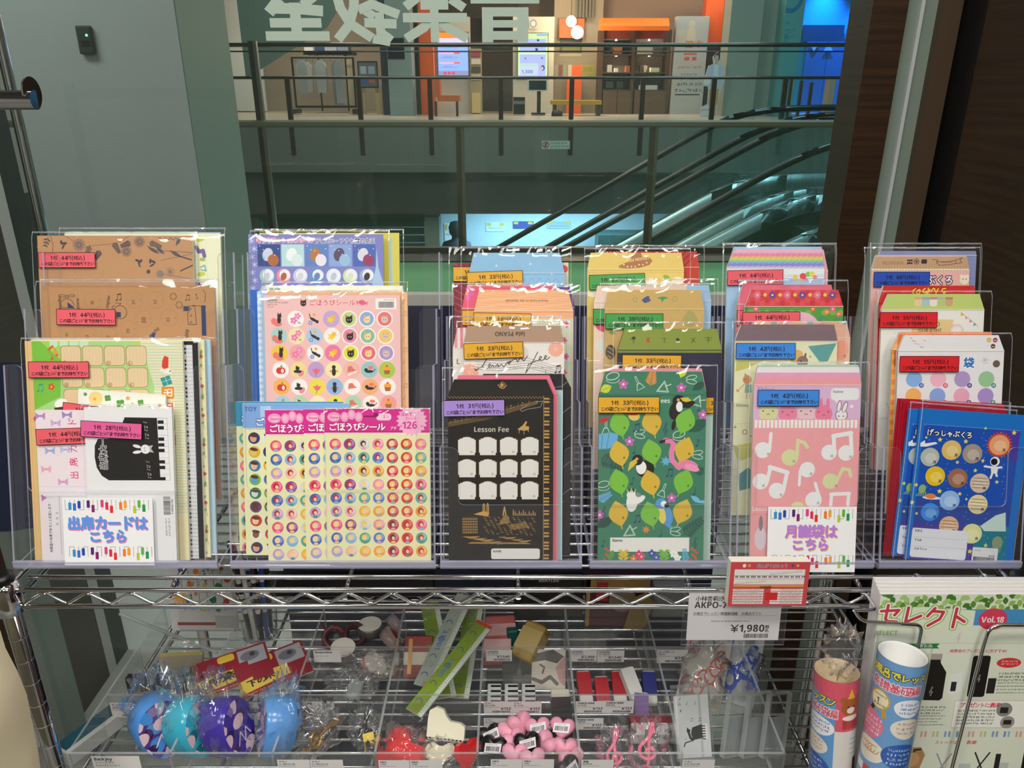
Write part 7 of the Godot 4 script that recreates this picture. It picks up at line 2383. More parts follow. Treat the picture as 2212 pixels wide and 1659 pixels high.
	pack("lesson_envelope", "mint envelope edge behind the green bird envelope",3,0,-0.018,1340,1541,859, "plain_mint2", {"px": 64, "bag": false, "edge": "b4d4c8", "stickers": [["33",1482,858,0,0.031]]})
	pack("lesson_envelope", "pink envelope rim behind the green bird envelope",3,0,-0.011,1298,1526,796, "plain_rose", {"px": 64, "flap": [46,14,10], "bag": false, "edge": "e8a4b4"})
	pack("lesson_envelope", "green envelope with toucans, flamingo and lemons, yellow sticker",3,0,-0.0045,1294.5,1527,803, "birds_green", {"flap": [50,14,11], "stickers": [["33",1292,857,0]], "px": 760, "edge": "3f7f64", "margin": [0.006,0.012,0.008]})
	# 5
	pack("lesson_envelope", "pale blue envelope rim behind the rainbow envelope",4,3,-0.017,1572,1787,533, "plain_sky4", {"px": 64, "flap": [46,14,12], "margin": [0.006,0.010,0.004]})
	pack("lesson_envelope", "pink envelope rim behind the rainbow envelope",4,3,-0.011,1578,1790,539, "plain_rose2", {"px": 64, "flap": [46,12,11], "bag": false})
	pack("lesson_envelope", "white envelope with rainbow glitter flap, red price sticker",4,3,-0.005,1571,1782,542, "rainbow", {"flap": [36,14,6], "stickers": [["44",1571,584,-1]], "margin": [0.006,0.014,0.010]})
	pack("lesson_envelope", "deep pink envelope behind the red garden envelope",4,2,-0.012,1593,1806,615, "plain_pink2", {"px": 64, "flap": [42,12,10], "bag": false, "stickers": [["44",1592,670,0]]})
	pack("lesson_envelope", "red envelope with daisy row over green garden, red sticker",4,2,-0.005,1610,1823,626, "garden_red", {"flap": [36,13,12], "stickers": [["44",1604,674,-0.5]], "margin": [0.008,0.005,0.012]})
	pack("lesson_envelope", "peach envelope behind the mauve flap envelope",4,1,-0.012,1620,1838,694, "peach_block", {"px": 240, "flap": [36,8,9], "bag": false})
	pack("lesson_envelope", "pale yellow envelope with mauve flap, blue price sticker",4,1,-0.005,1588.5,1810,701, "mauve", {"flap": [36,13,8], "stickers": [["42",1590,741,0]], "px": 480, "margin": [0.004,0.010,0.004]})
	pack("lesson_envelope", "pale green envelope rim behind the pink note envelope",4,0,-0.011,1630,1862,788, "plain_mint3", {"px": 64, "flap": [40,10,8], "bag": false})
	pack("lesson_envelope", "pink envelope with white notes and round faces, blue sticker",4,0,-0.0045,1629.5,1862,793, "pink_notes", {"flap": [39,7,6], "stickers": [["42",1637,842,0]], "px": 720, "margin": [0.006,0.008,0.006]})
	# 6
	pack("lesson_envelope", "slate lilac envelope behind the beige bear envelope",5,3,-0.014,1900,2110,542, "plain_lilac", {"px": 64, "flap": [10,2,2], "margin": [0.012,0.006,0.010]})
	pack("lesson_envelope", "pink envelope with beige lace flap, dark blue price sticker",5,3,-0.005,1884,2096,551, "bear_beige", {"flap": [32,9,8], "stickers": [["66",1888,587,0]], "margin": [0.010,0.012,0.010]})
	pack("lesson_envelope", "yellow envelope edge behind the green and white envelope",5,2,-0.018,1893,2100,650, "plain_gold", {"px": 64, "bag": false})
	pack("lesson_envelope", "red envelope with yellow lettering behind the green and white envelope",5,2,-0.012,1897,2110,617, "plain_red", {"px": 260, "flap": [42,12,5], "bag": false, "stickers": [["55",1898,656,0]]})
	pack("lesson_envelope", "white envelope with lime flap and five jars, red sticker",5,2,-0.005,1906,2128,635, "jars_green", {"flap": [34,14,12], "stickers": [["55",1901,674,0]], "margin": [0.006,0.008,0.004]})
	pack("lesson_envelope", "orange envelope rim behind the white dotted envelope",5,1,-0.012,1929,2150,717, "plain_orange", {"px": 160, "flap": [38,15,8], "bag": false, "stickers": [["55",1934,757,0]]})
	pack("lesson_envelope", "white envelope with rows of pastel dots, red sticker",5,1,-0.005,1942,2171,724, "dots_white", {"flap": [34,12,14], "stickers": [["55",1944,769,0]], "px": 520, "margin": [0.004,0.008,0.003]})
	for i in 4:
		pack("vinyl_pouch", "red vinyl fee pouch standing behind the blue pouches",5,0,-0.026 + 0.003 * i,1921.0 + 4 * i,2150,866.0 + 4 * i, "vinyl_red", {"px": 64, "thick": 0.0015, "category": "pouch", "part": "pouch", "bag": false, "edge": "c0203a", "roll": -3.0 - i * 0.5, "group": "red vinyl pouches", "rough": 0.25, "low": 0.004})
	pack("vinyl_pouch", "blue vinyl fee pouch with planets, half hidden behind its twin",5,0,-0.0105,1938,2170,890, "vinyl_space_b", {"thick": 0.002, "category": "pouch", "part": "pouch", "roll": -4.5, "edge": "2a86dc", "margin": [0.0,0.0,0.008], "rough": 0.25, "px": 480, "low": 0.006})
	pack("vinyl_pouch", "blue vinyl fee pouch with planets and astronaut, front of two",5,0,-0.0045,1966,2203,889, "vinyl_space", {"thick": 0.002, "category": "pouch", "part": "pouch", "roll": -4.0, "edge": "2a86dc", "margin": [0.0,0.0,0.010], "rough": 0.25, "px": 760, "low": 0.005})
	# hand-made signs taped to the holders
	hand_sign(0,[140.5,334.0,1075.0,1221.0], "white sign with blue lettering and coloured piano keys, on card holder", "attend")
	hand_sign(4,[1656.0,1846.0,1095.0,1236.0], "white sign with lilac lettering and coloured piano keys, on envelope holder", "fee")

func hand_sign(h: int, r: Array, label: String, which: String) -> void:
	var n := lean_out()
	var u := lean_up()
	var org := plane_of(h,0,0.0012)
	var a := on_plane(r[0], r[3], org, n)
	var b := on_plane(r[1], r[3], org, n)
	var top := on_plane(r[0], r[2], org, n)
	var hgt := (top - a).dot(u)
	var t := thing("hand_made_sign", label, "sign", (a + b) * 0.5)
	t.basis = Basis(Vector3.RIGHT, u, n)
	var w := b.x - a.x
	var c := canvas(765,765.0 * hgt / w,520, X("eeeff1"))
	keys_up(c,25,18,706,120, false)
	if which == "attend":
		var pinkish := X("f07a98")
		var blue := X("5f94e6")
		for k in 2:
			var d := Vector2(6,8) if k == 0 else Vector2.ZERO
			c.text("出席カードは",36 + d.x,165 + d.y,112,24, pinkish if k == 0 else blue,1.02)
			c.text("こちら",215 + d.x,282 + d.y,108,22, pinkish if k == 0 else blue,1.03)
	else:
		var gold := X("ecc070")
		var lilac := X("b87fd6")
		for k in 2:
			var d := Vector2(6,8) if k == 0 else Vector2.ZERO
			c.text("月謝袋は",150 + d.x,160 + d.y,112,22, gold if k == 0 else lilac,1.02)
			c.text("こちら",210 + d.x,280 + d.y,108,22, gold if k == 0 else lilac,1.03)
	keys_up(c,45,425,700,120, true)
	var m := G.new().slab(poly([-w * 0.5,0, w * 0.5,0, w * 0.5, hgt,-w * 0.5, hgt]), Transform3D.IDENTITY,0.0006, Vector2(-w * 0.5,0), Vector2(w * 0.5, hgt)).done()
	part("card", m, paper("sign_" + which, c,0.5), t)

# ------------------------------------------------------------------ compartment tray on the lower shelf
const LIP := 0.693
const TRAY_FLOOR := 0.6365
const ROWS := [-0.70,-0.795,-0.888,-0.975]
var tag_mat: StandardMaterial3D
var tag_n := 0
const TAGS := [
	["ビッグボーイ", "JMCP-10", "¥110"],["リアミュージック", "V04", "¥528"],["リアミュージック", "JM21", "¥605"],["MS. LINE", "", ""],["ナカノ", "ER-12/MN", "¥132"],["ナカノ", "ER-12/KB", "¥132"],
	["ナカノ", "ER-12/CC", "¥132"],["YOUKOU HOME", "SC-301ER", "¥132"],["YOUKOU HOME", "IM002ER", "¥133"],["YOUKOU HOME", "IM001ER", "¥132"],["ShimamuraMusic", "", ""],["LEONORE", "121-1200-20", "¥1,540"],
	["LEONORE", "176-0004-20", "¥3,960"],["LEONORE", "121-0000-60", "¥1,540"],["ビッグボーイ", "PG047", "¥518"],["ナカノ", "CL-18N/GC/BL", ""],["ナカノ", "CL-18N/GC/W", ""],["G&G", "7-NW", ""],
	["G&G", "7-NB", ""],["G&G", "5-P", ""],["G&G", "5-BU", ""],["常磐", "ER10/PK", ""],["ナカノ", "CLW-30/C/NP", ""],["Backjoy", "リリースグリ", ""]]

func build_tray() -> void:
	var x0 := -0.539
	var x1 := 0.333
	var t := thing("compartment_tray", "clear acrylic compartment tray of three rows on lower shelf", "tray", Vector3((x0 + x1) * 0.5, LOWER_Y,-0.84))
	var o := -t.position
	var low := LOWER_Y + 0.0012
	for z in ROWS:
		sheet("row_wall", poly([x0, low, x1, low, x1, LIP, x0, LIP]), Transform3D(Basis.IDENTITY, Vector3(0,0, z) + o),0.003, t, "tray_acrylic", "tray_edge")
	for i in 8:
		var x := lerpf(x0, x1, i / 7.0)
		sheet("divider", poly([-ROWS[0], low,-ROWS[3], low,-ROWS[3], LIP,-ROWS[0], LIP]), Transform3D(Basis(Vector3(0,0,-1), Vector3.UP, Vector3.RIGHT), Vector3(x,0,0) + o),0.003, t, "tray_acrylic", "tray_edge")
	sheet("base", poly([x0,-ROWS[3], x1,-ROWS[3], x1,-ROWS[0], x0,-ROWS[0]]), Transform3D(Basis(Vector3.RIGHT, Vector3(0,0,-1), Vector3.UP), Vector3(0, low + 0.003,0) + o),0.003, t, "tray_acrylic", "tray_edge")
	# price tags: one printed sheet, cut
	var c := canvas(480,130.0 * 12,480, X("dedcdc"))
	for i in TAGS.size():
		c.frame(Vector2((i % 2) * 240, (i / 2) * 130))
		var ink := X("26242a")
		c.text(TAGS[i][0],12,10,22,2.6, ink,0.95 if TAGS[i][0].length() < 8 else 0.8)
		if TAGS[i][1] != "":
			c.text(TAGS[i][1],12,36,17,2, X("5a585e"),0.95)
		c.tiny(12,58,120,11, X("6a686e"), i)
		if TAGS[i][2] != "":
			c.text(TAGS[i][2],228.0 - 21 * TAGS[i][2].length() - 6,62,32,4, ink,1.0).tiny(220,66,10,10, ink,3)
			c.barcode(70,100,150,22, ink, i + 2)
		c.frame()
	tag_mat = paper("price_tag_print", c,0.5)
	for a in [[0,0,236,312,1518,1],[2,1,440,505,1517,1],[1,2,505,568,1517,1],[3,3,643,720,1515,1],[4,4,1045,1107,1515,1],[5,5,1107,1170,1515,1],[6,6,1045,1107,1551,1],[7,7,1245,1306,1515,1],[8,8,1306,1370,1514,1],[9,9,1244,1304,1551,1],
			[10,10,676,735,1405,2],[11,11,1050,1106,1404,2],[12,12,1232,1290,1404,2],[13,13,1291,1349,1405,2],[14,14,1420,1486,1404,2],[15,15,598,668,1641,0],[16,16,669,740,1641,0],[17,17,817,884,1642,0],[18,18,885,955,1642,0],[19,19,1060,1128,1640,0],[20,20,1129,1197,1640,0],[21,21,1256,1326,1641,0],[22,22,1475,1545,1641,0],[23,23,196,300,1633,0]]:
		var z: float = ROWS[a[5]] + 0.001
		var p := on_z(a[2], a[4], z)
		var w := on_z(a[3], a[4], z).x - p.x
		var h := w * 0.54
		if p.y > LIP - 0.001:
			p.y = LIP - 0.001
		var u0 := Vector2((a[0] % 2) * 0.5, (a[0] / 2) / 12.0)
		var g := G.new()
		g.quad(Vector3(p.x, p.y - h, z), Vector3(p.x + w, p.y - h, z), Vector3(p.x + w, p.y, z), p, u0 + Vector2(0,1 / 12.0), u0 + Vector2(0.5,1 / 12.0), u0 + Vector2(0.5,0), u0)
		var d: Array = TAGS[a[0]]
		var tell: String = {0: "priced 110 yen above the blue-rimmed tape cutter",1: "priced 528 yen above the turquoise tape cutter",2: "priced 605 yen above the purple tape cutter",3: "with a one-line heading beside the clef clips",4: "priced 132 yen above the hearts, first of the upper two",5: "priced 132 yen above the hearts, second of the upper two",6: "priced 132 yen half hidden by pink hearts",7: "priced 132 yen below the red sleeved erasers",8: "priced 133 yen below the white speckled eraser",9: "priced 132 yen under another tag",10: "without price below the tape rolls",11: "priced 1,540 yen below the pink tins",12: "priced 3,960 yen below the dark red book",13: "priced 1,540 yen beside the 3,960 yen tag",14: "priced 518 yen by the clear pouches",15: "below the clef clips, first of a pair",16: "below the clef clips, second of a pair",17: "below the red piano clips",18: "below the cream piano clip",19: "below the black heart erasers",20: "below the pink heart erasers",21: "below the pink clef clips",22: "below the clear cat clip",23: "below the blue tape cutter"}[a[1]]
		var o2 := part(numbered("price_tag"), g.done(), tag_mat, self)
		tag(o2, "white paper tag " + tell, "price tag", "price tags on the tray")

func stand(px: float, py: float, y: float) -> Vector3:
	return on_y(px, py, y)

func turned(yaw := 0.0, pitch := 0.0, roll := 0.0) -> Basis:
	return Basis.from_euler(Vector3(deg_to_rad(pitch), deg_to_rad(yaw), deg_to_rad(roll)))

var bag_n := 0
func film_bag(at: Vector3, size: Vector3, parent: Node, seed_: int) -> void:
	# crumpled clear bag: a puffed cushion with creases
	crinkle.seed = seed_
	crinkle.frequency = 1.0
	crinkle.fractal_octaves = 2
	var g := G.new(true)
	var n := 16
	var rings := []
	for j in n + 1:
		var v := PI * j / n
		var row := []
		for i in n * 2 + 1:
			var u := TAU * (i % (n * 2)) / (n * 2)
			var d := Vector3(sin(v) * cos(u), cos(v), sin(v) * sin(u))
			var k := 0.8 + 0.5 * crinkle.get_noise_3d(d.x * 3.2, d.y * 3.2, d.z * 3.2)
			row.append(at + d * k * size * 0.5)
		rings.append(row)
	for j in n:
		for i in n * 2:
			g.quad(rings[j + 1][i + 1], rings[j + 1][i], rings[j][i], rings[j][i + 1])
	part("clear_bag", g.done(), M.bag_film, parent)

func small_box(called: String, label: String, category: String, at: Vector3, size: Vector3, b: Basis, color: String, group := "", band := "", band_at := [0.0,0.6]) -> Node3D:
	# a little block lying with its largest face up, with a printed paper band round it
	var t := thing(called, label, category, at, group)
	t.basis = b
	var key := "goods_" + color
	part("block", G.new().soft_box(Vector3(0, size.y * 0.5,0), size, minf(size.y, size.x) * 0.12).done(), kept(key, X(color),0.5), t)
	if band != "":
		var k2 := "band_" + band
		part("paper_band", G.new().box(Vector3(0, size.y * 0.5, band_at[0] * size.z), Vector3(size.x + 0.0006, size.y + 0.0006, size.z * band_at[1])).done(), kept(k2, X(band),0.4), t)
	return t

func heart(at: Vector3, b: Basis, s: float, m: Material, label: String, group: String, marked: bool) -> void:
	var t := thing("heart_eraser", label, "eraser", at - b * Vector3(0, s * 0.45,0), group)
	t.basis = b
	var q := PackedVector2Array()
	var q2 := PackedVector2Array()
	for i in 24:
		var a := TAU * i / 24
		var p := Vector2(16 * pow(sin(a),3),13 * cos(a) - 5 * cos(2 * a) - 2 * cos(3 * a) - cos(4 * a)) / 17.0
		q.append(p * s)
		q2.append(p * s * 0.82)
	var g := G.new(true)
	var th := s * 0.9
	for i in 24:
		var j := (i + 1) % 24
		g.quad(V(q2[j], th), V(q2[i], th), V(q[i], th * 0.72), V(q[j], th * 0.72))
		g.quad(V(q[j], th * 0.72), V(q[i], th * 0.72), V(q[i], th * 0.2), V(q[j], th * 0.2))
		g.quad(V(q[j], th * 0.2), V(q[i], th * 0.2), V(q2[i],0), V(q2[j],0))
		g.tri(V(Vector2.ZERO, th), V(q2[i], th), V(q2[j], th))
		g.tri(V(Vector2.ZERO,0), V(q2[j],0), V(q2[i],0))
	part("heart", g.done(), m, t)
	if marked:
		part("barcode_label", G.new().quad_(Vector3(-s * 0.62, th + 0.0004, s * 0.42), Vector3(s * 0.55, th + 0.0004, s * 0.30), Vector3(s * 0.58, th + 0.0004,-s * 0.34), Vector3(-s * 0.6, th + 0.0004,-s * 0.22)).done(), M.barcode_label, t)

func V(p: Vector2, y: float) -> Vector3:
	return Vector3(p.x, y,-p.y)

func piano_clip(at: Vector3, b: Basis, s: float, color: String, label: String, bag: int) -> void:
	var t := thing("piano_clip", label, "clip", at, "grand piano clips")
	t.basis = b
	var key := "clip_" + color
	var m: Material = kept(key, X(color),0.3)
	var q := poly([-1,-0.5,1,-0.5,1,0.15,0.75,0.3,0.2,0.35,0.0,0.55,-0.2,0.9,-0.6,1.0,-0.95,0.8,-1,0.4])
	for i in q.size():
		q[i] = q[i] * s
	part("lid", G.new().slab(q, Transform3D(Basis(Vector3.RIGHT, Vector3(0,0,-1), Vector3.UP), Vector3(0, s * 0.34,0)), s * 0.34, Vector2.ZERO, Vector2.ONE).done(), m, t)
	part("keyboard", G.new().box(Vector3(0, s * 0.2, s * 0.56), Vector3(s * 1.9, s * 0.14, s * 0.16)).done(), M.white_paint, t)
	for i in 9:
		part("key", G.new().box(Vector3(-s * 0.82 + s * 0.205 * i, s * 0.28, s * 0.53), Vector3(s * 0.1, s * 0.06, s * 0.1)).done(), M.black_plastic, t)
	if bag > 0:
		film_bag(Vector3(0, s * 0.4,0), Vector3(s * 3.0, s * 1.6, s * 2.6), t, bag)

func clef_clip(at: Vector3, b: Basis, s: float, m: Material, label: String, bag: int) -> void:
	var t := thing("clef_clip", label, "clip", at, "treble clef clips")
	t.basis = b
	var q := []
	for p in [[0.05,-0.95],[-0.2,-0.9],[-0.15,-0.7],[0.05,-0.75],[0.02,0.5],[0.12,0.95],[0.25,0.75],[0.0,0.3],[-0.35,-0.05],[-0.3,-0.4],[0.05,-0.5],[0.32,-0.3],[0.2,-0.02],[-0.05,-0.08],[-0.08,-0.28]]:
		q.append(Vector3(p[0] * s,0.006,-p[1] * s))
	part("clef", G.new(true).tube(bent(q, s * 0.16,3), s * 0.075,8).done(), m, t)
	part("clip_plate", G.new().soft_box(Vector3(0.1 * s,0.003,0), Vector3(s * 0.5,0.004, s * 1.2),0.001).done(), M.steel, t)
	film_bag(Vector3(0,0.012,0), Vector3(s * 1.9,0.04, s * 2.6), t, bag)

func tape_cutter(px: float, py: float, rim: String, faces: String, yaw: float, label: String, n: int) -> void:
	# a flat rounded case standing on its edge, in a clear bag
	var at := on_z(px, py,-0.752)
	var t := thing("tape_cutter", label, "tape cutter", Vector3(at.x, TRAY_FLOOR,-0.752), "decorated tape cutters")
	t.basis = turned(yaw,-14).scaled(Vector3.ONE * 1.3)
	var q := PackedVector2Array()
	var q2 := PackedVector2Array()
	for i in 28:
		var a := TAU * i / 28
		var k := 1.0 + 0.16 * sin(a)
		q.append(Vector2(cos(a) * 0.024 * k,0.033 + sin(a) * 0.032))
		q2.append(Vector2(cos(a) * 0.0215 * k,0.033 + sin(a) * 0.0295))
	var g := G.new(true)
	for i in 28:
		var j := (i + 1) % 28
		for s in [1,-1]:
			var r0 := Vector3(q[i].x, q[i].y,0.011 * s)
			var r1 := Vector3(q[j].x, q[j].y,0.011 * s)
			var e0 := Vector3(q2[i].x, q2[i].y,0.0145 * s)
			var e1 := Vector3(q2[j].x, q2[j].y,0.0145 * s)
			if s == 1:
				g.quad(r0, r1, e1, e0)
			else:
				g.quad(r1, r0, e0, e1)
		g.quad(Vector3(q[i].x, q[i].y,-0.011), Vector3(q[j].x, q[j].y,-0.011), Vector3(q[j].x, q[j].y,0.011), Vector3(q[i].x, q[i].y,0.011))
	var kr := "cutter_" + rim
	part("case", g.done(), kept(kr, X(rim),0.2), t)
	var c := canvas(100,130,160, X(faces))
	for i in 26:
		c.oval((i * 37) % 100, (i * 53) % 130,10 + (i * 7) % 14,6 + (i * 5) % 12,[X(faces).lightened(0.3), X(rim), X(faces).darkened(0.35), X("e8c8d0")][i % 4], i * 31.0,12)
	c.line([30,90,45,70,50,95,62,72,70,92],3, X("ecd8e4"))
	for s in [1,-1]:
		part("printed_face", G.new().slab(q2, Transform3D(Basis(Vector3.RIGHT * s, Vector3.UP, Vector3(0,0, s)), Vector3(0,0,0.0146 * s)),0.0002, Vector2(-0.025,0), Vector2(0.025,0.066), true, false, false).done(), face_tex("cutter_face_" + faces, c,0.15), t)
	film_bag(Vector3(0.004,0.05,0), Vector3(0.066,0.105,0.045), t, n)

func build_tray_goods() -> void:
	var lab := canvas(60,40,64, X("e6e6e8"))
	lab.barcode(6,12,48,20, X("2c2c30"),3).tiny(8,3,40,5, X("5a5a60"),2)
	paper("barcode_label", lab)
	# front row
	tape_cutter(352,1590, "4a90dc", "5a3a88",46, "blue-rimmed tape cutter with violet picture face in bag",11)
	tape_cutter(434,1592, "35a8c4", "48b4cc",74, "turquoise tape cutter in clear bag between two others",12)
	tape_cutter(512,1595, "40309a", "4a2f90",78, "deep purple tape cutter in clear bag",13)
	tape_cutter(582,1592, "5a9ae0", "6a78b0",-66, "pale blue tape cutter in bag beside the clef clips",14)
	var nc := thing("clipper_box", "slim teal box of nail clippers along the tray side", "box", stand(205,1600, TRAY_FLOOR))
	nc.basis = turned(-28)
	part("carton", G.new().soft_box(Vector3(0,0.012,0), Vector3(0.026,0.024,0.085),0.002).done(), M.white_paint, nc)
	part("label", G.new().box(Vector3(-0.003,0.0122,0), Vector3(0.0205,0.0245,0.08)).done(), mat("teal_label", X("1d4a58"),0.4), nc)
	mat("gold", X("b08a52"),0.3,0.8)
	clef_clip(on_z(700,1590,-0.75), turned(-58,40),0.036, M.gold, "gold treble clef clip in clear bag",21)
	clef_clip(on_z(670,1552,-0.772), turned(80,40),0.022, M.chrome, "silver treble clef clip in clear bag behind the gold one",22)
	clef_clip(on_z(790,1580,-0.76), turned(15,20),0.026, M.black_plastic, "black treble clef clip in clear bag with yellow card",23)
	small_box("clip_card", "small yellow card among the bagged clef clips", "card", on_z(796,1592,-0.748), Vector3(0.014,0.001,0.01), turned(20,30), "d8bc3a")
	piano_clip(on_z(868,1592,-0.77), turned(10,40),0.021, "1a1a1c", "black grand piano clip behind the red ones",0)
	piano_clip(on_z(880,1624,-0.742), turned(-15,22),0.026, "d81f24", "red grand piano clip in clear bag",31)
	piano_clip(on_z(850,1655,-0.722), turned(15,10),0.02, "c41a20", "red grand piano clip lying under the bagged one",0)
	piano_clip(on_z(966,1570,-0.76), turned(-8,58),0.0245, "e8e4cc", "cream grand piano clip with black keys standing up",0)
	piano_clip(on_z(952,1628,-0.735), turned(40,35),0.018, "e0d8bc", "cream grand piano clip lying below the upright one",33)
	piano_clip(on_z(1008,1625,-0.73), turned(70,60),0.021, "d8242a", "red grand piano clip standing on edge by the divider",0)
	var pk := mat("heart_pink", X("eaa0b8"),0.45)
	var bk := mat("heart_black", X("121214"),0.35)
	var hp := [[1100,1580,-0.772,10,30],[1122,1562,-0.778,30,60],[1161,1572,-0.772,8,42],[1215,1572,-0.772,-14,42],[1108,1600,-0.758,40,40],[1182,1606,-0.752,-60,75],[1220,1616,-0.745,-6,55],[1112,1628,-0.735,0,45],[1236,1640,-0.725,20,30],[1150,1640,-0.722,10,40]]
	for i in hp.size():
		var a: Array = hp[i]
		heart(on_z(a[0], a[1], a[2]), turned(a[3], a[4]),0.0178, pk,["pink heart eraser beside the black hearts", "pink heart eraser at the bottom of the heap", "pink heart eraser with barcode label above the black heart", "pink heart eraser with slanting barcode label by the divider", "pink heart eraser wedged between black hearts", "pink heart eraser standing on its edge", "pink heart eraser with barcode printed low", "pink heart eraser below the black ones", "pink heart eraser in the tray corner", "pink heart eraser low in the middle of the heap"][i], "pink heart erasers", i in [2,3])
	var hb := [[1058,1588,-0.768,25,40],[1068,1612,-0.748,-12,55],[1138,1604,-0.748,12,50],[1226,1660,-0.708,40,50]]
	for i in hb.size():
		var a: Array = hb[i]
		heart(on_z(a[0], a[1], a[2]), turned(a[3], a[4]),0.0182, bk,["black heart eraser at the back of the heap", "black heart eraser with upright barcode label by the tray wall", "black heart eraser with barcode on top of pink ones", "black heart eraser low beside the divider"][i], "black heart erasers", true)
	clef_clip(on_z(1325,1622,-0.735), turned(8,55),0.03, mat("clef_pink", X("ec7a98"),0.35), "pink clef clip in bag, lower of two",41)
	clef_clip(on_z(1400,1610,-0.735), turned(-10,55),0.032, M.clef_pink, "pink clef clip in bag, higher of two",42)
	var cc := canvas(90,170,220, X("d3d7d9"))
	cc.rect(4,0,6,170, X("e6e9ea")).rect(64,0,6,170, X("b4babd")).tiny(12,4,8,8, X("5a5e62"),3).tiny(12,20,8,8, X("5a5e62"),4).tiny(12,36,8,8, X("5a5e62"),5)
	cc.poly([44,88,70,80,70,118,44,122,40,104], X("26242a"))
	for i in 6:
		cc.rect(70,80 + 7.0 * i,14,6, X("eeeeee")).rect(70,84 + 7.0 * i,8,3, X("26242a"))
	cc.dot(34,96,5, X("26242a")).line([34,100,38,116,44,122],6, X("26242a")).line([40,124,24,128,20,138],3, X("26242a")).poly([30,92,31,86,34,91], X("26242a"))
	for i in 7:
		cc.note(14 + (i * 29) % 66,20 + (i * 47) % 140,5, X("5a5e62"), i % 3)
	paper("cat_clip_print", cc,0.2)
	var cl := thing("book_clip", "clear long book clip printed with cat at piano", "clip", on_z(1504,1610,-0.745) * Vector3(1,0,1) + Vector3(0, TRAY_FLOOR,0))
	cl.basis = turned(0,-22,4)
	sheet("case", poly([-0.0245,0,0.0245,0,0.0245,0.094,-0.0245,0.094]), Transform3D(Basis.IDENTITY, Vector3(0,0,0.006)),0.012, cl, "tray_acrylic", "tray_edge")
	part("printed_card", G.new().quad2(Vector3(-0.0225,0.001,0.0), Vector3(0.0225,0.082,0.0)).done(), M.cat_clip_print, cl)
	for i in 3:
		var c2 := thing("book_clip",["clear book clip leaning beside the cat clip", "clear book clip between its two neighbours", "clear book clip against the tray end"][i], "clip", on_z(1585.0 + 42 * i,1615,-0.75) * Vector3(1,0,1) + Vector3(0, TRAY_FLOOR,0), "clear book clips")
		c2.basis = turned(30,-14,-16)
		sheet("case", poly([-0.02,0,0.02,0,0.02,0.082,-0.02,0.082]), Transform3D(Basis.IDENTITY, Vector3(0,0,0.004)),0.008, c2, "tray_acrylic", "tray_edge")
		part("inner_card", G.new().box2(Vector3(-0.017,0.002,-0.002), Vector3(0.017,0.05,-0.0005)).done(), kept("clip_grey", X("9aa0a2"),0.4), c2)
	# middle row
	for i in 2:
		var c := canvas(200,130,260, X("8c1c2c"))
		c.rect(118,6,76,60, X("a0a0a6")).oval(150,34,26,18, X("70707a")).dot(158,30,8, X("3a3a40")).rrect(64,4,46,26,8, X("d8b83a")).poly([0,70,60,60,140,66,140,104,0,116], X("d8bc50"))
		c.text("楽",70,66,30,4, X("2a2418")).text("下の",20,72,28,4, X("2a2418")).tiny(10,118,100,6, X("e8d890"), i)
		var r: Array = [[505,1446,30.0,0.052,0.058],[590,1444,34.0,0.05,0.050]][i]
		var bk2 := thing("ticket_booklet",["red and yellow booklet lying on top, fully seen", "red and yellow booklet half under its twin"][i], "booklet", stand(r[0], r[1], TRAY_FLOOR + r[4]), "red booklets across the dividers")
		bk2.basis = turned(r[2],24)
		part("pages", G.new().box(Vector3(0,-0.002,0), Vector3(0.098,0.003,0.052)).done(), M.paper_edge, bk2)
		part("cover", G.new().quad_(Vector3(-0.049,0,0.026), Vector3(0.049,0,0.026), Vector3(0.049,0,-0.026), Vector3(-0.049,0,-0.026)).done(), paper("booklet_%d" % i, c), bk2)
	film_like("bagged_charm", "empty-looking crumpled clear bag in middle tray row",760,1500, TRAY_FLOOR,51)
	film_like("bagged_charm", "crumpled clear bag beside the tape rolls",800,1460, TRAY_FLOOR,52)
	for i in 3:
		var e := small_box("piano_eraser",["white eraser printed with black keys beside the black one", "white eraser printed with black keys between two alike", "white eraser printed with black keys by the gap"][i], "eraser", stand(1068.0 + 37 * i,1508, TRAY_FLOOR + 0.012), Vector3(0.019,0.010,0.034), turned(0,12), "c4c6c6", "piano erasers")
		for k in 4:
			part("key", G.new().box(Vector3(0.002,0.0102,-0.012 + 0.008 * k), Vector3(0.014,0.001,0.0028)).done(), M.black_plastic, e)
	small_box("notes_eraser", "cream eraser in black sleeve with white notes", "eraser", stand(1212,1530, TRAY_FLOOR + 0.006), Vector3(0.026,0.011,0.046), turned(2,16), "cfcbb8", "", "1c1a20",[0.12,0.7])
	small_box("notes_eraser", "black patterned eraser under the cream one", "eraser", stand(1215,1562, TRAY_FLOOR), Vector3(0.026,0.011,0.046), turned(-2,16), "3a3740", "", "24222a",[0.1,0.7])
	var er := [[1262,1490, "b2202c",4],[1300,1502, "b8222e",2],[1336,1490, "a81e2a",0],[1362,1482, "d8d8d6",18],[1402,1490, "1f2a7a",-3],[1385,1538, "7a5a98",-6]]
	for i in er.size():
		var a: Array = er[i]
		small_box("sleeved_eraser",["white eraser in red dotted sleeve at the divider", "white eraser in red dotted sleeve, tilted forward", "white eraser in red sleeve under the white one", "white eraser in white speckled sleeve lying across", "white eraser in navy glitter sleeve", "white eraser in purple and yellow sleeve"][i], "eraser", stand(a[0], a[1], TRAY_FLOOR + (0.024 if i == 3 else 0.012)), Vector3(0.0185,0.012,0.046), turned(a[3],26), "d6d6d2", "sleeved erasers", a[2],[-0.1,0.72])
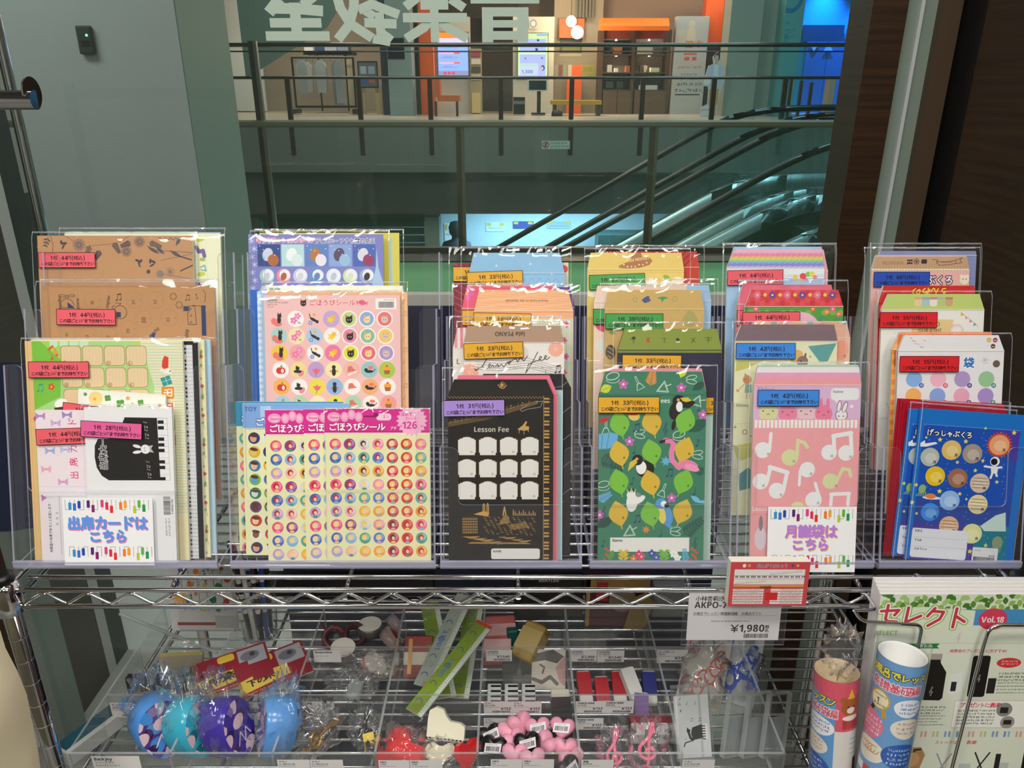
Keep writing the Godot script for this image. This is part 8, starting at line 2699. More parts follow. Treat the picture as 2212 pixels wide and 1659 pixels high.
	small_box("gift_box", "dark red and white speckled box under the purple eraser", "box", stand(1402,1590, TRAY_FLOOR), Vector3(0.05,0.02,0.03), turned(0), "d0cccc", "", "8a1e30",[-0.3,0.4])
	small_box("charm_card", "brown card with small picture in middle row beside the tags", "card", stand(320,1512, TRAY_FLOOR), Vector3(0.04,0.004,0.05), turned(20), "8a7458")
	for i in 5:
		small_box("chess_piece_charm", "small dark charm standing at the tray's end compartment", "charm", stand(290.0 + 26 * i,1496.0 - 4 * (i % 2), TRAY_FLOOR), Vector3(0.012,0.03,0.012), turned(15 * i),["17151a", "2a2622", "17151a", "3a3026", "201c1a"][i], "dark charms")
	# back row and what stands behind
	for a in [[762,1362, "4a2c34",60, "dark rose tape roll seen from its edge"],[800,1352, "5a5456",20, "dark grey tape roll leaning on others"],[838,1374, "a08a88",70, "pale pink tape roll with red discount label"],[742,1400, "6a5c5a",30, "tape roll with white barcode disc"],[724,1360, "6a3438",80, "maroon tape roll by the divider"],[848,1345, "9a8a90",85, "silver-pink tape roll at the back"],[800,1432, "b87a72",55, "salmon tape roll lying lowest"]]:
		var t := thing("tape_roll", a[4], "tape roll", stand(a[0], a[1] + 14, TRAY_FLOOR + 0.006), "decorated tape rolls")
		t.basis = turned(a[0], a[3] - 20)
		var k: String = "roll_" + a[2]
		part("tape", G.new(true).lathe([Vector2(0.011,0), Vector2(0.019,0), Vector2(0.019,0.016), Vector2(0.011,0.016), Vector2(0.011,0)], Vector3.ZERO, Vector3.UP,24).done(), mat(k, X(a[2]),0.3), t)
		if a[0] in [838,742,800]:
			part("label_disc", G.new().lathe([Vector2(0.0,0.0164), Vector2(0.0185,0.0164), Vector2(0.0185,0.0162)], Vector3.ZERO, Vector3.UP,24).done(), M.paper_edge, t)
		if a[0] == 838:
			part("price_label", G.new().box(Vector3(0,0.0167,0), Vector3(0.024,0.0004,0.014)).done(), mat("label_red", X("c0282c"),0.4), t)
	for a in [[975,1440,-36.0,0.046, "86a032", "green ruler pack lying across, uppermost"],[945,1400,14.0,0.026, "7c9830", "green ruler pack standing behind the upper one"],[1010,1400,-6.0,0.018, "749032", "green ruler pack beside the divider"],[962,1380,-20.0,0.034, "a8b4a8", "clear ruler marked with small figures under the green pack"]]:
		var t := thing("ruler_pack", a[5], "ruler pack", stand(a[0], a[1], TRAY_FLOOR + a[3]), "ruler packs")
		t.basis = turned(a[2],16)
		var c := canvas(60,330,120, X(a[4]))
		c.rect(0,0,60,12, X("d84a20") if a[0] == 975 else X(a[4])).rect(44,12,16,318, X("d4dccc"))
		for i in 40:
			c.line([44,16 + 8.0 * i,50 + (4 if i % 5 == 0 else 0),16 + 8.0 * i],0.8, X("5a6a5a"), false)
		for i in 5:
			c.arc(20,50 + 62.0 * i,10,180,360,3, X("6a5a90")).note(28,76 + 62.0 * i,7, X("c85a2a"), i % 3)
		c.frame(Vector2(12,210),-90).text("SIMPLY",0,0,18,2, X("5a78b8")).frame()
		part("ruler", G.new().box(Vector3(0,0.001,0), Vector3(0.028,0.002,0.165)).done(), M.white_paint, t)
		part("printed_card", G.new().quad_(Vector3(-0.014,0.0024,0.082), Vector3(0.014,0.0024,0.082), Vector3(0.014,0.0024,-0.082), Vector3(-0.014,0.0024,-0.082)).done(), paper("ruler_%d" % a[0], c,0.3), t)
		part("clear_bag", sleeve_flat(0.019,0.09, a[0]), M.film, t)
	var pcd := small_box("playing_card_box", "red box of playing cards in clear case", "box", stand(905,1420, TRAY_FLOOR + 0.01), Vector3(0.042,0.012,0.06), turned(0,42), "8e2b26", "", "d0c8b4",[0.05,0.3])
	part("gold_title", G.new().box(Vector3(-0.012,0.0128,0), Vector3(0.006,0.0005,0.05)).done(), M.gold, pcd)
	small_box("mint_tin", "pink tin standing at the back of the tray", "tin", stand(1080,1355, TRAY_FLOOR + 0.03), Vector3(0.046,0.016,0.034), turned(4,50), "b04a48", "pink tins", "c8898a",[0.1,0.5])
	small_box("mint_tin", "pink tin in front of the first, with clear lid", "tin", stand(1074,1402, TRAY_FLOOR + 0.006), Vector3(0.042,0.016,0.046), turned(0,46), "a8423e", "pink tins", "c89a98",[0.0,0.6])
	small_box("teal_box", "narrow teal box between tins and yellow box", "box", stand(1106,1400, TRAY_FLOOR), Vector3(0.018,0.04,0.02), turned(8), "15615c")
	var yb := small_box("music_box", "tan handle music box with printed lid, tipped sideways", "music box", stand(1152,1398, TRAY_FLOOR + 0.012), Vector3(0.034,0.03,0.058), turned(-32,30), "bfa050", "", "d0b878",[0.0,0.6])
	part("crank", G.new(true).tube(bent([Vector3(0.017,0.02,-0.02), Vector3(0.03,0.02,-0.02), Vector3(0.03,0.034,-0.02)],0.004),0.0015,6).done(), M.steel, yb)
	var por := canvas(80,90,160, X("cfc8b4"))
	por.poly([0,30,10,10,50,0,76,14,60,30,30,24], X("3a3028")).line([20,34,30,40,26,52],4, X("4a3c34")).line([4,66,24,72,44,60,60,74],8, X("3a3028")).poly([56,40,80,10,80,80,66,70], X("b88a88")).dot(30,18,4, X("2a2420"))
	var ps := thing("portrait_coaster", "square cream coaster with ink portrait drawing", "coaster", stand(1185,1448, TRAY_FLOOR + 0.004))
	ps.basis = turned(-3,40)
	part("plate", G.new().box(Vector3(0,0.002,0), Vector3(0.05,0.004,0.058)).done(), M.paper_edge, ps)
	part("picture", G.new().quad_(Vector3(-0.025,0.0044,0.029), Vector3(0.025,0.0044,0.029), Vector3(0.025,0.0044,-0.029), Vector3(-0.025,0.0044,-0.029)).done(), paper("portrait_print", por), ps)
	small_box("slate_tile", "dark grey tile leaning beside the 1,540 yen tag", "tile", stand(1118,1450, TRAY_FLOOR), Vector3(0.045,0.004,0.06), turned(0,30), "4a4c48")
	behind_tray()
	for i in 2:
		var c := canvas(100,100,200, X("a9aeb0") if i == 1 else X("a39f97"))
		var ink := X("2450b8") if i == 1 else X("a84038")
		for k in 7:
			c.arc(20 + (k * 31) % 70,16 + (k * 43) % 74,12,0,300,4 if i == 1 else 3, ink).star(10 + (k * 53) % 84,8 + (k * 37) % 84,5, ink)
		if i == 1:
			c.line([30,50,80,64],6, ink).star(88,66,12, ink,12,0.7).ring(40,70,14,6, ink, X("a9aeb0"))
		var r: Array = [[1520,1452],[1592,1440]][i]
		var p := thing("zip_pouch",["clear pouch with red rose print", "clear pouch with blue scroll print"][i], "pouch", stand(r[0], r[1], TRAY_FLOOR + 0.03))
		p.basis = turned(-24,46)
		part("printed_film", G.new().box(Vector3(0,0,0), Vector3(0.062,0.002,0.1)).done(), M.clip_grey, p)
		part("print", G.new().quad_(Vector3(-0.031,0.0013,0.05), Vector3(0.031,0.0013,0.05), Vector3(0.031,0.0013,-0.05), Vector3(-0.031,0.0013,-0.05)).done(), paper("pouch_%d" % i, c,0.15), p)
		film_bag(Vector3(0,0.006,0), Vector3(0.075,0.03,0.12), p,60 + i)

func sleeve_flat(hw: float, hl: float, seed_: int) -> ArrayMesh:
	crinkle.seed = seed_
	crinkle.frequency = 1.0
	var g := G.new(true)
	for j in 20:
		for i in 6:
			var q := []
			for d in [[0,1],[1,1],[1,0],[0,0]]:
				var x := lerpf(-hw, hw, (i + d[0]) / 6.0)
				var z := lerpf(-hl, hl, (j + d[1]) / 20.0)
				q.append(Vector3(x,0.0042 + 0.0014 * crinkle.get_noise_2d(x * 70, z * 50), z))
			g.quad(q[0], q[1], q[2], q[3])
	return g.done()

func film_like(called: String, label: String, px: float, py: float, y: float, n: int) -> void:
	var t := thing(called, label, "bag", stand(px, py, y))
	film_bag(Vector3(0,0.02,0), Vector3(0.09,0.045,0.06), t, n)
	part("charm", G.new().soft_box(Vector3(0.005,0.008,0), Vector3(0.02,0.01,0.03),0.003).done(), M.clip_grey, t)

func behind_tray() -> void:
	var y := LOWER_Y + 0.001
	var z := -1.0
	# leaning music postcard
	var c := canvas(150,160,260, X("c9cbc8"))
	for i in 6:
		c.line([30 + 18.0 * i,10,34 + 18.0 * i,120],1.2, X("50525a"))
	for i in 24:
		c.dot(20 + (i * 47) % 120,10 + (i * 31) % 110,4 + (i % 3) * 2, X(["c83a28", "e07a30", "2f7a4a", "30589a", "d8b030"][i % 5])).note(24 + (i * 61) % 110,20 + (i * 43) % 100,5, X("2a2c34"), i % 3)
	c.star(26,90,26, X("e0a058"),16,0.4).dot(26,90,9, X("e8b020")).rect(100,130,50,26, X("b0b0ae")).rect(14,144,86,6, X("8a3028"))
	var h0 := on_z(436,1395, z).y
	var w := on_z(510,1330, z).x - on_z(366,1330, z).x
	var pc := thing("music_postcard", "white card printed with sun, staves and flowers, leaning at back", "card", Vector3(on_z(438,1330, z).x, y, z))
	pc.basis = turned(0,-8)
	part("card", G.new().quad2(Vector3(-w * 0.5,0.0,0), Vector3(w * 0.5, w * 1.3,0)).done(), paper("postcard_print", c), pc)
	part("back", G.new().box2(Vector3(-w * 0.5,0,-0.004), Vector3(w * 0.5, w * 1.3,-0.0005)).done(), M.paper_edge, pc)
	# tumbler of pencils
	var at := Vector3(on_z(562,1360,-0.99).x, y,-0.99)
	var cup := thing("pencil_cup", "clear plastic tumbler full of pencils", "cup", at)
	part("cup_wall", G.new(true).lathe([Vector2(0.0,0.002), Vector2(0.027,0.002), Vector2(0.033,0.095)], Vector3.ZERO, Vector3.UP,24).done(), M.tray_acrylic, cup)
	part("cup_rim", G.new(true).lathe([Vector2(0.033,0.094), Vector2(0.0345,0.095), Vector2(0.033,0.097)], Vector3.ZERO, Vector3.UP,24).done(), M.tray_edge, cup)
	var pens := ["1a1a20", "2448a8", "1c1a1e", "d8d6d0", "20202a", "1a1c26", "2a2620", "3050b0", "18181c", "c8622a", "1d1b22"]
	for i in pens.size():
		var a := TAU * i / pens.size()
		var foot := at + Vector3(cos(a) * 0.016,0.003, sin(a) * 0.016)
		var tip := at + Vector3(cos(a) * 0.026,0.165 + 0.006 * (i % 3), sin(a) * 0.026)
		var p := thing("pencil",["dark pencil with pale lettering in the tumbler", "blue pencil with white lettering in the tumbler, in front", "black pencil in the tumbler by the blue one", "white pencil in the tumbler", "dark navy pencil in the tumbler", "black pencil at the tumbler's back", "brown-black pencil in the tumbler", "blue pencil at the tumbler's back", "black pencil with gold band in the tumbler", "orange pencil in the tumbler", "near-black pencil leaning at the rim"][i], "pencil", Vector3.ZERO, "pencils in the tumbler")
		part("shaft", G.new().tube([foot, tip],0.0038,6).done(), mat("pencil_%d" % i, X(pens[i]),0.35), p)
		for k in 4:
			var s := foot.lerp(tip,0.3 + 0.17 * k)
			part("lettering_band", G.new().tube([s, s + (tip - foot) * 0.05],0.0040,6).done(), M.paper_edge, p)
	# boxes and books standing along the back
	var standing := [[505,940,1244, "15151a", "long black display box at the back under the shelf", "black_box"],[1110,1258,1246, "121214", "black flat box with small white title", "black_box"],[628,692,1312, "6a6a68", "grey carton with barcode at the back", "carton"],[1265,1400,1248, "561a20", "dark red book with gold corners", "book"],[1408,1480,1265, "8d9094", "grey printed leaflet in clear pocket", "leaflet_pocket"]]
	for i in standing.size():
		var s: Array = standing[i]
		var zz: float = [-1.085,-1.03,-1.06,-1.01,-1.03][i]
		var p0 := on_z(s[0],1320, zz)
		var p1 := on_z(s[1],1320, zz)
		var top := on_z(s[0], s[2], zz).y
		var t := thing(s[5], s[4], "book" if s[5] == "book" else "box", Vector3((p0.x + p1.x) * 0.5, y, zz))
		var hw := (p1.x - p0.x) * 0.5
		part("body", G.new().soft_box(Vector3(0, (top - y) * 0.5,-0.008), Vector3(hw * 2, top - y,0.016),0.0015).done(), mat("stand_%d" % i, X(s[3]),0.45), t)
		if i == 1:
			var tm := TextMesh.new()
			tm.text = "BEATLES"
			tm.font_size = 16
			tm.pixel_size = 0.0005
			tm.depth = 0.0004
			part("title", tm, M.paper_edge, t, Vector3(0.0, (top - y) - 0.006,0.001))
		if i == 3:
			part("gold_edge", G.new().box2(Vector3(-hw,0,0.0), Vector3(-hw + 0.006, top - y,0.001)).done(), M.gold, t)
			part("gold_edge", G.new().box2(Vector3(-hw, top - y - 0.02,0.0), Vector3(hw, top - y,0.001)).done(), M.gold, t)
			part("medallion", G.new().lathe([Vector2(0,0.002), Vector2(0.022,0.002), Vector2(0.022,0)], Vector3(0.008, (top - y) * 0.55,0), Vector3(0,0,1),20).done(), mat("medal", X("8a7a60"),0.5), t)
			part("price_label", G.new().box2(Vector3(-hw + 0.016,0.05,0.0), Vector3(-hw + 0.034,0.085,0.0015)).done(), M.label_red, t)
			part("hang_tag", G.new().slab(poly([0.012,0.0,0.04,0.0,0.046,0.02,0.046,0.06,0.03,0.075,0.012,0.06]), Transform3D(Basis(Vector3(0,0,1),-0.2), Vector3(0,0,0.004)),0.001, Vector2.ZERO, Vector2.ONE).done(), mat("tag_gold", X("9a8040"),0.5), t)
	small_box("photo_card", "small cream frame with yellow rim lying in back compartment", "frame", stand(392,1436, TRAY_FLOOR + 0.012), Vector3(0.062,0.006,0.034), turned(4,40), "c8b45a", "", "a89c86",[0.05,0.8])
	var st := thing("acrylic_stick", "clear acrylic rod lying slantwise over the compartments", "rod", Vector3.ZERO)
	part("rod", G.new(true).tube([on_y(258,1326,0.735), on_y(470,1410, LIP + 0.006)],0.0025,8).done(), M.tray_edge, st)

# ------------------------------------------------------------------ things hung on the front of the rack and around it
func build_front_things() -> void:
	# price card in a clear holder on the rail
	var z := SHELF_FRONT + 0.008
	var c := canvas(710,400,520, X("d6d4d6"))
	var ink := X("242228")
	c.text("小林杏莉沙",50,26,44,5, ink,1.0).text("AKPO-7",46,70,62,6, ink).text("お風呂でレッスン楽譜基礎編",40,160,27,2.6, X("4a484e"),0.96).text("お風呂ボスト",410,160,27,2.6, X("4a484e"),0.96)
	c.tiny(180,232,300,12, ink,4).text("¥1,980",330,262,72,9, ink).text("税込",600,270,30,4, ink,1.0, true).barcode(440,344,190,36, ink,8).line([40,190,680,190],2, X("7a787e"))
	var r := far_rect(1487,1288,1688,1386, z)
	var pc := thing("price_card", "large white price card reading 1,980 yen in clear holder", "price card", Vector3((r[0].x + r[1].x) * 0.5, r[0].y, z))
	pc.basis = turned(0,-6)
	var w: float = r[1].x - r[0].x
	var h: float = r[1].y - r[0].y
	part("card", G.new().quad2(Vector3(-w * 0.5,0.002,0), Vector3(w * 0.5, h,0)).done(), paper("price_card_print", c,0.4), pc)
	part("backing", G.new().box2(Vector3(-w * 0.5,0.002,-0.001), Vector3(w * 0.5, h,-0.0003)).done(), M.paper_edge, pc)
	sheet("holder", poly([-w * 0.5 - 0.006,-0.003, w * 0.5 + 0.006,-0.003, w * 0.5 + 0.006, h + 0.012,-w * 0.5 - 0.006, h + 0.012]), Transform3D(Basis.IDENTITY, Vector3(0,0,0.002)),0.001, pc)
	# red sample chart taped over its corner
	var s := canvas(640,335,520, X("c9484e"))
	s.text("おんがくのひょう",210,14,32,6, X("e8d8c0"),0.98).text("おんがくのひょう",210,14,32,3, X("2a4a9a"),0.98).dot(110,28,14, X("eee8e2")).dot(150,28,12, X("d89a50")).dot(500,28,10, X("3a4a9a")).dot(540,28,10, X("d8b040"))
	s.rect(34,56,570,46, X("e2dedb")).rect(34,104,570,24, X("e8e6e4")).rect(34,130,570,40, X("e2dedb")).rect(34,174,570,14, X("d8a24a"))
	for i in 44:
		s.line([40 + 12.8 * i,104,40 + 12.8 * i,128],1.2, X("4a4a4a"), false)
		if [1,1,0,1,1,1,0][i % 7] == 1:
			s.rect(46 + 12.8 * i,104,7,15, X("1c1a1c") if i < 20 else X("5a2a5a"))
		if i < 20:
			s.note(330 + 13.0 * i,90 - i * 1.2,9, X("2c2a2c"),2).note(50 + 13.0 * i,160 - i,9, X("2c2a2c"),2)
	s.text("sample",250,176,26,3, X("2c2420"))
	for i in 6:
		s.rect(34,204 + 20.0 * i,250,15, X("e6e2df")).rect(340,204 + 20.0 * i,264,15, X("e6e2df")).tiny(40,206 + 20.0 * i,230,9, X("4a4648"), i).tiny(420,206 + 20.0 * i,170,9, X("4a4648"), i + 9)
	s.rect(300,230,100,60, X("cc2a2c"))
	var zs := z + 0.012
	var q := far_rect(1577,1220,1748,1309, zs)
	var sc := thing("sample_chart", "red bordered music chart sample taped over the price card", "chart", Vector3((q[0].x + q[1].x) * 0.5, q[0].y, zs))
	sc.basis = turned(0,-6,0)
	w = q[1].x - q[0].x
	h = q[1].y - q[0].y
	part("sheet", G.new().quad2(Vector3(-w * 0.5,0,0), Vector3(w * 0.5, h,0)).done(), paper("chart_print", s,0.3), sc)
	part("backing", G.new().box2(Vector3(-w * 0.5,0,-0.012), Vector3(w * 0.5, h,-0.0003)).done(), M.paper_edge, sc)
	catalogues()
	poster_tubes()
	# navy display board behind the rack
	var zb := -1.2
	var b0 := on_z(860,700, zb)
	var b1 := on_z(1600,700, zb)
	var top := on_z(1200,637, zb).y
	var nb := thing("navy_board", "navy board with white top band behind the rack", "board", Vector3((b0.x + b1.x) * 0.5 - 0.12,0, zb))
	var hw := (b1.x - b0.x) * 0.5 + 0.12
	part("panel", G.new().box2(Vector3(-hw,0.02,-0.02), Vector3(hw, top - 0.018,0)).done(), mat("navy_board_face", X("141a38"),0.6), nb)
	part("white_band", G.new().box2(Vector3(-hw, top - 0.018,-0.02), Vector3(hw, top,0)).done(), M.wall_white, nb)
	for x in [-hw + 0.05, hw - 0.05]:
		part("foot", G.new().box2(Vector3(x - 0.02,0,-0.08), Vector3(x + 0.02,0.02,0.06)).done(), M.dark_metal, nb)
	# navy tote with a note, hung behind at the side
	var tt := thing("navy_tote_bag", "navy tote bag with white note beside the card holder", "bag", Vector3(-0.80,0.74,-1.16))
	var tg := G.new(true)
	for j in 10:
		for i in 10:
			var p := []
			for d in [[0,0],[1,0],[1,1],[0,1]]:
				var u: float = (i + d[0]) / 10.0
				var v: float = (j + d[1]) / 10.0
				p.append(Vector3((u - 0.5) * 0.26, v * 0.3,0.02 + 0.02 * sin(u * 7.0 + v * 2.0) * (1.0 - v)))
			tg.quad(p[0], p[1], p[2], p[3])
	part("cloth", tg.done(), mat("tote_navy", X("131b38"),0.9), tt)
	part("printed_note", G.new().slab(poly([0.06,0.18,0.072,0.18,0.075,0.215,0.092,0.22,0.09,0.195,0.1,0.195,0.102,0.235,0.064,0.228]), Transform3D(Basis.IDENTITY, Vector3(0,0,0.045)),0.001, Vector2.ZERO, Vector2.ONE).done(), M.paper_edge, tt)
	# chrome hanging rail that carries the bag and the cloth
	var arm := thing("hanging_rail", "chrome garment rail with a slanted flat end plate", "rail", Vector3(-0.93,0,-1.0))
	var y := on_z(40,216,-1.0).y
	var xe := on_z(84,216,-1.0).x + 0.93
	part("post", G.new(true).tube([Vector3(0,0,0), Vector3(0, y + 0.02,0)],0.0125,14).done(), M.chrome, arm)
	part("base", G.new(true).lathe([Vector2(0,0), Vector2(0.12,0), Vector2(0.12,0.008), Vector2(0,0.012)], Vector3.ZERO, Vector3.UP,24).done(), M.chrome, arm)
	part("arm", G.new(true).tube([Vector3(0, y,0), Vector3(xe - 0.004, y,0)],0.0115,18).done(), M.chrome, arm)
	var disc := PackedVector2Array()
	for i in 24:
		disc.append(Vector2(cos(TAU * i / 24) * 0.012, sin(TAU * i / 24) * 0.019 + 0.008))
	part("end_plate", G.new().slab(disc, Transform3D(turned(66,0,0), Vector3(xe - 0.006, y,0)),0.003, Vector2.ZERO, Vector2.ONE).done(), M.chrome, arm)
	# cream cloth bag hung in front at the side of the rack
	var cb := thing("cream_cloth_bag", "cream canvas bag hanging beside the rack post", "bag", Vector3(-0.66,0.45,-0.62))
	var g := G.new(true)
	var edge := [[1300,-30],[1340,-6],[1400,12],[1450,38],[1500,58],[1560,70],[1620,82],[1720,96]]
	var rows := []
	for e in edge:
		var p := on_z(e[1], e[0],-0.62) - cb.position
		var row := []
		for i in 13:
			var a := PI * i / 12.0
			var depth := 0.05 + 0.012 * sin(e[0] * 0.02 + i * 0.9)
			row.append(Vector3(p.x - 0.16 + 0.16 * -cos(a), p.y, sin(a) * depth))
		rows.append(row)
	for j in rows.size() - 1:
		for i in 12:
			g.quad(rows[j + 1][i], rows[j + 1][i + 1], rows[j][i + 1], rows[j][i])
	var cm := mat("cream_canvas", X("c9bda0"),0.9)
	part("cloth", g.done(), cm, cb)
	part("strap", G.new(true).tube([rows[0][4], rows[0][4] + Vector3(-0.08,0.14,-0.04)],0.008,8).done(), cm, cb)

func catalogues() -> void:
	var n := Vector3(0, sin(deg_to_rad(7.0)), cos(deg_to_rad(7.0)))
	var u := Vector3(0, n.z,-n.y)
	var org := Vector3(0, SHELF_Y,-0.662)
	var tl := on_plane(1903,1284, org, n)
	var w := 0.182
	var h := 0.257
	var c := canvas(182,257,760, X("dbe2cf"))
	c.units(1250)
	var ink := X("2c2e2c")
	for i in 70:
		c.leaf((i * 173) % 1250, (i * 37) % 110,60,20, (i * 47) % 180, X(["5a8a3c", "8ab85a", "a8c87a", "467830"][i % 4]))
	c.rect(0,120,1250,130, X("4a90c4")).poly([0,120,340,100,700,130,700,260,0,300], X("dbe6cc"))
	for k in 3:
		c.frame(Vector2(6,66),4)
		c.text("セレクト",0,0,170,[58,44,22][k],[X("8ab04a"), X("eef2e4"), X("c83a50")][k],0.98)
		c.frame()
	c.oval(835,200,104,88, X("d04058")).text("Vol.18",752,176,56,6, X("f4e8e6"),0.95)
	c.text("SELECT",0,290,44,5, X("8fae6e"),1.0).note(610,350,36, X("d8a0b0"),3)
	c.line([0,392,1250,400],6, X("c8d4b4"), false).poly([40,400,480,400,460,420,480,440,40,440], X("2f7a48")).text("ボトル",330,402,32,4, X("eef2ea")).text("発表会のプレゼントにおすすめ!",560,446,30,3.4, X("c8485c"),0.98)
	c.poly([430,500,500,504,508,560,560,640,560,860,540,880,380,876,366,850,372,640,424,560], X("211f1c")).rect(428,484,84,50, X("a8a09a")).note(470,800,40, X("b8b4ac"),3)
	c.rrect(740,500,130,350,20, X("211f1c")).note(810,690,30, X("cfccc6"),3).poly([600,660,680,640,690,800,640,830,590,820], X("e4e6e2")).rect(610,720,40,80, X("2a2826")).rect(880,690,60,130, X("2a2826"))
	c.oval(1010,560,90,42, X("d03a3a")).tiny(950,540,120,16, X("f4e4e0"),3).tiny(950,562,120,16, X("f4e4e0"),5)
	for i in 7:
		c.tiny(950,640 + 28.0 * i,250 - 20.0 * (i % 3),20 if i < 3 else 12, ink, i)
		c.tiny(330,930 + 26.0 * i,270 - 24.0 * (i % 3),18 if i < 3 else 12, ink, i + 9)
	c.rect(660,880,560,240, X("cfa8a8")).rect(664,884,552,232, X("eef0e6")).text("プレゼントに最適!",700,900,42,5, X("d04058"),0.9).dot(1040,960,60, X("8a8a84")).rect(1010,940,60,50, X("2a2826")).dot(1080,1070,54, X("9a948c")).rect(1050,1050,60,40, X("2a2826"))
	for i in 5:
		c.tiny(690,960 + 28.0 * i,280,18, ink, i + 20)
	for i in 30:
		c.rect(320 + 30.0 * i,1150,16,50, X(["6a90c8", "8ab0d8", "d8a098", "e0b878", "a8c898", "8898c8"][(i / 2) % 6]) if i % 3 else X("dbe2cf"))
	c.rect(0,1136,290,56, X("2f7a48")).text("スティックは",560,1230,34,3.4, X("c8485c")).text("最適!",800,1230,34,3.4, X("c8485c"))
	c.poly([200,1300,460,1290,500,1360,440,1620,180,1640], X("b08a5c")).oval(330,1400,130,90, X("c8a070")).line([220,1340,460,1310],14, X("2a2420")).line([240,1370,420,1330],10, X("2a2420"))
	for a in [[640,1350, "9aa0a4"],[930,1340, "2a2a2c"]]:
		c.line([a[0] - 50, a[1], a[0] + 40, a[1] + 190],12, X(a[2])).line([a[0] + 60, a[1], a[0] - 40, a[1] + 190],12, X(a[2])).rect(a[0] + 130, a[1] + 90,90,100, X("b8c4c0"))
	c.rect(1040,1350,40,200, X("2a2826")).tiny(560,1560,160,24, ink,31).tiny(560,1600,200,24, ink,33)
	for i in 5:
		var t := thing("catalogue", "goods catalogue with pink title and drinking bottles, front copy" if i == 0 else "catalogue copy stacked behind the front one, page edges showing", "catalogue", Vector3(tl.x + w * 0.5, tl.y, tl.z) - u * h - n * 0.0042 * i + u * 0.0022 * i, "catalogues in the wire pocket")
		t.basis = Basis(Vector3.RIGHT, u, n)
		part("pages", G.new().box2(Vector3(-w * 0.5,0,-0.004), Vector3(w * 0.5, h,-0.0002)).done(), kept("page_white", X("dcdad8"),0.7), t)
		if i == 0:
			part("cover", G.new().quad2(Vector3(-w * 0.5,0,0), Vector3(w * 0.5, h,0)).done(), paper("catalogue_print", c,0.35), t)
	# chrome wire pocket that holds them
	var wr := thing("wire_pocket", "chrome wire pocket hooked on the rack front", "wire holder", Vector3.ZERO)
	var o2 := org + n * 0.012
	var path := func(px: Array) -> Array:
		var q := []
		for i in range(0, px.size(),2):
			q.append(on_plane(px[i], px[i + 1], o2, n))
		return q
	part("front_wire", G.new(true).tube(bent(path.call([2240,1350,2140,1350,2128,1380,2052,1675]),0.012),0.0019,8).done(), M.chrome, wr)
	part("front_wire", G.new(true).tube(bent(path.call([1845,1318,1860,1342,1992,1350,1984,1390,1930,1675]),0.008),0.0019,8).done(), M.chrome, wr)
	var hk: Array = path.call([1845,1318,1895,1318])
	part("hook", G.new(true).tube(bent([hk[0], hk[1], hk[1] + Vector3(0,0.0,-0.03), hk[1] + Vector3(0,-0.01,-0.034)],0.008),0.0019,8).done(), M.chrome, wr)
	for px in [1990.0,2138.0]:
		var a := on_plane(px,1262, org - n * 0.024, n)
		part("hook", G.new(true).tube(bent([a + Vector3(0,-0.06,0), a + Vector3(0,0.004,0), a + Vector3(0,0.004,-0.014), a + Vector3(0,-0.012,-0.014)],0.006),0.0022,8).done(), M.chrome, wr)

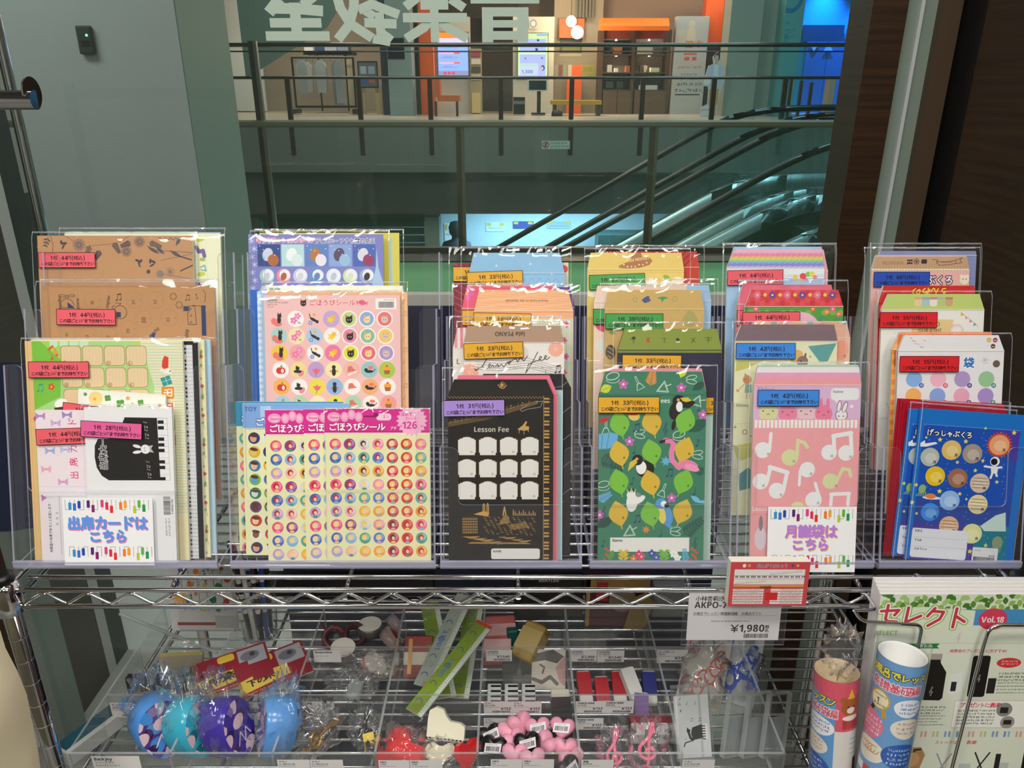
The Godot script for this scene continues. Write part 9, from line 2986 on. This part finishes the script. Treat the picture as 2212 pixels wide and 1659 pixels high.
func poster_tubes() -> void:
	var sets := [[1808,1448,1793,1700,-0.648,0.0232],[1950,1412,1897,1700,-0.618,0.0235]]
	for i in 2:
		var a: Array = sets[i]
		var top := on_z(a[0], a[1], a[4])
		var low := on_z(a[2], a[3], a[4] + 0.02)
		var axis := (top - low).normalized()
		low = top - axis * 0.30
		var t := thing("poster_tube",["rolled poster in clear wrap, pink with a bear and blue label", "rolled poster in clear wrap with blue bath lesson label"][i], "poster tube", low)
		var c := canvas(1000,1000.0 * 0.30 / (TAU * a[5]),620, X("d9566a") if i == 0 else X("6d9fd2"))
		var hh: float = 1000.0 * 0.30 / (TAU * a[5])
		var ink := X("2a3460")
		if i == 0:
			c.rect(0,400,1000, hh - 400, X("dcd8d2"))
			for k in 4:
				c.line([560,470 + 40.0 * k,800,490 + 40.0 * k],4, X("6a6660"))
			c.rect(400,640,500,700, X("dcdad6")).rect(690,640,8,700, X("1c1a1c")).rect(600,640,50,500, X("1c1a1c"))
			c.frame(Vector2(-110,0)).dot(660,200,74, X("a8602c")).dot(602,140,26, X("a8602c")).dot(718,140,26, X("a8602c")).oval(662,226,34,26, X("eee4d4")).dot(640,196,8, ink).dot(686,196,8, ink).poly([630,130,660,50,694,134], X("e8b83a")).rect(600,290,130,90, X("b83a3a")).oval(664,290,66,22, X("ece8e0"))
			c.frame().poly([60,90,440,150,440, hh,60, hh], X("5f98d0")).frame(Vector2(-120,0))
			outline_text(c, "レッスン",300,130,74,11, X("e8d830"), ink,10,0.86)
			outline_text(c, "基礎編",350,220,78,8, X("c84a60"), X("eef0f4"),10,0.94)
			c.oval(430,390,130,80, X("eaeef2"))
			for k in 3:
				c.tiny(340,340 + 34.0 * k,180,24, X("2a5aa8") if k < 2 else X("8a2a68"), k)
			c.oval(400,560,120,80, X("e4dcd0"))
			for k in 3:
				c.tiny(310,510 + 34.0 * k,170,20, X("a87a5a"), k + 4)
			c.oval(400,740,140,100, X("2f58a8"))
			for k in 3:
				c.tiny(300,680 + 40.0 * k,180,24, X("dce4f0"), k + 8)
		else:
			c.frame(Vector2(-80,0))
			outline_text(c, "お風呂でレッスン",260,60,66,10, X("ece03a"), ink,10,0.94)
			outline_text(c, "楽譜基礎編",310,150,72,8, X("d8506a"), X("eef0f4"),10,0.98)
			c.dot(400,310,76, X("c8a44a")).dot(400,310,64, X("efe4c0")).tiny(356,270,90,16, ink,2).text("1",380,296,44,5, X("3a2c1c")).tiny(350,340,100,20, X("3a2c1c"),3).poly([350,370,376,384,360,440,330,420], X("1c1a20")).poly([450,370,424,384,440,440,470,420], X("c8a030"))
			c.oval(600,320,100,70, X("e8edf2"))
			for k in 3:
				c.tiny(540,280 + 32.0 * k,130,22, X("2a5aa8"), k)
			c.oval(350,520,110,110, X("e07a98"))
			for k in 4:
				c.tiny(280,456 + 36.0 * k,150,24, X("f4e4ea"), k + 4)
			c.oval(610,480,110,80, X("e6ded2"))
			for k in 3:
				c.tiny(540,430 + 36.0 * k,140,22, X("8a7a70"), k + 9)
			c.oval(380,720,120,90, X("e8e0d0"))
			for k in 5:
				c.arc(330 + 24.0 * k,700,30,0,300,6, X("c8905a"))
			c.oval(600,700,130,100, X("2f62b4"))
			for k in 4:
				c.tiny(510,640 + 36.0 * k,170,22, X("dce6f2"), k + 12)
			c.rect(0,850,1100,60, X("e6e4e0")).rect(360,850,60,60, X("d04a48")).tiny(440,862,220,20, ink,17).tiny(440,888,220,16, ink,18).rect(0,960,1000,80, X("c8605a")).text("おんがくのひょう",330,976,40,5, X("f0e8d8")).rect(0,1050,1000,60, X("e8e6e2"))
			for k in 40:
				c.rect(25.0 * k,1050,12,36, X("1c1a1c"))
			c.rect(0,1110,1000,1000, X("d08a80")).rect(330,1140,340,200, X("e0c4b8"))
		part("printed_wrap", G.new(true).lathe([Vector2(a[5],0), Vector2(a[5],0.30)], Vector3.ZERO, axis,32).done(), paper("tube_%d" % i, c,0.3), t)
		part("inner_wall", G.new(true).lathe([Vector2(a[5] - 0.0004,0.30), Vector2(a[5] - 0.003,0.298), Vector2(a[5] - 0.0035,0.0)], Vector3.ZERO, axis,32).done(), mat("tube_card", X("cdb894"),0.7) if i == 0 else mat("tube_white", X("d8d8d6"),0.6), t)
		part("clear_wrap", G.new(true).lathe([Vector2(a[5] + 0.001,0), Vector2(a[5] + 0.0015,0.30), Vector2(a[5] + 0.0015,0.315 if i else 0.338)], Vector3.ZERO, axis,28).done(), M.film, t)
		if i == 0:
			film_bag(axis * 0.325 + Vector3(0.004,0,0), Vector3(0.042,0.075,0.04), t,71)
